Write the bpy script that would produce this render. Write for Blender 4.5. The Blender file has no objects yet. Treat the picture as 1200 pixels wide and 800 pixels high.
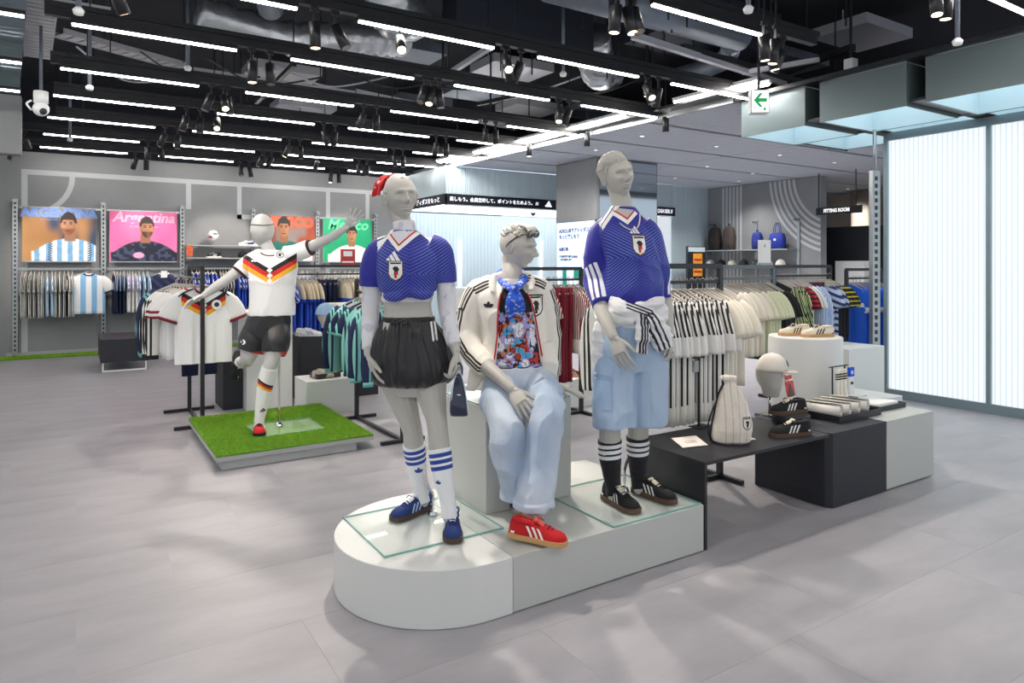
import bpy, bmesh, math, random
import numpy as np
from mathutils import Vector, Matrix, noise
from mathutils.bvhtree import BVHTree
from mathutils.geometry import tessellate_polygon

S = bpy.context.scene
COL = S.collection
random.seed(7)
rng = np.random.default_rng(7)
PI = math.pi

# ------------------------------------------------------------------ camera, world, exposure
H = 1.52; F = 800.0; HY = 310.0
A = math.atan(512 / 800)
Dv = Vector((math.sin(A), math.cos(A), 0)); Rv = Vector((math.cos(A), -math.sin(A), 0)); Uv = Vector((0, 0, 1))
cam_d = bpy.data.cameras.new('camera'); cam = bpy.data.objects.new('camera', cam_d); COL.objects.link(cam)
cam_d.sensor_width = 36; cam_d.lens = 24; cam_d.shift_y = -90 / 1200
cam_d.clip_start = 0.02; cam_d.clip_end = 100
cam.location = (0, 0, H); cam.rotation_euler = (PI / 2, 0, -A)
S.camera = cam
S.view_settings.view_transform = 'Standard'; S.view_settings.look = 'None'
S.view_settings.exposure = 0.72; S.view_settings.gamma = 1.0; S.view_settings.use_curve_mapping = False
W = bpy.data.worlds.new('world'); S.world = W; W.use_nodes = True
W.node_tree.nodes['Background'].inputs[0].default_value = (0.86, 0.92, 1.0, 1)
W.node_tree.nodes['Background'].inputs[1].default_value = 0.5
LIN = 24.0        # linear ceiling lamps
SPOT = 120.0       # track spotlights, W

# ------------------------------------------------------------------ helpers
def P(px, py, Z=0.0):
    z = (H - Z) * F / (py - HY)
    v = Dv * z + Rv * ((px - 600) / F * z); v.z = Z
    return v
def at(px, py, z):
    v = Dv * z + Rv * ((px - 600) / F * z); v.z = H - (py - HY) / F * z
    return v
def onY(px, py, Y):
    k = (px - 600) / F; return at(px, py, Y / (Dv.y + Rv.y * k))
def onX(px, py, X):
    k = (px - 600) / F; return at(px, py, X / (Dv.x + Rv.x * k))
def hx(s, a=1.0):
    s = s.lstrip('#')
    if len(s) == 3: s = ''.join(c * 2 for c in s)
    o = []
    for i in (0, 2, 4):
        c = int(s[i:i + 2], 16) / 255
        o.append(c / 12.92 if c <= .04045 else ((c + .055) / 1.055) ** 2.4)
    return (*o, a)

MATS = {}
def mat(name, col='#888', rough=.5, metal=0.0, emit=None, estr=0.0, bump=0.0, bscale=40.0, var=0.0, vscale=3.0,
        alpha=1.0, trans=0.0, coat=0.0, rnd=0.0, stretch=(1, 1, 1), attr=False, sheen=0.0):
    if name in MATS: return MATS[name]
    m = bpy.data.materials.new(name); m.use_nodes = True; MATS[name] = m
    nt = m.node_tree; N = nt.nodes; Lk = nt.links
    b = N['Principled BSDF']
    c = hx(col) if isinstance(col, str) else col
    b.inputs['Base Color'].default_value = c; m.diffuse_color = c
    b.inputs['Roughness'].default_value = rough; b.inputs['Metallic'].default_value = metal
    b.inputs['Transmission Weight'].default_value = trans; b.inputs['Alpha'].default_value = alpha
    b.inputs['Coat Weight'].default_value = coat
    if sheen: b.inputs['Sheen Weight'].default_value = sheen
    if emit:
        b.inputs['Emission Color'].default_value = hx(emit); b.inputs['Emission Strength'].default_value = estr
    tc = mp = None
    def coords():
        nonlocal tc, mp
        if mp is None:
            tc = N.new('ShaderNodeTexCoord'); mp = N.new('ShaderNodeMapping')
            mp.inputs['Scale'].default_value = stretch
            Lk.new(tc.outputs['Object'], mp.inputs['Vector'])
        return mp.outputs['Vector']
    src = None
    if attr:
        a_ = N.new('ShaderNodeAttribute'); a_.attribute_name = 'Col'; src = a_.outputs['Color']
        Lk.new(src, b.inputs['Base Color'])
    if var or rnd:
        hsv = N.new('ShaderNodeHueSaturation'); hsv.inputs['Color'].default_value = c
        if src: Lk.new(src, hsv.inputs['Color'])
        val = None
        if var:
            nz = N.new('ShaderNodeTexNoise'); nz.inputs['Scale'].default_value = vscale
            nz.inputs['Detail'].default_value = 6; nz.inputs['Roughness'].default_value = .6
            Lk.new(coords(), nz.inputs['Vector'])
            mr = N.new('ShaderNodeMapRange'); mr.inputs[1].default_value = .3; mr.inputs[2].default_value = .7
            mr.inputs[3].default_value = 1 - var; mr.inputs[4].default_value = 1 + var
            Lk.new(nz.outputs[0], mr.inputs[0]); val = mr.outputs[0]
        if rnd:
            oi = N.new('ShaderNodeObjectInfo'); m2 = N.new('ShaderNodeMapRange')
            m2.inputs[3].default_value = 1 - rnd; m2.inputs[4].default_value = 1 + rnd
            Lk.new(oi.outputs['Random'], m2.inputs[0])
            if val:
                mm = N.new('ShaderNodeMath'); mm.operation = 'MULTIPLY'
                Lk.new(val, mm.inputs[0]); Lk.new(m2.outputs[0], mm.inputs[1]); val = mm.outputs[0]
            else: val = m2.outputs[0]
        Lk.new(val, hsv.inputs['Value']); Lk.new(hsv.outputs[0], b.inputs['Base Color'])
    if bump:
        nb = N.new('ShaderNodeTexNoise'); nb.inputs['Scale'].default_value = bscale; nb.inputs['Detail'].default_value = 4
        Lk.new(coords(), nb.inputs['Vector'])
        bp = N.new('ShaderNodeBump'); bp.inputs['Strength'].default_value = bump; bp.inputs['Distance'].default_value = .01
        Lk.new(nb.outputs[0], bp.inputs['Height']); Lk.new(bp.outputs[0], b.inputs['Normal'])
    return m

def stripes(name, cols, period, axis=0, angle=0.0, rough=.75, off=0.0, axis2=None, second=None, bump=.25):
    """cloth with repeating bands: cols = [(share, hex)...] along a local axis; second = (axis, [(edge, cols or None)...])"""
    if name in MATS: return MATS[name]
    m = mat(name, '#fff', rough, bump=bump, bscale=14)
    nt = m.node_tree; N = nt.nodes; Lk = nt.links
    tc = N.new('ShaderNodeTexCoord'); mp = N.new('ShaderNodeMapping'); mp.inputs['Rotation'].default_value = (0, angle, 0)
    Lk.new(tc.outputs['Object'], mp.inputs[0])
    sp = N.new('ShaderNodeSeparateXYZ'); Lk.new(mp.outputs[0], sp.inputs[0])
    ad = N.new('ShaderNodeMath'); ad.operation = 'ADD'; ad.inputs[1].default_value = off + 10 * period
    Lk.new(sp.outputs[axis], ad.inputs[0])
    md = N.new('ShaderNodeMath'); md.operation = 'DIVIDE'; md.inputs[1].default_value = period
    Lk.new(ad.outputs[0], md.inputs[0])
    fr = N.new('ShaderNodeMath'); fr.operation = 'FRACT'; Lk.new(md.outputs[0], fr.inputs[0])
    rp = N.new('ShaderNodeValToRGB'); rp.color_ramp.interpolation = 'CONSTANT'
    Lk.new(fr.outputs[0], rp.inputs[0])
    e = rp.color_ramp.elements; t = 0.0
    tot = sum(s for s, _ in cols)
    for i, (s, c) in enumerate(cols):
        el = e[i] if i < 2 else e.new(min(t / tot, .999))
        el.position = min(t / tot, .999); el.color = hx(c); t += s
    if len(cols) == 1: e[1].color = hx(cols[0][1])
    out = rp.outputs[0]
    if second:   # (axis, lo, hi, hex): a plain band laid over the stripes between lo and hi of a local axis
        ax, lo, hi, c2 = second
        s2 = N.new('ShaderNodeSeparateXYZ'); Lk.new(tc.outputs['Object'], s2.inputs[0])
        g1 = N.new('ShaderNodeMath'); g1.operation = 'GREATER_THAN'; g1.inputs[1].default_value = lo
        g2 = N.new('ShaderNodeMath'); g2.operation = 'LESS_THAN'; g2.inputs[1].default_value = hi
        Lk.new(s2.outputs[ax], g1.inputs[0]); Lk.new(s2.outputs[ax], g2.inputs[0])
        mu = N.new('ShaderNodeMath'); mu.operation = 'MULTIPLY'; Lk.new(g1.outputs[0], mu.inputs[0]); Lk.new(g2.outputs[0], mu.inputs[1])
        mx = N.new('ShaderNodeMix'); mx.data_type = 'RGBA'; mx.inputs['B'].default_value = hx(c2)
        Lk.new(mu.outputs[0], mx.inputs['Factor']); Lk.new(out, mx.inputs['A']); out = mx.outputs['Result']
    Lk.new(out, N['Principled BSDF'].inputs['Base Color'])
    return m

def tag(o, label=None, cat=None, group=None, kind=None):
    if label: o['label'] = label
    if cat: o['category'] = cat
    if group: o['group'] = group
    if kind: o['kind'] = kind
    return o
def empty(name, loc=(0, 0, 0), rz=0.0, label=None, cat=None, group=None):
    o = bpy.data.objects.new(name, None); COL.objects.link(o)
    o.location = loc; o.rotation_euler = (0, 0, rz); o.empty_display_size = .05
    return tag(o, label, cat, group)
def link_mesh(name, me, parent=None, loc=None):
    o = bpy.data.objects.new(name, me); COL.objects.link(o)
    if parent: o.parent = parent
    if loc is not None: o.location = loc
    return o
def dup(o, loc=None, rz=None, parent=None):
    c = o.copy(); COL.objects.link(c)
    if parent: c.parent = parent
    if loc is not None: c.location = loc
    if rz is not None: c.rotation_euler = (c.rotation_euler.x, c.rotation_euler.y, rz)
    for ch in list(o.children): dup(ch, parent=c)
    return c

def catmull(pts, sub):
    pts = [np.array(p, float) for p in pts]
    if sub <= 1 or len(pts) < 2: return pts
    out = []
    for i in range(len(pts) - 1):
        p0 = pts[max(i - 1, 0)]; p1 = pts[i]; p2 = pts[i + 1]; p3 = pts[min(i + 2, len(pts) - 1)]
        for k in range(sub):
            t = k / sub
            out.append(.5 * ((2 * p1) + (-p0 + p2) * t + (2 * p0 - 5 * p1 + 4 * p2 - p3) * t * t + (-p0 + 3 * p1 - 3 * p2 + p3) * t ** 3))
    out.append(pts[-1]); return out

class MB:
    def __init__(s): s.V = []; s.Fc = []; s.M = []; s.mi = 0
    def add(s, V, Fc):
        n = len(s.V); s.V += [tuple(v) for v in V]; s.Fc += [tuple(i + n for i in f) for f in Fc]; s.M += [s.mi] * len(Fc); return s
    def box(s, x0, x1, y0, y1, z0, z1):
        V = [(x, y, z) for z in (z0, z1) for y in (y0, y1) for x in (x0, x1)]
        return s.add(V, [(0, 2, 3, 1), (4, 5, 7, 6), (0, 1, 5, 4), (2, 6, 7, 3), (0, 4, 6, 2), (1, 3, 7, 5)])
    def obox(s, c, ax, ay, az):
        c, ax, ay, az = map(Vector, (c, ax, ay, az))
        V = [c + ax * i + ay * j + az * k for k in (-1, 1) for j in (-1, 1) for i in (-1, 1)]
        return s.add(V, [(0, 2, 3, 1), (4, 5, 7, 6), (0, 1, 5, 4), (2, 6, 7, 3), (0, 4, 6, 2), (1, 3, 7, 5)])
    def bar(s, p0, p1, w, h=None, up=(0, 0, 1)):
        p0 = Vector(p0); p1 = Vector(p1); d = p1 - p0; h = h or w
        u = Vector(up)
        if abs(d.normalized().dot(u)) > .95: u = Vector((1, 0, 0))
        x = d.cross(u).normalized(); y = x.cross(d).normalized()
        return s.obox((p0 + p1) / 2, d / 2, x * w / 2, y * h / 2)
    def prism(s, poly, z0, z1):
        n = len(poly)
        V = [(x, y, z0) for x, y in poly] + [(x, y, z1) for x, y in poly]
        Fc = [tuple(range(n - 1, -1, -1)), tuple(range(n, 2 * n))] + [(i, (i + 1) % n, n + (i + 1) % n, n + i) for i in range(n)]
        return s.add(V, Fc)
    def slab(s, poly, o, ax, ay, th):
        """polygon (u,v) in the plane o + u*ax + v*ay, thickened by vector th"""
        o, ax, ay, th = map(Vector, (o, ax, ay, th)); n = len(poly)
        V = [o + ax * u + ay * v for u, v in poly] + [o + ax * u + ay * v + th for u, v in poly]
        Fc = [tuple(range(n - 1, -1, -1)), tuple(range(n, 2 * n))] + [(i, (i + 1) % n, n + (i + 1) % n, n + i) for i in range(n)]
        return s.add(V, Fc)
    def loft(s, rings, cap=True, closed=True):
        n = len(rings[0]); V = [p for r in rings for p in r]; Fc = []
        for i in range(len(rings) - 1):
            for j in range(n if closed else n - 1):
                k = (j + 1) % n
                Fc.append((i * n + j, i * n + k, (i + 1) * n + k, (i + 1) * n + j))
        if cap:
            Fc.append(tuple(range(n - 1, -1, -1))); Fc.append(tuple((len(rings) - 1) * n + j for j in range(n)))
        return s.add(V, Fc)
    def tube(s, pts, r, n=8, sub=1, cap=True, flat=1.0, ref=None, round_end=False):
        """r: scalar or one per point; flat squashes across ref"""
        if not hasattr(r, '__len__'): r = [r] * len(pts)
        Q = catmull([(*p, rr) for p, rr in zip(pts, r)], sub)
        if round_end:
            def ext(a, b):
                a = np.array(a); b = np.array(b); dd = a[:3] - b[:3]; dd = dd / (np.linalg.norm(dd) + 1e-9)
                rr = a[3]; o = []
                for t in (.45, .8, .97): q = a.copy(); q[:3] = a[:3] + dd * rr * t; q[3] = rr * math.sqrt(max(1 - t * t, .01)); o.append(q)
                return o
            Q = ext(Q[0], Q[1])[::-1] + list(Q) + ext(Q[-1], Q[-2])
        C = [Vector(q[:3]) for q in Q]; R = [max(q[3], 1e-4) for q in Q]
        m = len(C); T = [(C[min(i + 1, m - 1)] - C[max(i - 1, 0)]).normalized() for i in range(m)]
        u = Vector(ref) if ref is not None else (Vector((0, 0, 1)) if abs(T[0].z) < .9 else Vector((1, 0, 0)))
        rings = []
        for i in range(m):
            u = (u - T[i] * u.dot(T[i])).normalized(); w = T[i].cross(u)
            rings.append([C[i] + (u * math.cos(2 * PI * j / n) * flat + w * math.sin(2 * PI * j / n)) * R[i] for j in range(n)])
        return s.loft(rings, cap)
    def cyl(s, p0, p1, r0, r1=None, n=16): return s.tube([p0, p1], [r0, r0 if r1 is None else r1], n)
    def lathe(s, prof, c=(0, 0, 0), n=24, cap=True):
        rings = [[(c[0] + r * math.cos(2 * PI * j / n), c[1] + r * math.sin(2 * PI * j / n), c[2] + z) for j in range(n)] for r, z in prof]
        return s.loft(rings, cap)
    def ell(s, c, rx, ry, rz, M=None, n=16, m=10):
        M = M or Matrix.Identity(3); rings = []
        for i in range(m + 1):
            t = -PI / 2 + PI * i / m; t = max(min(t, PI / 2 - .02), -PI / 2 + .02)
            rings.append([Vector(c) + M @ Vector((rx * math.cos(t) * math.cos(2 * PI * j / n), ry * math.cos(t) * math.sin(2 * PI * j / n), rz * math.sin(t))) for j in range(n)])
        return s.loft(rings)
    def mesh(s, name, mats, smooth=False, origin=(0, 0, 0)):
        me = bpy.data.meshes.new(name)
        ox, oy, oz = origin
        me.from_pydata([(x - ox, y - oy, z - oz) for x, y, z in s.V], [], s.Fc)
        mats = mats if isinstance(mats, (list, tuple)) else [mats]
        for m in mats: me.materials.append(m)
        if len(mats) > 1: me.polygons.foreach_set('material_index', s.M)
        if smooth: me.polygons.foreach_set('use_smooth', [True] * len(me.polygons))
        me.update(); return me
    def build(s, name, mats, parent=None, smooth=False, origin=(0, 0, 0), loc=None, bevel=0.0):
        o = link_mesh(name, s.mesh(name, mats, smooth, origin), parent, loc)
        if bevel:
            b = o.modifiers.new('bevel', 'BEVEL'); b.width = bevel; b.segments = 2; b.limit_method = 'ANGLE'
        return o

def boxo(name, x0, x1, y0, y1, z0, z1, m, parent=None, bevel=0.0, base=True):
    """a box object with its origin at its base centre"""
    o = ((x0 + x1) / 2, (y0 + y1) / 2, z0)
    b = MB().box(x0, x1, y0, y1, z0, z1)
    return b.build(name, m, parent, origin=o, loc=o, bevel=bevel)
def text(name, s, size, loc, rot, m, parent=None, align='CENTER', ext=.001, shear=0.0, sx=1.0, bold=0.0, font=None):
    c = bpy.data.curves.new(name, 'FONT'); c.body = s; c.size = size; c.align_x = align; c.align_y = 'CENTER'
    c.extrude = ext; c.shear = shear; c.offset = bold; c.resolution_u = 3
    t_ = bpy.data.objects.new(name, c); COL.objects.link(t_)
    me = bpy.data.meshes.new_from_object(t_.evaluated_get(bpy.context.evaluated_depsgraph_get()))
    bpy.data.objects.remove(t_); bpy.data.curves.remove(c)
    me.materials.clear(); me.materials.append(m)
    o = link_mesh(name, me); o.location = loc
    o.rotation_euler = rot; o.scale = (sx, 1, 1)
    if parent: o.parent = parent
    return o

def vnoise(Pn, seed=0):
    """vectorised 3D value noise in 0..1"""
    Pn = np.asarray(Pn, float) + seed * 17.31
    i = np.floor(Pn).astype(np.int64); f = Pn - i; f = f * f * (3 - 2 * f)
    def h(a):
        n = (a[:, 0] * 73856093) ^ (a[:, 1] * 19349663) ^ (a[:, 2] * 83492791) ^ (seed * 2654435)
        n = (n ^ (n >> 13)) * 1274126177; n = n ^ (n >> 16)
        return (n & 0xffff) / 65535.0
    out = 0
    for dx in (0, 1):
        for dy in (0, 1):
            for dz in (0, 1):
                w = (f[:, 0] if dx else 1 - f[:, 0]) * (f[:, 1] if dy else 1 - f[:, 1]) * (f[:, 2] if dz else 1 - f[:, 2])
                out = out + w * h(i + np.array([dx, dy, dz]))
    return out
# ------------------------------------------------------------------ materials
M_white = mat('white_paint', '#e9ebea', .45)
M_plinth = mat('plinth_white', '#dcdedb', .5, bump=.04, bscale=300)
M_plinthg = mat('plinth_grey', '#bfc2be', .5, bump=.04, bscale=300)
M_grey = mat('grey_lacquer', '#a9adad', .5)
M_black = mat('black_metal', '#22242a', .42, bump=.05, bscale=200)
M_dark = mat('dark_steel', '#24262b', .4)
M_blackboard = mat('black_laminate', '#262830', .55, bump=.12, bscale=160, var=.12, vscale=60)
M_steel = mat('brushed_steel', '#a7acae', .32, metal=.85)
M_alu = mat('aluminium_frame', '#8fa0a6', .4, metal=.4)
M_chrome = mat('chrome', '#d5d8da', .12, metal=1)
M_ceil = mat('ceiling_black', '#151924', .9)
M_track = mat('track_black', '#1b1d22', .45)
M_duct = mat('duct_steel', '#6f7886', .45, metal=.5, var=.2, vscale=2)
M_ductd = mat('duct_dark', '#1a2130', .7)
M_foil = mat('duct_foil', '#b4bac2', .3, metal=.8, bump=.9, bscale=16)
M_tray = mat('tray_grey', '#b3b6bf', .5, metal=.3)
M_wall = mat('wall_plaster', '#8e9092', .85, bump=.12, bscale=18, var=.07, vscale=1.6)
M_line = mat('wall_line_paint', '#c3c6c9', .8)
M_tile = mat('floor_tile_vinyl', '#a5a3a8', .42, var=.13, vscale=2.6, rnd=.02, bump=.03, bscale=60, stretch=(.5, 1.7, 1))
M_lamp = mat('lamp_diffuser', '#ffffff', .5, emit='#fff8f2', estr=LIN)
M_turf = mat('turf_base', '#5c8a24', .95, var=.25, vscale=30)
M_grass = mat('turf_blade', '#86b332', .8, var=.25, vscale=25)
M_slat = mat('ceiling_slat_panel', '#c3c8d1', .7)
M_ribbed = mat('ribbed_polycarbonate', '#bfd0d8', .4)
M_glassp = mat('glass_plate', '#e6f5f1', .02, alpha=.14, coat=1.0)
M_glasse = mat('glass_edge', '#8cc4ba', .15, alpha=.75)
M_mirror = mat('mirror', '#c3ced6', .05, metal=1)

# ------------------------------------------------------------------ floor
fl = MB().box(-8, 24, -5, 18, -.1, -.0012).build('floor', M_tile)
tag(fl, kind='structure', label='grey stone-effect vinyl tile floor of the shop')
TW, TD = 1.22, .61
tile_me = MB().box(-TW / 2 + .0005, TW / 2 - .0005, -TD / 2 + .0005, TD / 2 - .0005, -.0012, 0).mesh('floor_tile', M_tile)
cells = []
for j in range(-2, 24):
    for i in range(-6, 14):
        x = i * TW + (j % 3) * TW / 3 - .2; y = j * TD + .2
        z = x * Dv.x + y * Dv.y; u = x * Rv.x + y * Rv.y
        if z < .9 or abs(u / z) > .95: continue
        cells.append((z, x, y))
cells.sort()
for z, x, y in cells[:290]:
    link_mesh('floor_tile', tile_me, fl, (x, y, 0))
mb = MB()
for z, x, y in cells[290:]:
    mb.box(x - TW / 2 + .0008, x + TW / 2 - .0008, y - TD / 2 + .0008, y + TD / 2 - .0008, -.0012, 0)
tag(mb.build('far_floor_tiles', M_tile, fl), kind='stuff')

# ------------------------------------------------------------------ back wall with painted pitch lines
WY = 13.9
wb = MB().box(-8, 8.6, WY, WY + .2, 0, 3.4).build('wall_back', M_wall); tag(wb, 'grey plaster back wall with painted white pitch lines', kind='structure')
bh = MB().box(-8, 18, WY - .02, WY + .2, 3.4, 4.7).build('wall_header', M_ceil); tag(bh, kind='structure')
ln = lambda x0, x1, z0, z1: MB().box(x0, x1, WY - .004, WY + .01, z0, z1).build('painted_line', M_line, wb)
T = .085
ln(-.75, 9, 3.02, 3.02 + T); ln(-.75, -.75 + T, .05, 3.02); ln(1.73, 1.73 + T, 2.55, 3.02)
ln(2.62, 2.62 + T, 2.4, 3.02); ln(2.62, 3.7, 2.4, 2.4 + T); ln(4.35, 4.35 + T, 1.3, 3.02); ln(5.2, 5.2 + T, 1.3, 3.02)
mb = MB(); n = 14
ri, ro = .62, .70
arc = [(math.cos(t), math.sin(t)) for t in [(-PI / 2) * k / n for k in range(n + 1)]]
poly = [(-.70 + ro * c, 3.02 + ro * s) for c, s in arc] + [(-.70 + ri * c, 3.02 + ri * s) for c, s in arc[::-1]]
mb.slab(poly, (0, WY + .01, 0), (1, 0, 0), (0, 0, 1), (0, -.014, 0)); mb.build('painted_line', M_line, wb)
MB().box(-.95, 8.5, WY - .03, WY, 0, .07).build('baseboard_back', M_grey); tag(bpy.data.objects['baseboard_back'], kind='structure')

# green turf strip along the walls
def grass(name, poly_fn, n, x0, x1, y0, y1, z, hgt, parent=None, kind='stuff', origin=(0, 0, 0), w=.006):
    X = rng.uniform(x0, x1, n); Y = rng.uniform(y0, y1, n)
    k = np.array([poly_fn(a, b) for a, b in zip(X, Y)]); X = X[k]; Y = Y[k]; n = len(X)
    th = rng.uniform(0, 2 * PI, n); hh = hgt * rng.uniform(.5, 1.1, n); lean = rng.normal(0, .35, (n, 2)) * hh[:, None]
    B = np.stack([X, Y, np.full(n, z)], 1) - np.array(origin)
    dx = np.stack([np.cos(th) * w / 2, np.sin(th) * w / 2, np.zeros(n)], 1)
    tip = B + np.stack([lean[:, 0], lean[:, 1], hh], 1)
    V = np.stack([B - dx, B + dx, tip], 1).reshape(-1, 3)
    me = bpy.data.meshes.new(name); me.from_pydata(V.tolist(), [], np.arange(3 * n).reshape(-1, 3).tolist())
    me.materials.append(M_grass); o = link_mesh(name, me, parent); o['kind'] = kind
    return o
ts = MB().box(-.98, 5.9, 13.42, 13.81, 0, .012); ts.box(-3.2, -.98, 8, 13.81, 0, .012)
tsr = ts.build('turf_strip', M_turf); tag(tsr, 'green artificial turf strip along the foot of the grey wall', 'turf', kind='thing')
grass('grass_blades', lambda x, y: True, 9000, -.98, 3, 13.42, 13.8, .012, .03, tsr, w=.014)
grass('grass_blades', lambda x, y: True, 3000, -1.5, -.98, 11.5, 13.8, .012, .03, tsr, w=.014)

# left bulkhead and corrugated soffit
b = MB().box(-4, -.56, 10.35, 10.55, 2.88, 3.6).build('wall_left_bulkhead', M_wall); tag(b, kind='structure')
MB().box(-2.2, -.80, 10.32, 10.36, 2.92, 3.36).build('bulkhead_opening', M_ceil, b)
rings = []
N = 200
for k in range(N):
    y = 4.2 + k * (10.3 - 4.2) / (N - 1); zz = 3.62 + .018 * math.sin(k * PI / 2 + .5) * (1 if k % 2 else 1)
    rings.append([(-3.5, y, zz), (-.32 - .07 * (y - 6.64), y, zz), (-.32 - .07 * (y - 6.64), y, zz + .03), (-3.5, y, zz + .03)])
cs = MB().loft(rings).build('ceiling_corrugated_panel', mat('corrugated_steel', '#7d8b98', .3, metal=.8)); tag(cs, kind='structure')

# ------------------------------------------------------------------ ceiling slab, black
c = MB().box(-8, 24, -5, 18, 4.6, 4.8).build('ceiling', M_ceil); tag(c, kind='structure')

# dropped perforated ceiling on the far side
EX = lambda Y: 6.42 - .05 * (Y - 6.4)
jy = [5.30, 6.7, 8.06, 9.28, 10.6, 12.0, 13.86]
dc = MB().box(6.2, 20, 5.3, 14, 3.47, 3.5).build('ceiling_dropped', M_dark); tag(dc, kind='structure', label='dropped grey perforated panel ceiling')
for a_, b_ in zip(jy[:-1], jy[1:]):
    for x0, x1 in ((None, 9.6), (9.62, 12.9), (12.92, 20)):
        xa = EX(a_) if x0 is None else x0; xb = EX(b_) if x0 is None else x0
        y0, y1 = a_ + .045, b_ - .045
        MB().prism([(xa, y0), (x1, y0), (x1, y1), (xb, y1)], 3.42, 3.46).build('ceiling_panel', M_slat, dc)
        ns = int((y1 - y0) / .1); q = MB()
        for i in range(ns):
            yy = y0 + (i + .5) * (y1 - y0) / ns
            q.box(xa + .01, x1 - .01, yy - .022, yy + .022, 3.4165, 3.4205)
        tag(q.build('panel_ribs', M_slat, dc), kind='stuff')
MB().prism([(EX(5.3) - .04, 5.3), (EX(5.3), 5.3), (EX(13.8), 13.8), (EX(13.8) - .04, 13.8)], 3.40, 3.50).build('edge_trim', M_steel, dc)

# fluorescent tubes in the edge cove of the dropped ceiling
tube_n = 0
for Y0 in (4.75, 6.75, 8.0, 9.3, 10.6):
    for k in range(3):
        dx = -.12 - .1 * k; L = 1.18
        r = empty('cove_batten', (EX(Y0) + dx, Y0 + .08 * (k % 2), 3.5))
        tag(r, 'bare white fluorescent batten in the cove along the dropped ceiling edge', 'ceiling lamp', 'cove battens along the dropped ceiling')
        MB().box(-.02, .02, 0, L, .0, .04).build('housing', M_white, r)
        MB().box(-.016, .016, .02, L - .02, -.02, 0).build('tube', M_lamp, r)
        r.rotation_euler.z = .05

# ------------------------------------------------------------------ linear lights on black tracks
def spot_mesh():
    b = MB().tube([(0, 0, 0), (0, 0, -.19)], .042, 14).mesh('body', M_track, True)
    l = MB().tube([(0, 0, -.186), (0, 0, -.191)], .034, 14).mesh('lens', mat('spot_lens', '#fff', .3, emit='#ffdcae', estr=5))
    ar = MB().box(-.008, .008, -.012, .012, -.01, .1); ar.box(-.03, .03, -.015, .015, .085, .115)
    return b, l, ar.mesh('arm', M_track)
sp_b, sp_l, sp_a = spot_mesh()
sp_dim = MB().tube([(0, 0, -.186), (0, 0, -.191)], .034, 14).mesh('lens', mat('spot_lens_dim', '#8a8078', .3))
def spotlight(x, y, z, rx, rz, row, lit=True, aim=None, power=None):
    r = empty('track_spotlight', (x, y, z), 0)
    tag(r, 'black cylinder spotlight hanging from the %s' % row, 'spotlight', 'spotlights on the %s' % row)
    link_mesh('arm', sp_a, r, (0, 0, 0))
    b = link_mesh('body', sp_b, r, (0, 0, 0)); b.rotation_euler = (rx, 0, rz)
    l = link_mesh('lens', sp_l if lit else sp_dim, b)
    if aim is not None:
        d = (Vector(aim) - Vector((x, y, z))); q = d.to_track_quat('-Z', 'Y'); b.rotation_euler = q.to_euler()
    if power:
        ld = bpy.data.lights.new('spot_lamp', 'SPOT'); ld.energy = power; ld.spot_size = math.radians(46); ld.spot_blend = .55
        ld.shadow_soft_size = .06; ld.color = (1, .9, .8)
        lo = bpy.data.objects.new('spot_lamp', ld); COL.objects.link(lo); lo.parent = b; lo.location = (0, 0, -.2)
    return r
rows = [(-1.95, 'front lighting track'), (-.55, 'front lighting track'), (.85, 'front lighting track'), (2.25, 'front lighting track'), (3.64, 'track over the display table'),
        (5.12, 'track over the main platform'), (6.4, 'track over the turf platform'), (7.9, 'track behind the turf platform'),
        (9.2, 'track before the ottoman'), (10.6, 'track over the ottoman'), (12.0, 'track by the posters'), (13.35, 'track against the back wall')]
lin_h = MB().box(0, 1.24, -.022, .022, 0, .035).mesh('housing', M_track)
lin_d = MB().box(.01, 1.23, -.016, .016, -.014, 0).mesh('diffuser', M_lamp)
trk = {}
for Y, nm in rows:
    sk = -.065 * (Y - 6.4) if Y > 4 else .02
    x_end = EX(Y) + .05 if Y > 5 else (5.5 if Y > 3 else 6.4)
    xs = -.2 if 4 < Y < 10.7 else -5.3
    t = MB().box(xs, x_end, Y - .03, Y + .03, 3.455, 3.52); t.box(xs, x_end, Y - .055, Y + .055, 3.52, 3.56)
    for xx in np.arange(.1, x_end, 1.6): t.bar((xx, Y, 3.56), (xx, Y, 4.57), .01)
    to = t.build('lighting_track', M_track); tag(to, 'long black ceiling %s carrying lamps' % nm, 'lighting track', 'black lighting tracks')
    trk[Y] = to
    start = -.03 + sk
    k0 = -3 if Y > 4 else -2
    for k in range(-3, 6):
        x = start + 1.70 * k
        if Y == 5.12: x += .1
        if k == -1 and 5 < Y < 9.5: x += .17
        if abs(Y - 3.64) < .01: x = 3.54 + 1.7 * (k - 2)
        if x + 1.24 > x_end + .02: continue
        if Y == 3.64 and k > 2: continue
        if Y > 9.3 and k == -1: continue
        r = empty('linear_light', (x, Y, 3.42)); tag(r, 'slim white linear lamp on the %s' % nm, 'ceiling lamp', 'linear lamps on the %s' % nm)
        link_mesh('housing', lin_h, r); link_mesh('diffuser', lin_d, r)
        if Y > 3 and k >= 0 and x + 1.6 < x_end:
            for q, dx in enumerate((1.36, 1.52)):
                rr = random.Random(int(Y * 100) + k * 7 + q)
                lit = (q == 0 and rr.random() < .6)
                spotlight(x + dx, Y, 3.338, rr.uniform(-.5, .5), rr.uniform(0, 6.28), nm, lit)
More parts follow.
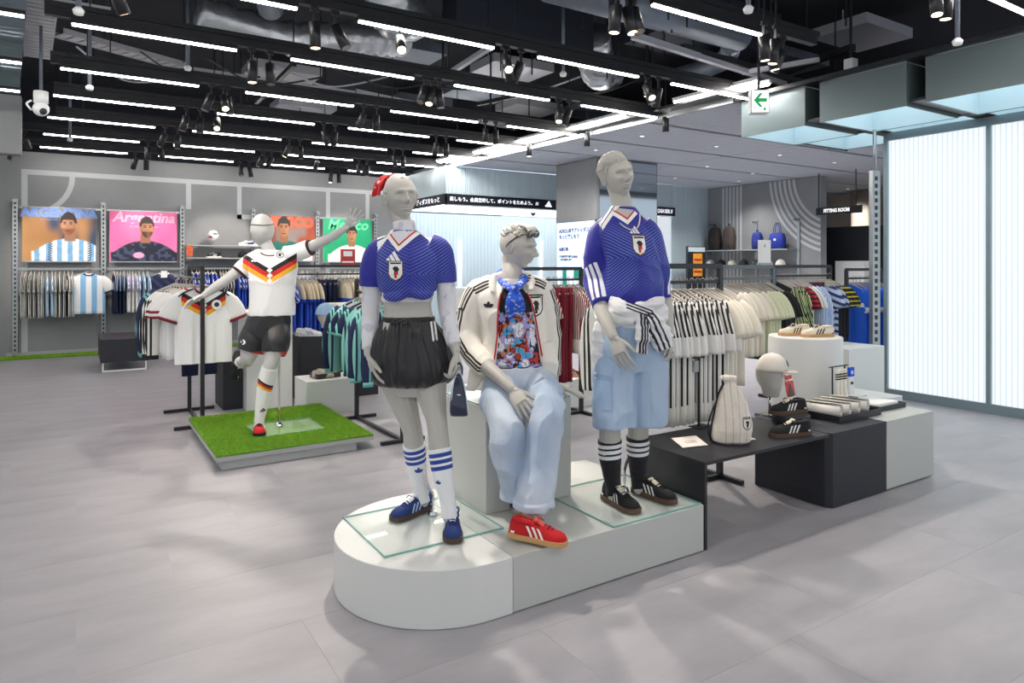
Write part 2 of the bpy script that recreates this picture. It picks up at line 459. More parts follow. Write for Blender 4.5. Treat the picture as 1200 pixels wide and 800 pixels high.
# ------------------------------------------------------------------ cash desk kiosk, pillar, far walls
M_led = mat('led_board', '#10131f', .4)
M_ledtxt = mat('led_text', '#ffffff', .5, emit='#e8ecff', estr=.75)
M_soffit = mat('lit_soffit', '#ffffff', .5, emit='#f6fbff', estr=1.5)
M_kioskwall = mat('kiosk_wall', '#c8d6dd', .45)
KX, KY = 5.94, 11.6
def ribbed(name, p0, p1, z0, z1, m, parent=None, pitch=.05, depth=.012, th=.02, kind=None):
    """upright sheet from p0 to p1 (xy) with fine vertical ribs, ribs toward the side on the right of p0>p1"""
    p0 = Vector((*p0, 0)); p1 = Vector((*p1, 0)); d = p1 - p0; L = d.length; d.normalize(); nrm = Vector((d.y, -d.x, 0))
    k = max(2, int(L / pitch)); front = []
    for i in range(k):
        for f, h in ((0, 0), (.12, depth), (.88, depth), (1, 0)):
            front.append(p0 + d * (L * (i + f) / k) + nrm * h)
    ring = [(q.x, q.y) for q in front] + [((p1 - nrm * th).x, (p1 - nrm * th).y), ((p0 - nrm * th).x, (p0 - nrm * th).y)]
    b = MB(); n = len(ring); nf = len(front)
    V = [(x, y, z0) for x, y in ring] + [(x, y, z1) for x, y in ring]
    Fc = [(i, (i + 1) % n, n + (i + 1) % n, n + i) for i in range(n)]
    b.add(V, Fc)
    o = b.build(name, m, parent)
    if kind: o['kind'] = kind
    return o
kr = empty('wall_kiosk'); tag(kr, 'pale blue ribbed cash desk enclosure with a lit underside', kind='structure')
ribbed('ribbed_header', (KX, KY), (12.0, KY), 2.87, 3.40, M_ribbed, kr, .045)
ribbed('ribbed_header', (KX, WY - .05), (KX, KY), 2.87, 3.40, M_ribbed, kr, .045)
ribbed('inner_wall', (KX, 13.75), (13.3, 13.75), 0, 2.66, M_kioskwall, kr, .09)
ribbed('side_wall', (13.0, 11.75), (13.35, 11.75), 0, 3.40, M_ribbed, kr, .05)
ribbed('side_wall', (12.0, 11.7), (13.0, 11.7), 0, 3.40, M_ribbed, kr, .05)
MB().box(KX + .05, 12, KY + .05, 13.7, 2.69, 2.72).build('soffit', M_soffit, kr)
MB().box(KX + .03, 12, KY + .1, KY + .13, 2.66, 2.69).build('soffit_rail', M_grey, kr)
for X in (7.35, 8.55, 9.6):
    MB().box(X, X + .05, 13.70, 13.735, .9, 2.1).build('wall_light_line', M_soffit, kr)
led = empty('led_ticker', (KX, KY, 2.67)); tag(led, 'dark led ticker band with white Japanese text wrapping the cash desk header', 'led sign')
MB().box(-.03, 6.06, -.04, -.014, 0, .2).build('front_band', M_led, led)
MB().box(-.03, -.008, -.04, 2.25, 0, .2).build('side_band', M_led, led)
def jp(nm, s, size, loc, rot, sx=1.0, par=led, m=M_ledtxt, al='LEFT', bold=.0012): return text(nm, s, size, loc, rot, m, par, al, .001, 0, sx, bold)
jp('lettering', '楽しもう。会員登録して、ポイントをためよう。 ///', .089, (.05, -.043, .1), (PI / 2, 0, 0), 1.0)
jp('lettering', '族 /// アディダスをもっと', .115, (-.032, 1.75, .1), (PI / 2, 0, -PI / 2), 1.18)
def bars_logo(name, o, ax, ay, th, w, m, parent):
    """three slanted bars rising to one side"""
    b = MB()
    for xr, h in ((-.20, .26), (.15, .50), (.50, .74)):
        b.slab([((xr - .28) * w, 0), (xr * w, 0), ((xr - h * .58) * w, h * w), ((xr - .26 - (h - .15) * .58) * w, (h - .15) * w)], o, ax, ay, th)
    return b.build(name, m, parent)
bars_logo('bars_logo', (2.36, -.041, .05), (1, 0, 0), (0, 0, 1), (0, -.003, 0), .17, M_ledtxt, led)
jp('lettering', 'CASH DESK ///', .125, (5.48, -.043, .1), (PI / 2, 0, 0), .62)
cd = boxo('cash_counter', 6.4, 9.4, 12.1, 12.7, 0, 1.05, M_plinth); tag(cd, 'long white cash counter under the lit kiosk soffit', 'counter')
cam_m = MB().tube([(0, 0, 0), (0, 0, -.05)], .09, 16); cam_m.ell((0, 0, -.05), .07, .07, .06)
def dome(x, y, z, label, g='dome cameras'):
    r = empty('dome_camera', (x, y, z)); tag(r, label, 'camera', g)
    MB().tube([(0, 0, 0), (0, 0, -.05)], .075, 16).build('base', M_white, r, True)
    MB().ell((0, 0, -.05), .055, .055, .06).build('dome', M_dark, r, True)
dome(8.35, 12.2, 2.68, 'small dome camera under the lit cash desk soffit')

pl = MB().box(7.72, 9.2, 9.32, 10.5, 0, 3.41).build('wall_pillar', M_wall); tag(pl, 'wide grey plaster pillar with a mirrored face', kind='structure')
MB().box(7.78, 9.16, 9.295, 9.318, .02, 3.38).build('mirror_panel', M_mirror, pl)
scr = empty('menu_screen', (7.70, 10.0, 1.0)); tag(scr, 'tall pale blue info screen with Japanese text on the grey pillar', 'screen')
MB().box(-.03, .02, -.72, .42, -.05, 1.31).build('frame', M_dark, scr)
MB().box(-.036, -.03, -.71, .41, -.04, 1.30).build('display', mat('screen_lit', '#cfe2f7', .4, emit='#cfe2f7', estr=.42), scr)
M_navy = mat('screen_text_navy', '#1c2c6e', .5); M_teal = mat('screen_teal', '#18a08c', .5)
sr = (PI / 2, 0, -PI / 2)
for s_, sz, yy, zz in (('ADICLUBでアディダスを', .088, .33, 1.14), ('もっと楽しもう', .088, .33, 1.03), ('会員特典', .07, .33, .80),
                       ('1 新商品や限定商品を', .04, .33, .67), ('  先行でお届けします', .04, .33, .61), ('2 誕生日', .045, -.06, .66)):
    text('lettering', s_, sz, (-.038, yy, zz), sr, M_navy, scr, 'LEFT', .001, 0, 1, .003)
MB().box(-.042, -.036, .10, .22, .1, .42).build('phone_icon', M_teal, scr)
MB().box(-.044, -.038, .12, .20, .44, .48).build('bottle_icon', M_teal, scr)
MB().box(-.042, -.036, -.32, -.12, .26, .42).build('bag_icon', M_teal, scr)

# striped grey wall on the far side
RX = 13.35
wr = MB().box(RX, RX + .2, 8.68, 11.85, 0, 3.41).build('wall_right', M_wall); tag(wr, 'grey plaster wall with painted white stripes and arcs', kind='structure')
for i in range(6):
    y = 10.72 + i * .105
    MB().box(RX - .005, RX + .01, y, y + .058, .02, 3.4).build('painted_stripe', M_line, wr)
for i in range(6):
    r = 1.05 + i * .12; n = 20; cy, cz = 8.25, 3.45
    a0, a1 = PI, PI * 1.5 - math.asin(min(1, .43 / r))
    pts = [(a0 + (a1 - a0) * k / n) for k in range(n + 1)]
    poly = [(-(r) * math.cos(t), r * math.sin(t)) for t in pts] + [(-(r + .06) * math.cos(t), (r + .06) * math.sin(t)) for t in pts[::-1]]
    poly = [(cy + a, min(cz + b_, 3.4)) for a, b_ in poly]
    MB().slab(poly, (RX + .01, 0, 0), (0, 1, 0), (0, 0, 1), (-.015, 0, 0)).build('painted_arc', M_line, wr)
# fitting room area
fr = MB().box(17.5, 17.6, 5, 12, 0, 3.41).build('wall_fitting_room', mat('fitting_wall', '#ded6ca', .8)); tag(fr, kind='structure')
MB().box(13.6, 18, 11.85, 11.95, 0, 3.41).build('wall_fitting_side', M_wall); tag(bpy.data.objects['wall_fitting_side'], kind='structure')
fc = boxo('fitting_cubicle', 14.2, 15.6, 8.1, 9.3, 0, 2.35, M_blackboard); tag(fc, 'black fitting room cubicle beyond the striped wall', 'cubicle')
fcb = boxo('fitting_cubicle', 14.4, 15.6, 6.9, 8.05, 0, 2.35, M_dark); tag(fcb, 'dark fitting room cubicle behind the slotted steel post', 'cubicle')
wpn = boxo('counter_panel', 13.9, 14.15, 8.05, 8.7, 0, 1.6, M_white); tag(wpn, 'white panel standing before the black fitting cubicle', 'panel')
fs = empty('fitting_room_sign', (13.0, 8.1, 2.62)); tag(fs, 'black hanging FITTING ROOM sign with white letters', 'sign')
MB().box(-.02, .02, -.52, .45, -.075, .075).build('board', M_dark, fs)
MB().bar((0, .4, .075), (0, .4, .79), .015).build('hanger_rod', M_track, fs); MB().bar((0, -.4, .075), (0, -.4, .79), .015).build('hanger_rod', M_track, fs)
text('lettering', 'FITTING ROOM', .10, (-.024, 0, 0), sr, mat('sign_white', '#f4f4f4', .5, emit='#ffffff', estr=.5), fs, 'CENTER', .001, 0, .8, .004)
for k in range(5):
    b = MB().tube([(16.8, 6.2 + k * .9, .0), (16.8, 6.2 + k * .9, 3.4)], .28, 10, flat=.35, ref=(1, 0, 0)); o = b.build('curtain', mat('curtain_cloth', '#b7ada0', .9, bump=.4, bscale=8), None, True)
    tag(o, 'tall beige curtain hanging in the fitting room', 'curtain', 'fitting room curtains')

# ------------------------------------------------------------------ backlit ribbed glass wall
GX = 7.86
def lightpanel_mat():
    m = mat('backlit_polycarbonate', '#6f7c82', .35, emit='#ffffff', estr=.52)
    nt = m.node_tree; N = nt.nodes; Lk = nt.links
    tc = N.new('ShaderNodeTexCoord'); sp = N.new('ShaderNodeSeparateXYZ'); Lk.new(tc.outputs['Object'], sp.inputs[0])
    md = N.new('ShaderNodeMath'); md.operation = 'MULTIPLY'; md.inputs[1].default_value = 1 / .05; Lk.new(sp.outputs[1], md.inputs[0])
    fr_ = N.new('ShaderNodeMath'); fr_.operation = 'FRACT'; Lk.new(md.outputs[0], fr_.inputs[0])
    rp = N.new('ShaderNodeValToRGB'); e = rp.color_ramp.elements
    e[0].position = 0; e[0].color = hx('#cfe2eb'); e[1].position = .22; e[1].color = hx('#f4fafc')
    e2 = e.new(.8); e2.color = hx('#f6fbfd'); e3 = e.new(1); e3.color = hx('#cfe2eb')
    Lk.new(fr_.outputs[0], rp.inputs[0]); Lk.new(rp.outputs[0], N['Principled BSDF'].inputs['Emission Color'])
    N['Principled BSDF'].inputs['Emission Strength'].default_value = .58
    return m
M_lp = lightpanel_mat()
gw = MB().box(GX + .06, GX + .12, -2.4, 4.33, 0, 3.03).build('wall_light_right', M_alu); tag(gw, 'floor to ceiling backlit white ribbed panel wall', kind='structure')
edges = [4.30, 3.25, 2.2, 1.15, .1, -.95, -2.0]
for y1, y0 in zip(edges[:-1], edges[1:]):
    p = ribbed('light_panel', (GX + .03, y1 - .02), (GX + .03, y0 + .02), .1, 2.95, M_lp, gw, .05, .008, .02)
for y in edges: MB().box(GX - .01, GX + .06, y - .022, y + .022, 0, 3.03).build('mullion', M_alu, gw)
MB().box(GX - .012, GX + .06, -2.4, 4.32, 2.94, 3.03).build('top_rail', M_alu, gw); MB().box(GX - .012, GX + .06, -2.4, 4.32, 0, .1).build('bottom_rail', M_alu, gw)

# ------------------------------------------------------------------ hanging luminous coffers
M_cof = mat('coffer_metal', '#6f7d80', .32, metal=.35, bump=.02); M_cofi = mat('coffer_inside', '#d5e8ee', .5)
M_cofl = mat('coffer_light', '#ffffff', .5, emit='#dff0f7', estr=.85)
def coffer(x0, x1, y0, y1, z0, z1, lab):
    r = empty('ceiling_coffer', ((x0 + x1) / 2, (y0 + y1) / 2, z0)); tag(r, lab, 'ceiling light', 'luminous ceiling coffers')
    w, d, h, t = (x1 - x0) / 2, (y1 - y0) / 2, z1 - z0, .015
    s = MB(); s.box(-w, -w + t, -d, d, 0, h); s.box(w - t, w, -d, d, 0, h); s.box(-w + t, w - t, -d, -d + t, 0, h); s.box(-w + t, w - t, d - t, d, 0, h)
    s.build('shell', M_cof, r)
    i = MB(); e = t + .001
    i.box(-w + e, -w + e + .004, -d + e, d - e, .004, h - .06); i.box(w - e - .004, w - e, -d + e, d - e, .004, h - .06)
    i.box(-w + e, w - e, -d + e, -d + e + .004, .004, h - .06); i.box(-w + e, w - e, d - e - .004, d - e, .004, h - .06)
    i.build('liner', M_cofi, r)
    MB().box(-w + e, w - e, -d + e, d - e, h - .06, h - .05).build('light_panel', M_cofl, r)
ys = [(4.43, 5.25), (3.38, 4.26), (2.33, 3.21), (1.28, 2.16), (.23, 1.11), (-.82, .06)]
nm = ['end coffer behind the exit sign', 'coffer beside the end coffer', 'coffer over the backlit wall', 'coffer over the backlit wall', 'coffer over the backlit wall', 'coffer over the backlit wall']
for (y0, y1), l in zip(ys, nm):
    coffer(6.53, 7.52, y0, y1, 3.0, 3.41, 'grey metal luminous ceiling ' + l)
    coffer(7.66, 8.6, y0, y1, 3.04, 3.41, 'pale luminous ceiling coffer in the row beyond the slotted post')
cf = MB()
for y0, y1 in zip([5.3] + [a for a, b_ in ys], [b_ for a, b_ in ys]): cf.box(6.56, 8.7, y1 + .02, y0 - .02 if y0 != 5.3 else 5.27, 3.035, 3.06)
cf.box(7.56, 7.62, -.8, 5.2, 3.03, 3.06)
cf.box(6.45, 8.8, -.9, 5.28, 3.415, 3.46)
cfo = cf.build('coffer_frame', M_dark); tag(cfo, 'dark frame grid carrying the luminous coffers', 'ceiling frame')

# exit sign
ex = empty('exit_sign', (5.47, 4.2, 2.95)); ex.rotation_euler.z = -PI / 2 + .95; tag(ex, 'green and white exit arrow sign hanging by the ceiling coffers', 'exit sign')
M_exw = mat('exit_white', '#ffffff', .5, emit='#f4fff8', estr=.7); M_exg = mat('exit_green', '#0aa05a', .5, emit='#0aa05a', estr=.2)
MB().box(-.085, .085, -.05, .05, 0, .22).build('housing', mat('exit_housing', '#c9ccce', .4), ex, bevel=.006)
MB().box(-.075, .075, -.055, -.05, .01, .21).build('face', M_exw, ex)
MB().slab([(-.062, .12), (-.008, .185), (.022, .185), (-.016, .138), (.06, .138), (.06, .102), (-.016, .102), (.022, .055), (-.008, .055)], (0, -.056, 0), (1, 0, 0), (0, 0, 1), (0, -.002, 0)).build('arrow', M_exg, ex)
MB().box(.03, .05, -.058, -.056, .02, .05).build('running_figure', M_exg, ex)
MB().bar((0, 0, .22), (0, 0, 1.62), .02).build('stem', M_track, ex)

# ------------------------------------------------------------------ services under the slab
svc = [0]
def service(b, name, m, label, cat, smooth=True, group=None):
    o = b.build(name, m, None, smooth); tag(o, label, cat, group); return o
service(MB().box(3.2, 4.95, 6.02, 6.32, 3.9, 4.55), 'air_duct', M_ductd, 'big black rectangular air duct above the main platform track', 'air duct', False)
service(MB().box(5.3, 7.2, 5.2, 5.9, 4.05, 4.55), 'air_duct', M_ductd, 'black rectangular air duct above the exit sign', 'air duct', False)
service(MB().tube([(3.4, 4.75, 3.92), (5.9, 4.75, 3.92)], .15, 16), 'round_duct', M_duct, 'round steel air duct above the display table track', 'air duct')
service(MB().tube([(6.0, 4.95, 3.92), (6.25, 5.3, 3.85), (6.3, 6.0, 3.85)], .11, 12, 4), 'round_duct', M_duct, 'bent round steel duct elbow above the exit sign', 'air duct')
def flex(pts, r, label):
    Q = catmull(pts, 14); rr = [r * (1 + .09 * math.sin(i * 1.9) + .06 * math.sin(i * 4.1)) for i in range(len(Q))]
    service(MB().tube(Q, rr, 14), 'flexible_duct', M_foil, label, 'air duct')
flex([(2.3, 5.95, 4.4), (2.55, 6.1, 3.95), (2.95, 6.6, 4.1)], .22, 'crinkled foil flexible duct bend beside the black air duct')
flex([(5.1, 6.2, 4.2), (5.5, 6.6, 3.95), (6.1, 7.1, 4.1)], .2, 'crinkled foil flexible duct sagging above the cove battens')
flex([(1.0, 7.2, 3.95), (1.9, 7.3, 3.9), (2.6, 7.2, 4.0), (3.2, 7.3, 4.1)], .17, 'long crinkled foil duct above the turf platform track')
service(MB().tube([(1.0, 5.2, 4.35), (1.6, 6.85, 4.0)], .12, 14), 'round_duct', M_duct, 'slanting round steel duct above the turf platform', 'air duct')
service(MB().tube([(.55, 5.7, 4.1), (.8, 6.9, 4.1)], .05, 10), 'service_pipe', M_duct, 'thin steel pipe crossing above the linear lamps', 'pipe')
def tray(p0, p1, w, label):
    b = MB(); p0 = Vector(p0); p1 = Vector(p1); d = (p1 - p0); L = d.length; d.normalize(); x = d.cross(Uv).normalized()
    for s in (-1, 1): b.bar(p0 + x * s * w / 2, p1 + x * s * w / 2, .012, .06)
    r = empty('cable_tray', p0); tag(r, label, 'cable tray', 'cable trays under the slab')
    o = MB(); o.V = [(Vector(v) - p0) for v in b.V]; o.Fc = b.Fc; o.M = b.M; o.build('side_rails', M_tray, r)
    k = int(L / .12); q = MB()
    for i in range(k):
        c = d * (L * (i + .5) / k); q.obox(c + Vector((0, 0, -.02)), d * .048, x * w / 2, (0, 0, .004))
    tag(q.build('tray_rungs', M_tray, r), kind='stuff')
tray(P(52, -60, 4.0), P(44, 66, 4.0), .26, 'perforated grey cable tray beside the corrugated soffit')
tray(P(68, 38, 4.0), P(215, 78, 4.0), .22, 'grey slatted cable tray slanting above the linear lamps')
tray(P(225, 84, 4.1), P(420, 112, 4.1), .26, 'grey slatted cable tray above the track behind the turf platform')
tray(P(410, 108, 4.2), P(610, 150, 4.2), .3, 'grey cable tray leading toward the cove battens')
for k, (a, b_, w) in enumerate([((300, 120, 3.75), (345, 75, 3.75), .05), ((520, 90, 3.75), (575, 55, 3.75), .05), ((640, 105, 3.8), (560, 122, 3.8), .05), ((870, 85, 3.7), (960, 70, 3.7), .05),
                            ((905, 90, 3.9), (1000, 55, 3.9), .07), ((60, 0, 3.8), (130, 12, 3.8), .04), ((800, 55, 3.75), (945, 98, 3.75), .06), ((742, 42, 3.7), (920, 98, 3.7), .06)]):
    bb = MB().bar(P(*a), P(*b_), w)
    service(bb, 'strut_channel', M_tray if k % 2 else M_track, 'thin %s strut channel running under the slab' % ('grey' if k % 2 else 'black'), 'strut channel', False, 'strut channels under the slab')
for k, (px_, py_, Z_) in enumerate([(355, 130, 4.25), (470, 65, 4.25), (600, 85, 4.3), (490, 125, 4.3), (620, 130, 4.3), (690, 135, 4.3), (330, 90, 4.3), (920, 78, 4.3), (1010, 45, 4.3), (560, 112, 4.2)]):
    c_ = P(px_, py_, Z_); bb = MB().box(c_.x - .5, c_.x + .5, c_.y - .35, c_.y + .35, Z_, Z_ + .12)
    for q_ in (-.4, .4): bb.bar((c_.x + q_, c_.y, Z_ + .12), (c_.x + q_, c_.y, 4.57), .012)
    service(bb, 'ventilation_box', M_tray if k % 2 == 0 else M_duct, 'flat grey ventilation box hung above the lighting tracks', 'ventilation box', False, 'ventilation boxes under the slab')
rods = MB()
for k in range(46):
    px_, py_ = random.choice([(random.uniform(60, 540), random.uniform(60, 150)), (random.uniform(560, 1000), random.uniform(20, 110))])
    q = P(px_, py_, 3.75); b_ = MB().bar(q, (q.x, q.y, 4.57), .012)
    o = b_.build('hanger_rod', M_track); tag(o, 'thin black threaded rod hanging from the slab', 'rod', 'threaded rods under the slab')
for k in range(8):
    q = [P(90 + 75 * k, 55 + 6 * k, 3.85), P(150 + 78 * k, 95 + 2 * k, 3.8), P(230 + 75 * k, 90, 3.9)]
    o = MB().tube(q, .012, 6, 8).build('service_cable', M_tray if k % 3 == 0 else M_track, None, True); tag(o, 'thin cable looping between the ceiling services', 'cable', 'cables under the slab')
def sprinkler(px_, py_, Z_):
    q = P(px_, py_, Z_); r = empty('sprinkler', q); tag(r, 'small white capped sprinkler drop pipe from the slab', 'sprinkler', 'sprinkler drops')
    MB().tube([(0, 0, 0), (0, 0, 4.57 - Z_)], .018, 8).build('drop_pipe', M_duct, r, True)
    MB().tube([(0, 0, -.03), (0, 0, 0), (0, 0, .02)], [.03, .038, .02], 12).build('cap', M_white, r, True)
for a_ in ((92, 12, 3.3), (105, 102, 3.3), (82, 163, 3.3), (660, 86, 3.5), (877, 10, 3.35), (1122, 48, 3.2), (220, 79, 3.5)): sprinkler(*a_)
pc = empty('ptz_camera', P(48, 130, 3.1)); tag(pc, 'white pan tilt security camera beside the linear lamps', 'camera')
MB().tube([(0, 0, .08), (0, 0, .2)], .065, 14).build('housing', M_white, pc, True)
MB().tube([(0, 0, .2), (0, 0, 1.4)], .015, 8).build('drop_pipe', M_duct, pc, True)
MB().ell((0, 0, .02), .075, .075, .075).build('camera_ball', M_white, pc, True); MB().ell((.02, -.05, -.01), .035, .035, .035).build('lens', M_dark, pc, True)
MB().tube([(-.08, 0, .1), (-.12, 0, .06), (-.08, 0, 0)], .01, 8, 4).build('cable', M_white, pc, True)
sn = empty('ceiling_sensor', P(997, 84, 3.5)); tag(sn, 'white box sensor hanging above the ceiling coffers', 'sensor')
MB().box(-.05, .05, -.05, .05, -.02, .13).build('housing', M_white, sn, bevel=.008); MB().bar((0, 0, .13), (0, 0, 1.05), .02).build('stem', M_track, sn)
sn2 = empty('smoke_detector', P(575, 137, 3.55)); tag(sn2, 'white smoke detector on a drop plate between the tracks', 'smoke detector')
MB().tube([(0, 0, -.05), (0, 0, 0), (0, 0, .03)], [.05, .09, .09], 16).build('body', M_white, sn2, True); MB().bar((0, 0, .03), (0, 0, 1.0), .02).build('stem', M_track, sn2)
# rung-like hanging cable carrier beside the bulkhead
_x = MB().bar((-.7, 12.7, 3.86), (-.7, 12.7, 4.57), .02).build('hanger_rod', M_track); tag(_x, 'thin black threaded rod hanging from the slab', 'rod', 'threaded rods under the slab')
lc = empty('cable_carrier', (-.83, 12.7, 3.1)); tag(lc, 'black hanging cable carrier with white rungs near the back wall', 'cable carrier')
MB().bar((0, 0, 0), (.12, 0, .75), .16, .05).build('spine', M_track, lc)
for k in range(4): MB().box(.0 + .02 * k - .07, .02 * k + .07, -.09, -.06, .1 + .12 * k, .125 + .12 * k).build('rung', M_white, lc)
# warm bright spots
for (px_, py_, Z_) in ((720, 14, 3.36), (741, 14, 3.36), (895, 60, 3.2), (909, 64, 3.2), (759, 105, 3.4), (1096, 8, 3.3), (1110, 10, 3.3), (780, 148, 3.3), (688, 166, 3.3), (620, 178, 3.3)):
    q = P(px_, py_, Z_); spotlight(q.x, q.y, Z_ + .12, random.uniform(-.25, .25), random.uniform(0, 6), 'ceiling rods by the coffers and cove', px_ not in (780, 688))
    o = MB().bar((q.x, q.y, Z_ + .236), (q.x, q.y, 4.57), .014).build('hanger_rod', M_track); tag(o, 'thin black threaded rod hanging from the slab', 'rod', 'threaded rods under the slab')

# fill lamps added to brighten the dim area under the dropped ceiling
M_fill = mat('fill_lamp_glow', '#fff', .4, emit='#fff6ec', estr=1.2)
for (x_, y_) in ((7.0, 7.4), (8.6, 7.4), (10.2, 7.4), (11.8, 7.4), (7.2, 8.7), (10.2, 9.0), (11.8, 9.2), (12.6, 10.2), (11.0, 10.6), (8.6, 6.1), (10.2, 6.1), (11.8, 6.1), (14.6, 7.4), (15.9, 8.2), (16.2, 9.8), (16.2, 7.0)):
    r = empty('fill_lamp', (x_, y_, 3.40)); tag(r, 'small round fill lamp added in the dropped panel ceiling', 'fill_lamp', 'added fill lamps in the dropped ceiling')
    MB().tube([(0, 0, .0), (0, 0, .011)], .038, 16).build('rim', M_white, r, True); MB().tube([(0, 0, -.003), (0, 0, .0)], .028, 16).build('lamp', M_fill, r)
    ld = bpy.data.lights.new('fill_spot', 'SPOT'); ld.energy = 75; ld.spot_size = math.radians(125); ld.spot_blend = .8; ld.shadow_soft_size = .08; ld.color = (1, .96, .92)
    lo = bpy.data.objects.new('fill_spot', ld); COL.objects.link(lo); lo.parent = r; lo.location = (0, 0, -.02)
# aimed track spots over the displays
for (x_, y_, z_, aim, w_, nm_) in ((2.2, 5.12, 3.338, (1.6, 3.0, 1.2), 170, 'track over the main platform'), (3.2, 5.12, 3.338, (2.5, 2.8, 1.0), 150, 'track over the main platform'),
        (1.35, 3.64, 3.338, (2.0, 3.1, .9), 120, 'track over the display table'), (4.9, 5.12, 3.338, (4.3, 2.9, .5), 150, 'track over the main platform'), (3.3, 3.64, 3.338, (3.5, 3.0, .5), 80, 'track over the display table'),
        (1.35, 7.9, 3.338, (1.4, 6.1, .8), 140, 'track behind the turf platform'), (1.5, 9.2, 3.338, (1.1, 7.0, 1.0), 110, 'track before the ottoman'), (-.6, 12.0, 3.338, (-.2, 13.8, 1.6), 110, 'track by the posters'),
        (.95, 12.0, 3.338, (1.0, 13.8, 1.6), 110, 'track by the posters'), (2.7, 12.0, 3.338, (2.3, 13.8, 1.7), 100, 'track by the posters'), (3.6, 12.0, 3.338, (3.6, 13.8, 1.8), 100, 'track by the posters'),
        (4.5, 12.0, 3.338, (4.7, 13.8, 1.8), 110, 'track by the posters'), (3.1, 6.4, 3.338, (2.4, 5.6, .9), 100, 'track over the turf platform'), (4.75, 6.4, 3.338, (4.0, 5.5, .9), 100, 'track over the turf platform'),
        (.2, 5.12, 3.338, (1.3, 6.0, .9), 90, 'track over the main platform')):
    spotlight(x_, y_, z_, 0, 0, nm_, True, aim, w_)
# ------------------------------------------------------------------ plinths and platforms
PT = .248
hp = MB(); n = 40
poly = [(1.605, 2.5), (1.605, 3.5)] + [(1.5 + .5 * math.cos(t), 3.0 + .5 * math.sin(t)) for t in [PI / 2 + PI * k / n for k in range(n + 1)]]
hp.prism(poly, 0.002, PT); o = hp.build('round_ended_plinth', M_plinth, bevel=.004, origin=(1.4, 3, 0), loc=(1.4, 3, 0)); tag(o, 'low white half-round plinth end under the woman mannequin', 'plinth')
o = boxo('low_plinth', 1.607, 2.807, 2.5, 3.5, .006, PT, M_plinthg, bevel=.003); tag(o, 'low grey rectangular plinth joined to the half-round end', 'plinth')
def glass(name, x0, x1, y0, y1, z, label):
    r = empty(name, ((x0 + x1) / 2, (y0 + y1) / 2, z)); tag(r, label, 'glass plate'); w, d = (x1 - x0) / 2, (y1 - y0) / 2
    MB().box(-w + .004, w - .004, -d + .004, d - .004, 0, .008).build('pane', M_glassp, r)
    e = MB(); e.box(-w, w, -d, -d + .004, 0, .0082); e.box(-w, w, d - .004, d, 0, .0082); e.box(-w, -w + .004, -d + .004, d - .004, 0, .0082); e.box(w - .004, w, -d + .004, d - .004, 0, .0082)
    e.build('polished_edge', M_glasse, r)
glass('glass_plate', 1.13, 1.74, 2.79, 3.34, PT + .0005, 'square glass base plate on the half-round plinth')
glass('glass_plate', 2.19, 2.80, 2.51, 3.11, PT + .0005, 'square glass base plate under the standing man mannequin')
o = boxo('seat_plinth', 1.757, 2.30, 2.99, 3.47, PT + .001, .79, M_plinthg, bevel=.003); tag(o, 'tall grey square plinth carrying the seated mannequin', 'plinth')
glass('glass_plate', 1.76, 2.297, 2.995, 3.465, .7905, 'glass plate on top of the seat plinth')
# turf platform
tp = empty('turf_platform', (1.47, 6.1, 0)); tag(tp, 'low grey platform topped with bright green artificial turf', 'platform')
MB().box(-.56, .47, -.71, .36, .004, .07).build('base', M_grey, tp)
MB().box(-.6, .61, -.73, .74, .071, .105).build('top_board', M_grey, tp, bevel=.002)
MB().box(-.6, .61, -.73, .74, .106, .116).build('turf_mat', M_turf, tp)
gp = lambda x, y: not (1.25 < x < 1.8 and 5.76 < y < 6.26)
g = grass('grass_blades', gp, 52000, .87, 2.08, 5.37, 6.84, .115, .022, tp, origin=(1.47, 6.1, 0), w=.0045)
glass('glass_plate', 1.25, 1.80, 5.76, 6.26, .1165, 'glass base plate laid on the green turf')
for a_, l_, m_ in (((1.5, 1.97, 7.46, 7.9, 0, 1.03), 'tall pale plinth behind the turf platform mannequin', M_plinth), ((1.3, 1.49, 7.62, 8.1, 0, .5), 'short black plinth beside the tall pale plinth', M_blackboard),
                   ((1.95, 2.47, 6.86, 7.3, 0, .346), 'low white cube plinth holding a shoe tray', M_plinth), ((2.1, 3.0, 7.6, 8.1, 0, .72), 'black plinth with the cap display head on it', M_blackboard),
                   ((2.75, 3.35, 8.3, 8.9, 0, 1.02), 'pale plinth standing behind the teal shirt rack', M_plinth), ((3.3, 5.0, 5.75, 6.15, 0, .30), 'long low white bench plinth behind the seated mannequin', M_white),
                   ((6.6, 7.25, 3.98, 4.42, 0, .66), 'pale low plinth beyond the round drum', M_plinth), ((5.7, 6.5, 3.4, 3.9, 0, .3), 'very low pale plinth before the slotted post', M_plinth)):
    o = boxo('display_plinth', *a_, m_, bevel=.003); tag(o, l_, 'plinth')
# ottoman
ot = empty('ottoman', (.6, 11.75, 0)); tag(ot, 'black box ottoman on white sled legs before the shirt wall', 'ottoman')
MB().box(-.3, .3, -.55, .55, .13, .46).build('seat_box', M_blackboard, ot, bevel=.008)
for y in (-.5, .5):
    b = MB(); b.bar((-.28, y, .01), (.28, y, .01), .02); b.bar((-.27, y, .02), (-.27, y, .13), .02); b.bar((.27, y, .02), (.27, y, .13), .02); b.build('sled_leg', M_white, ot)
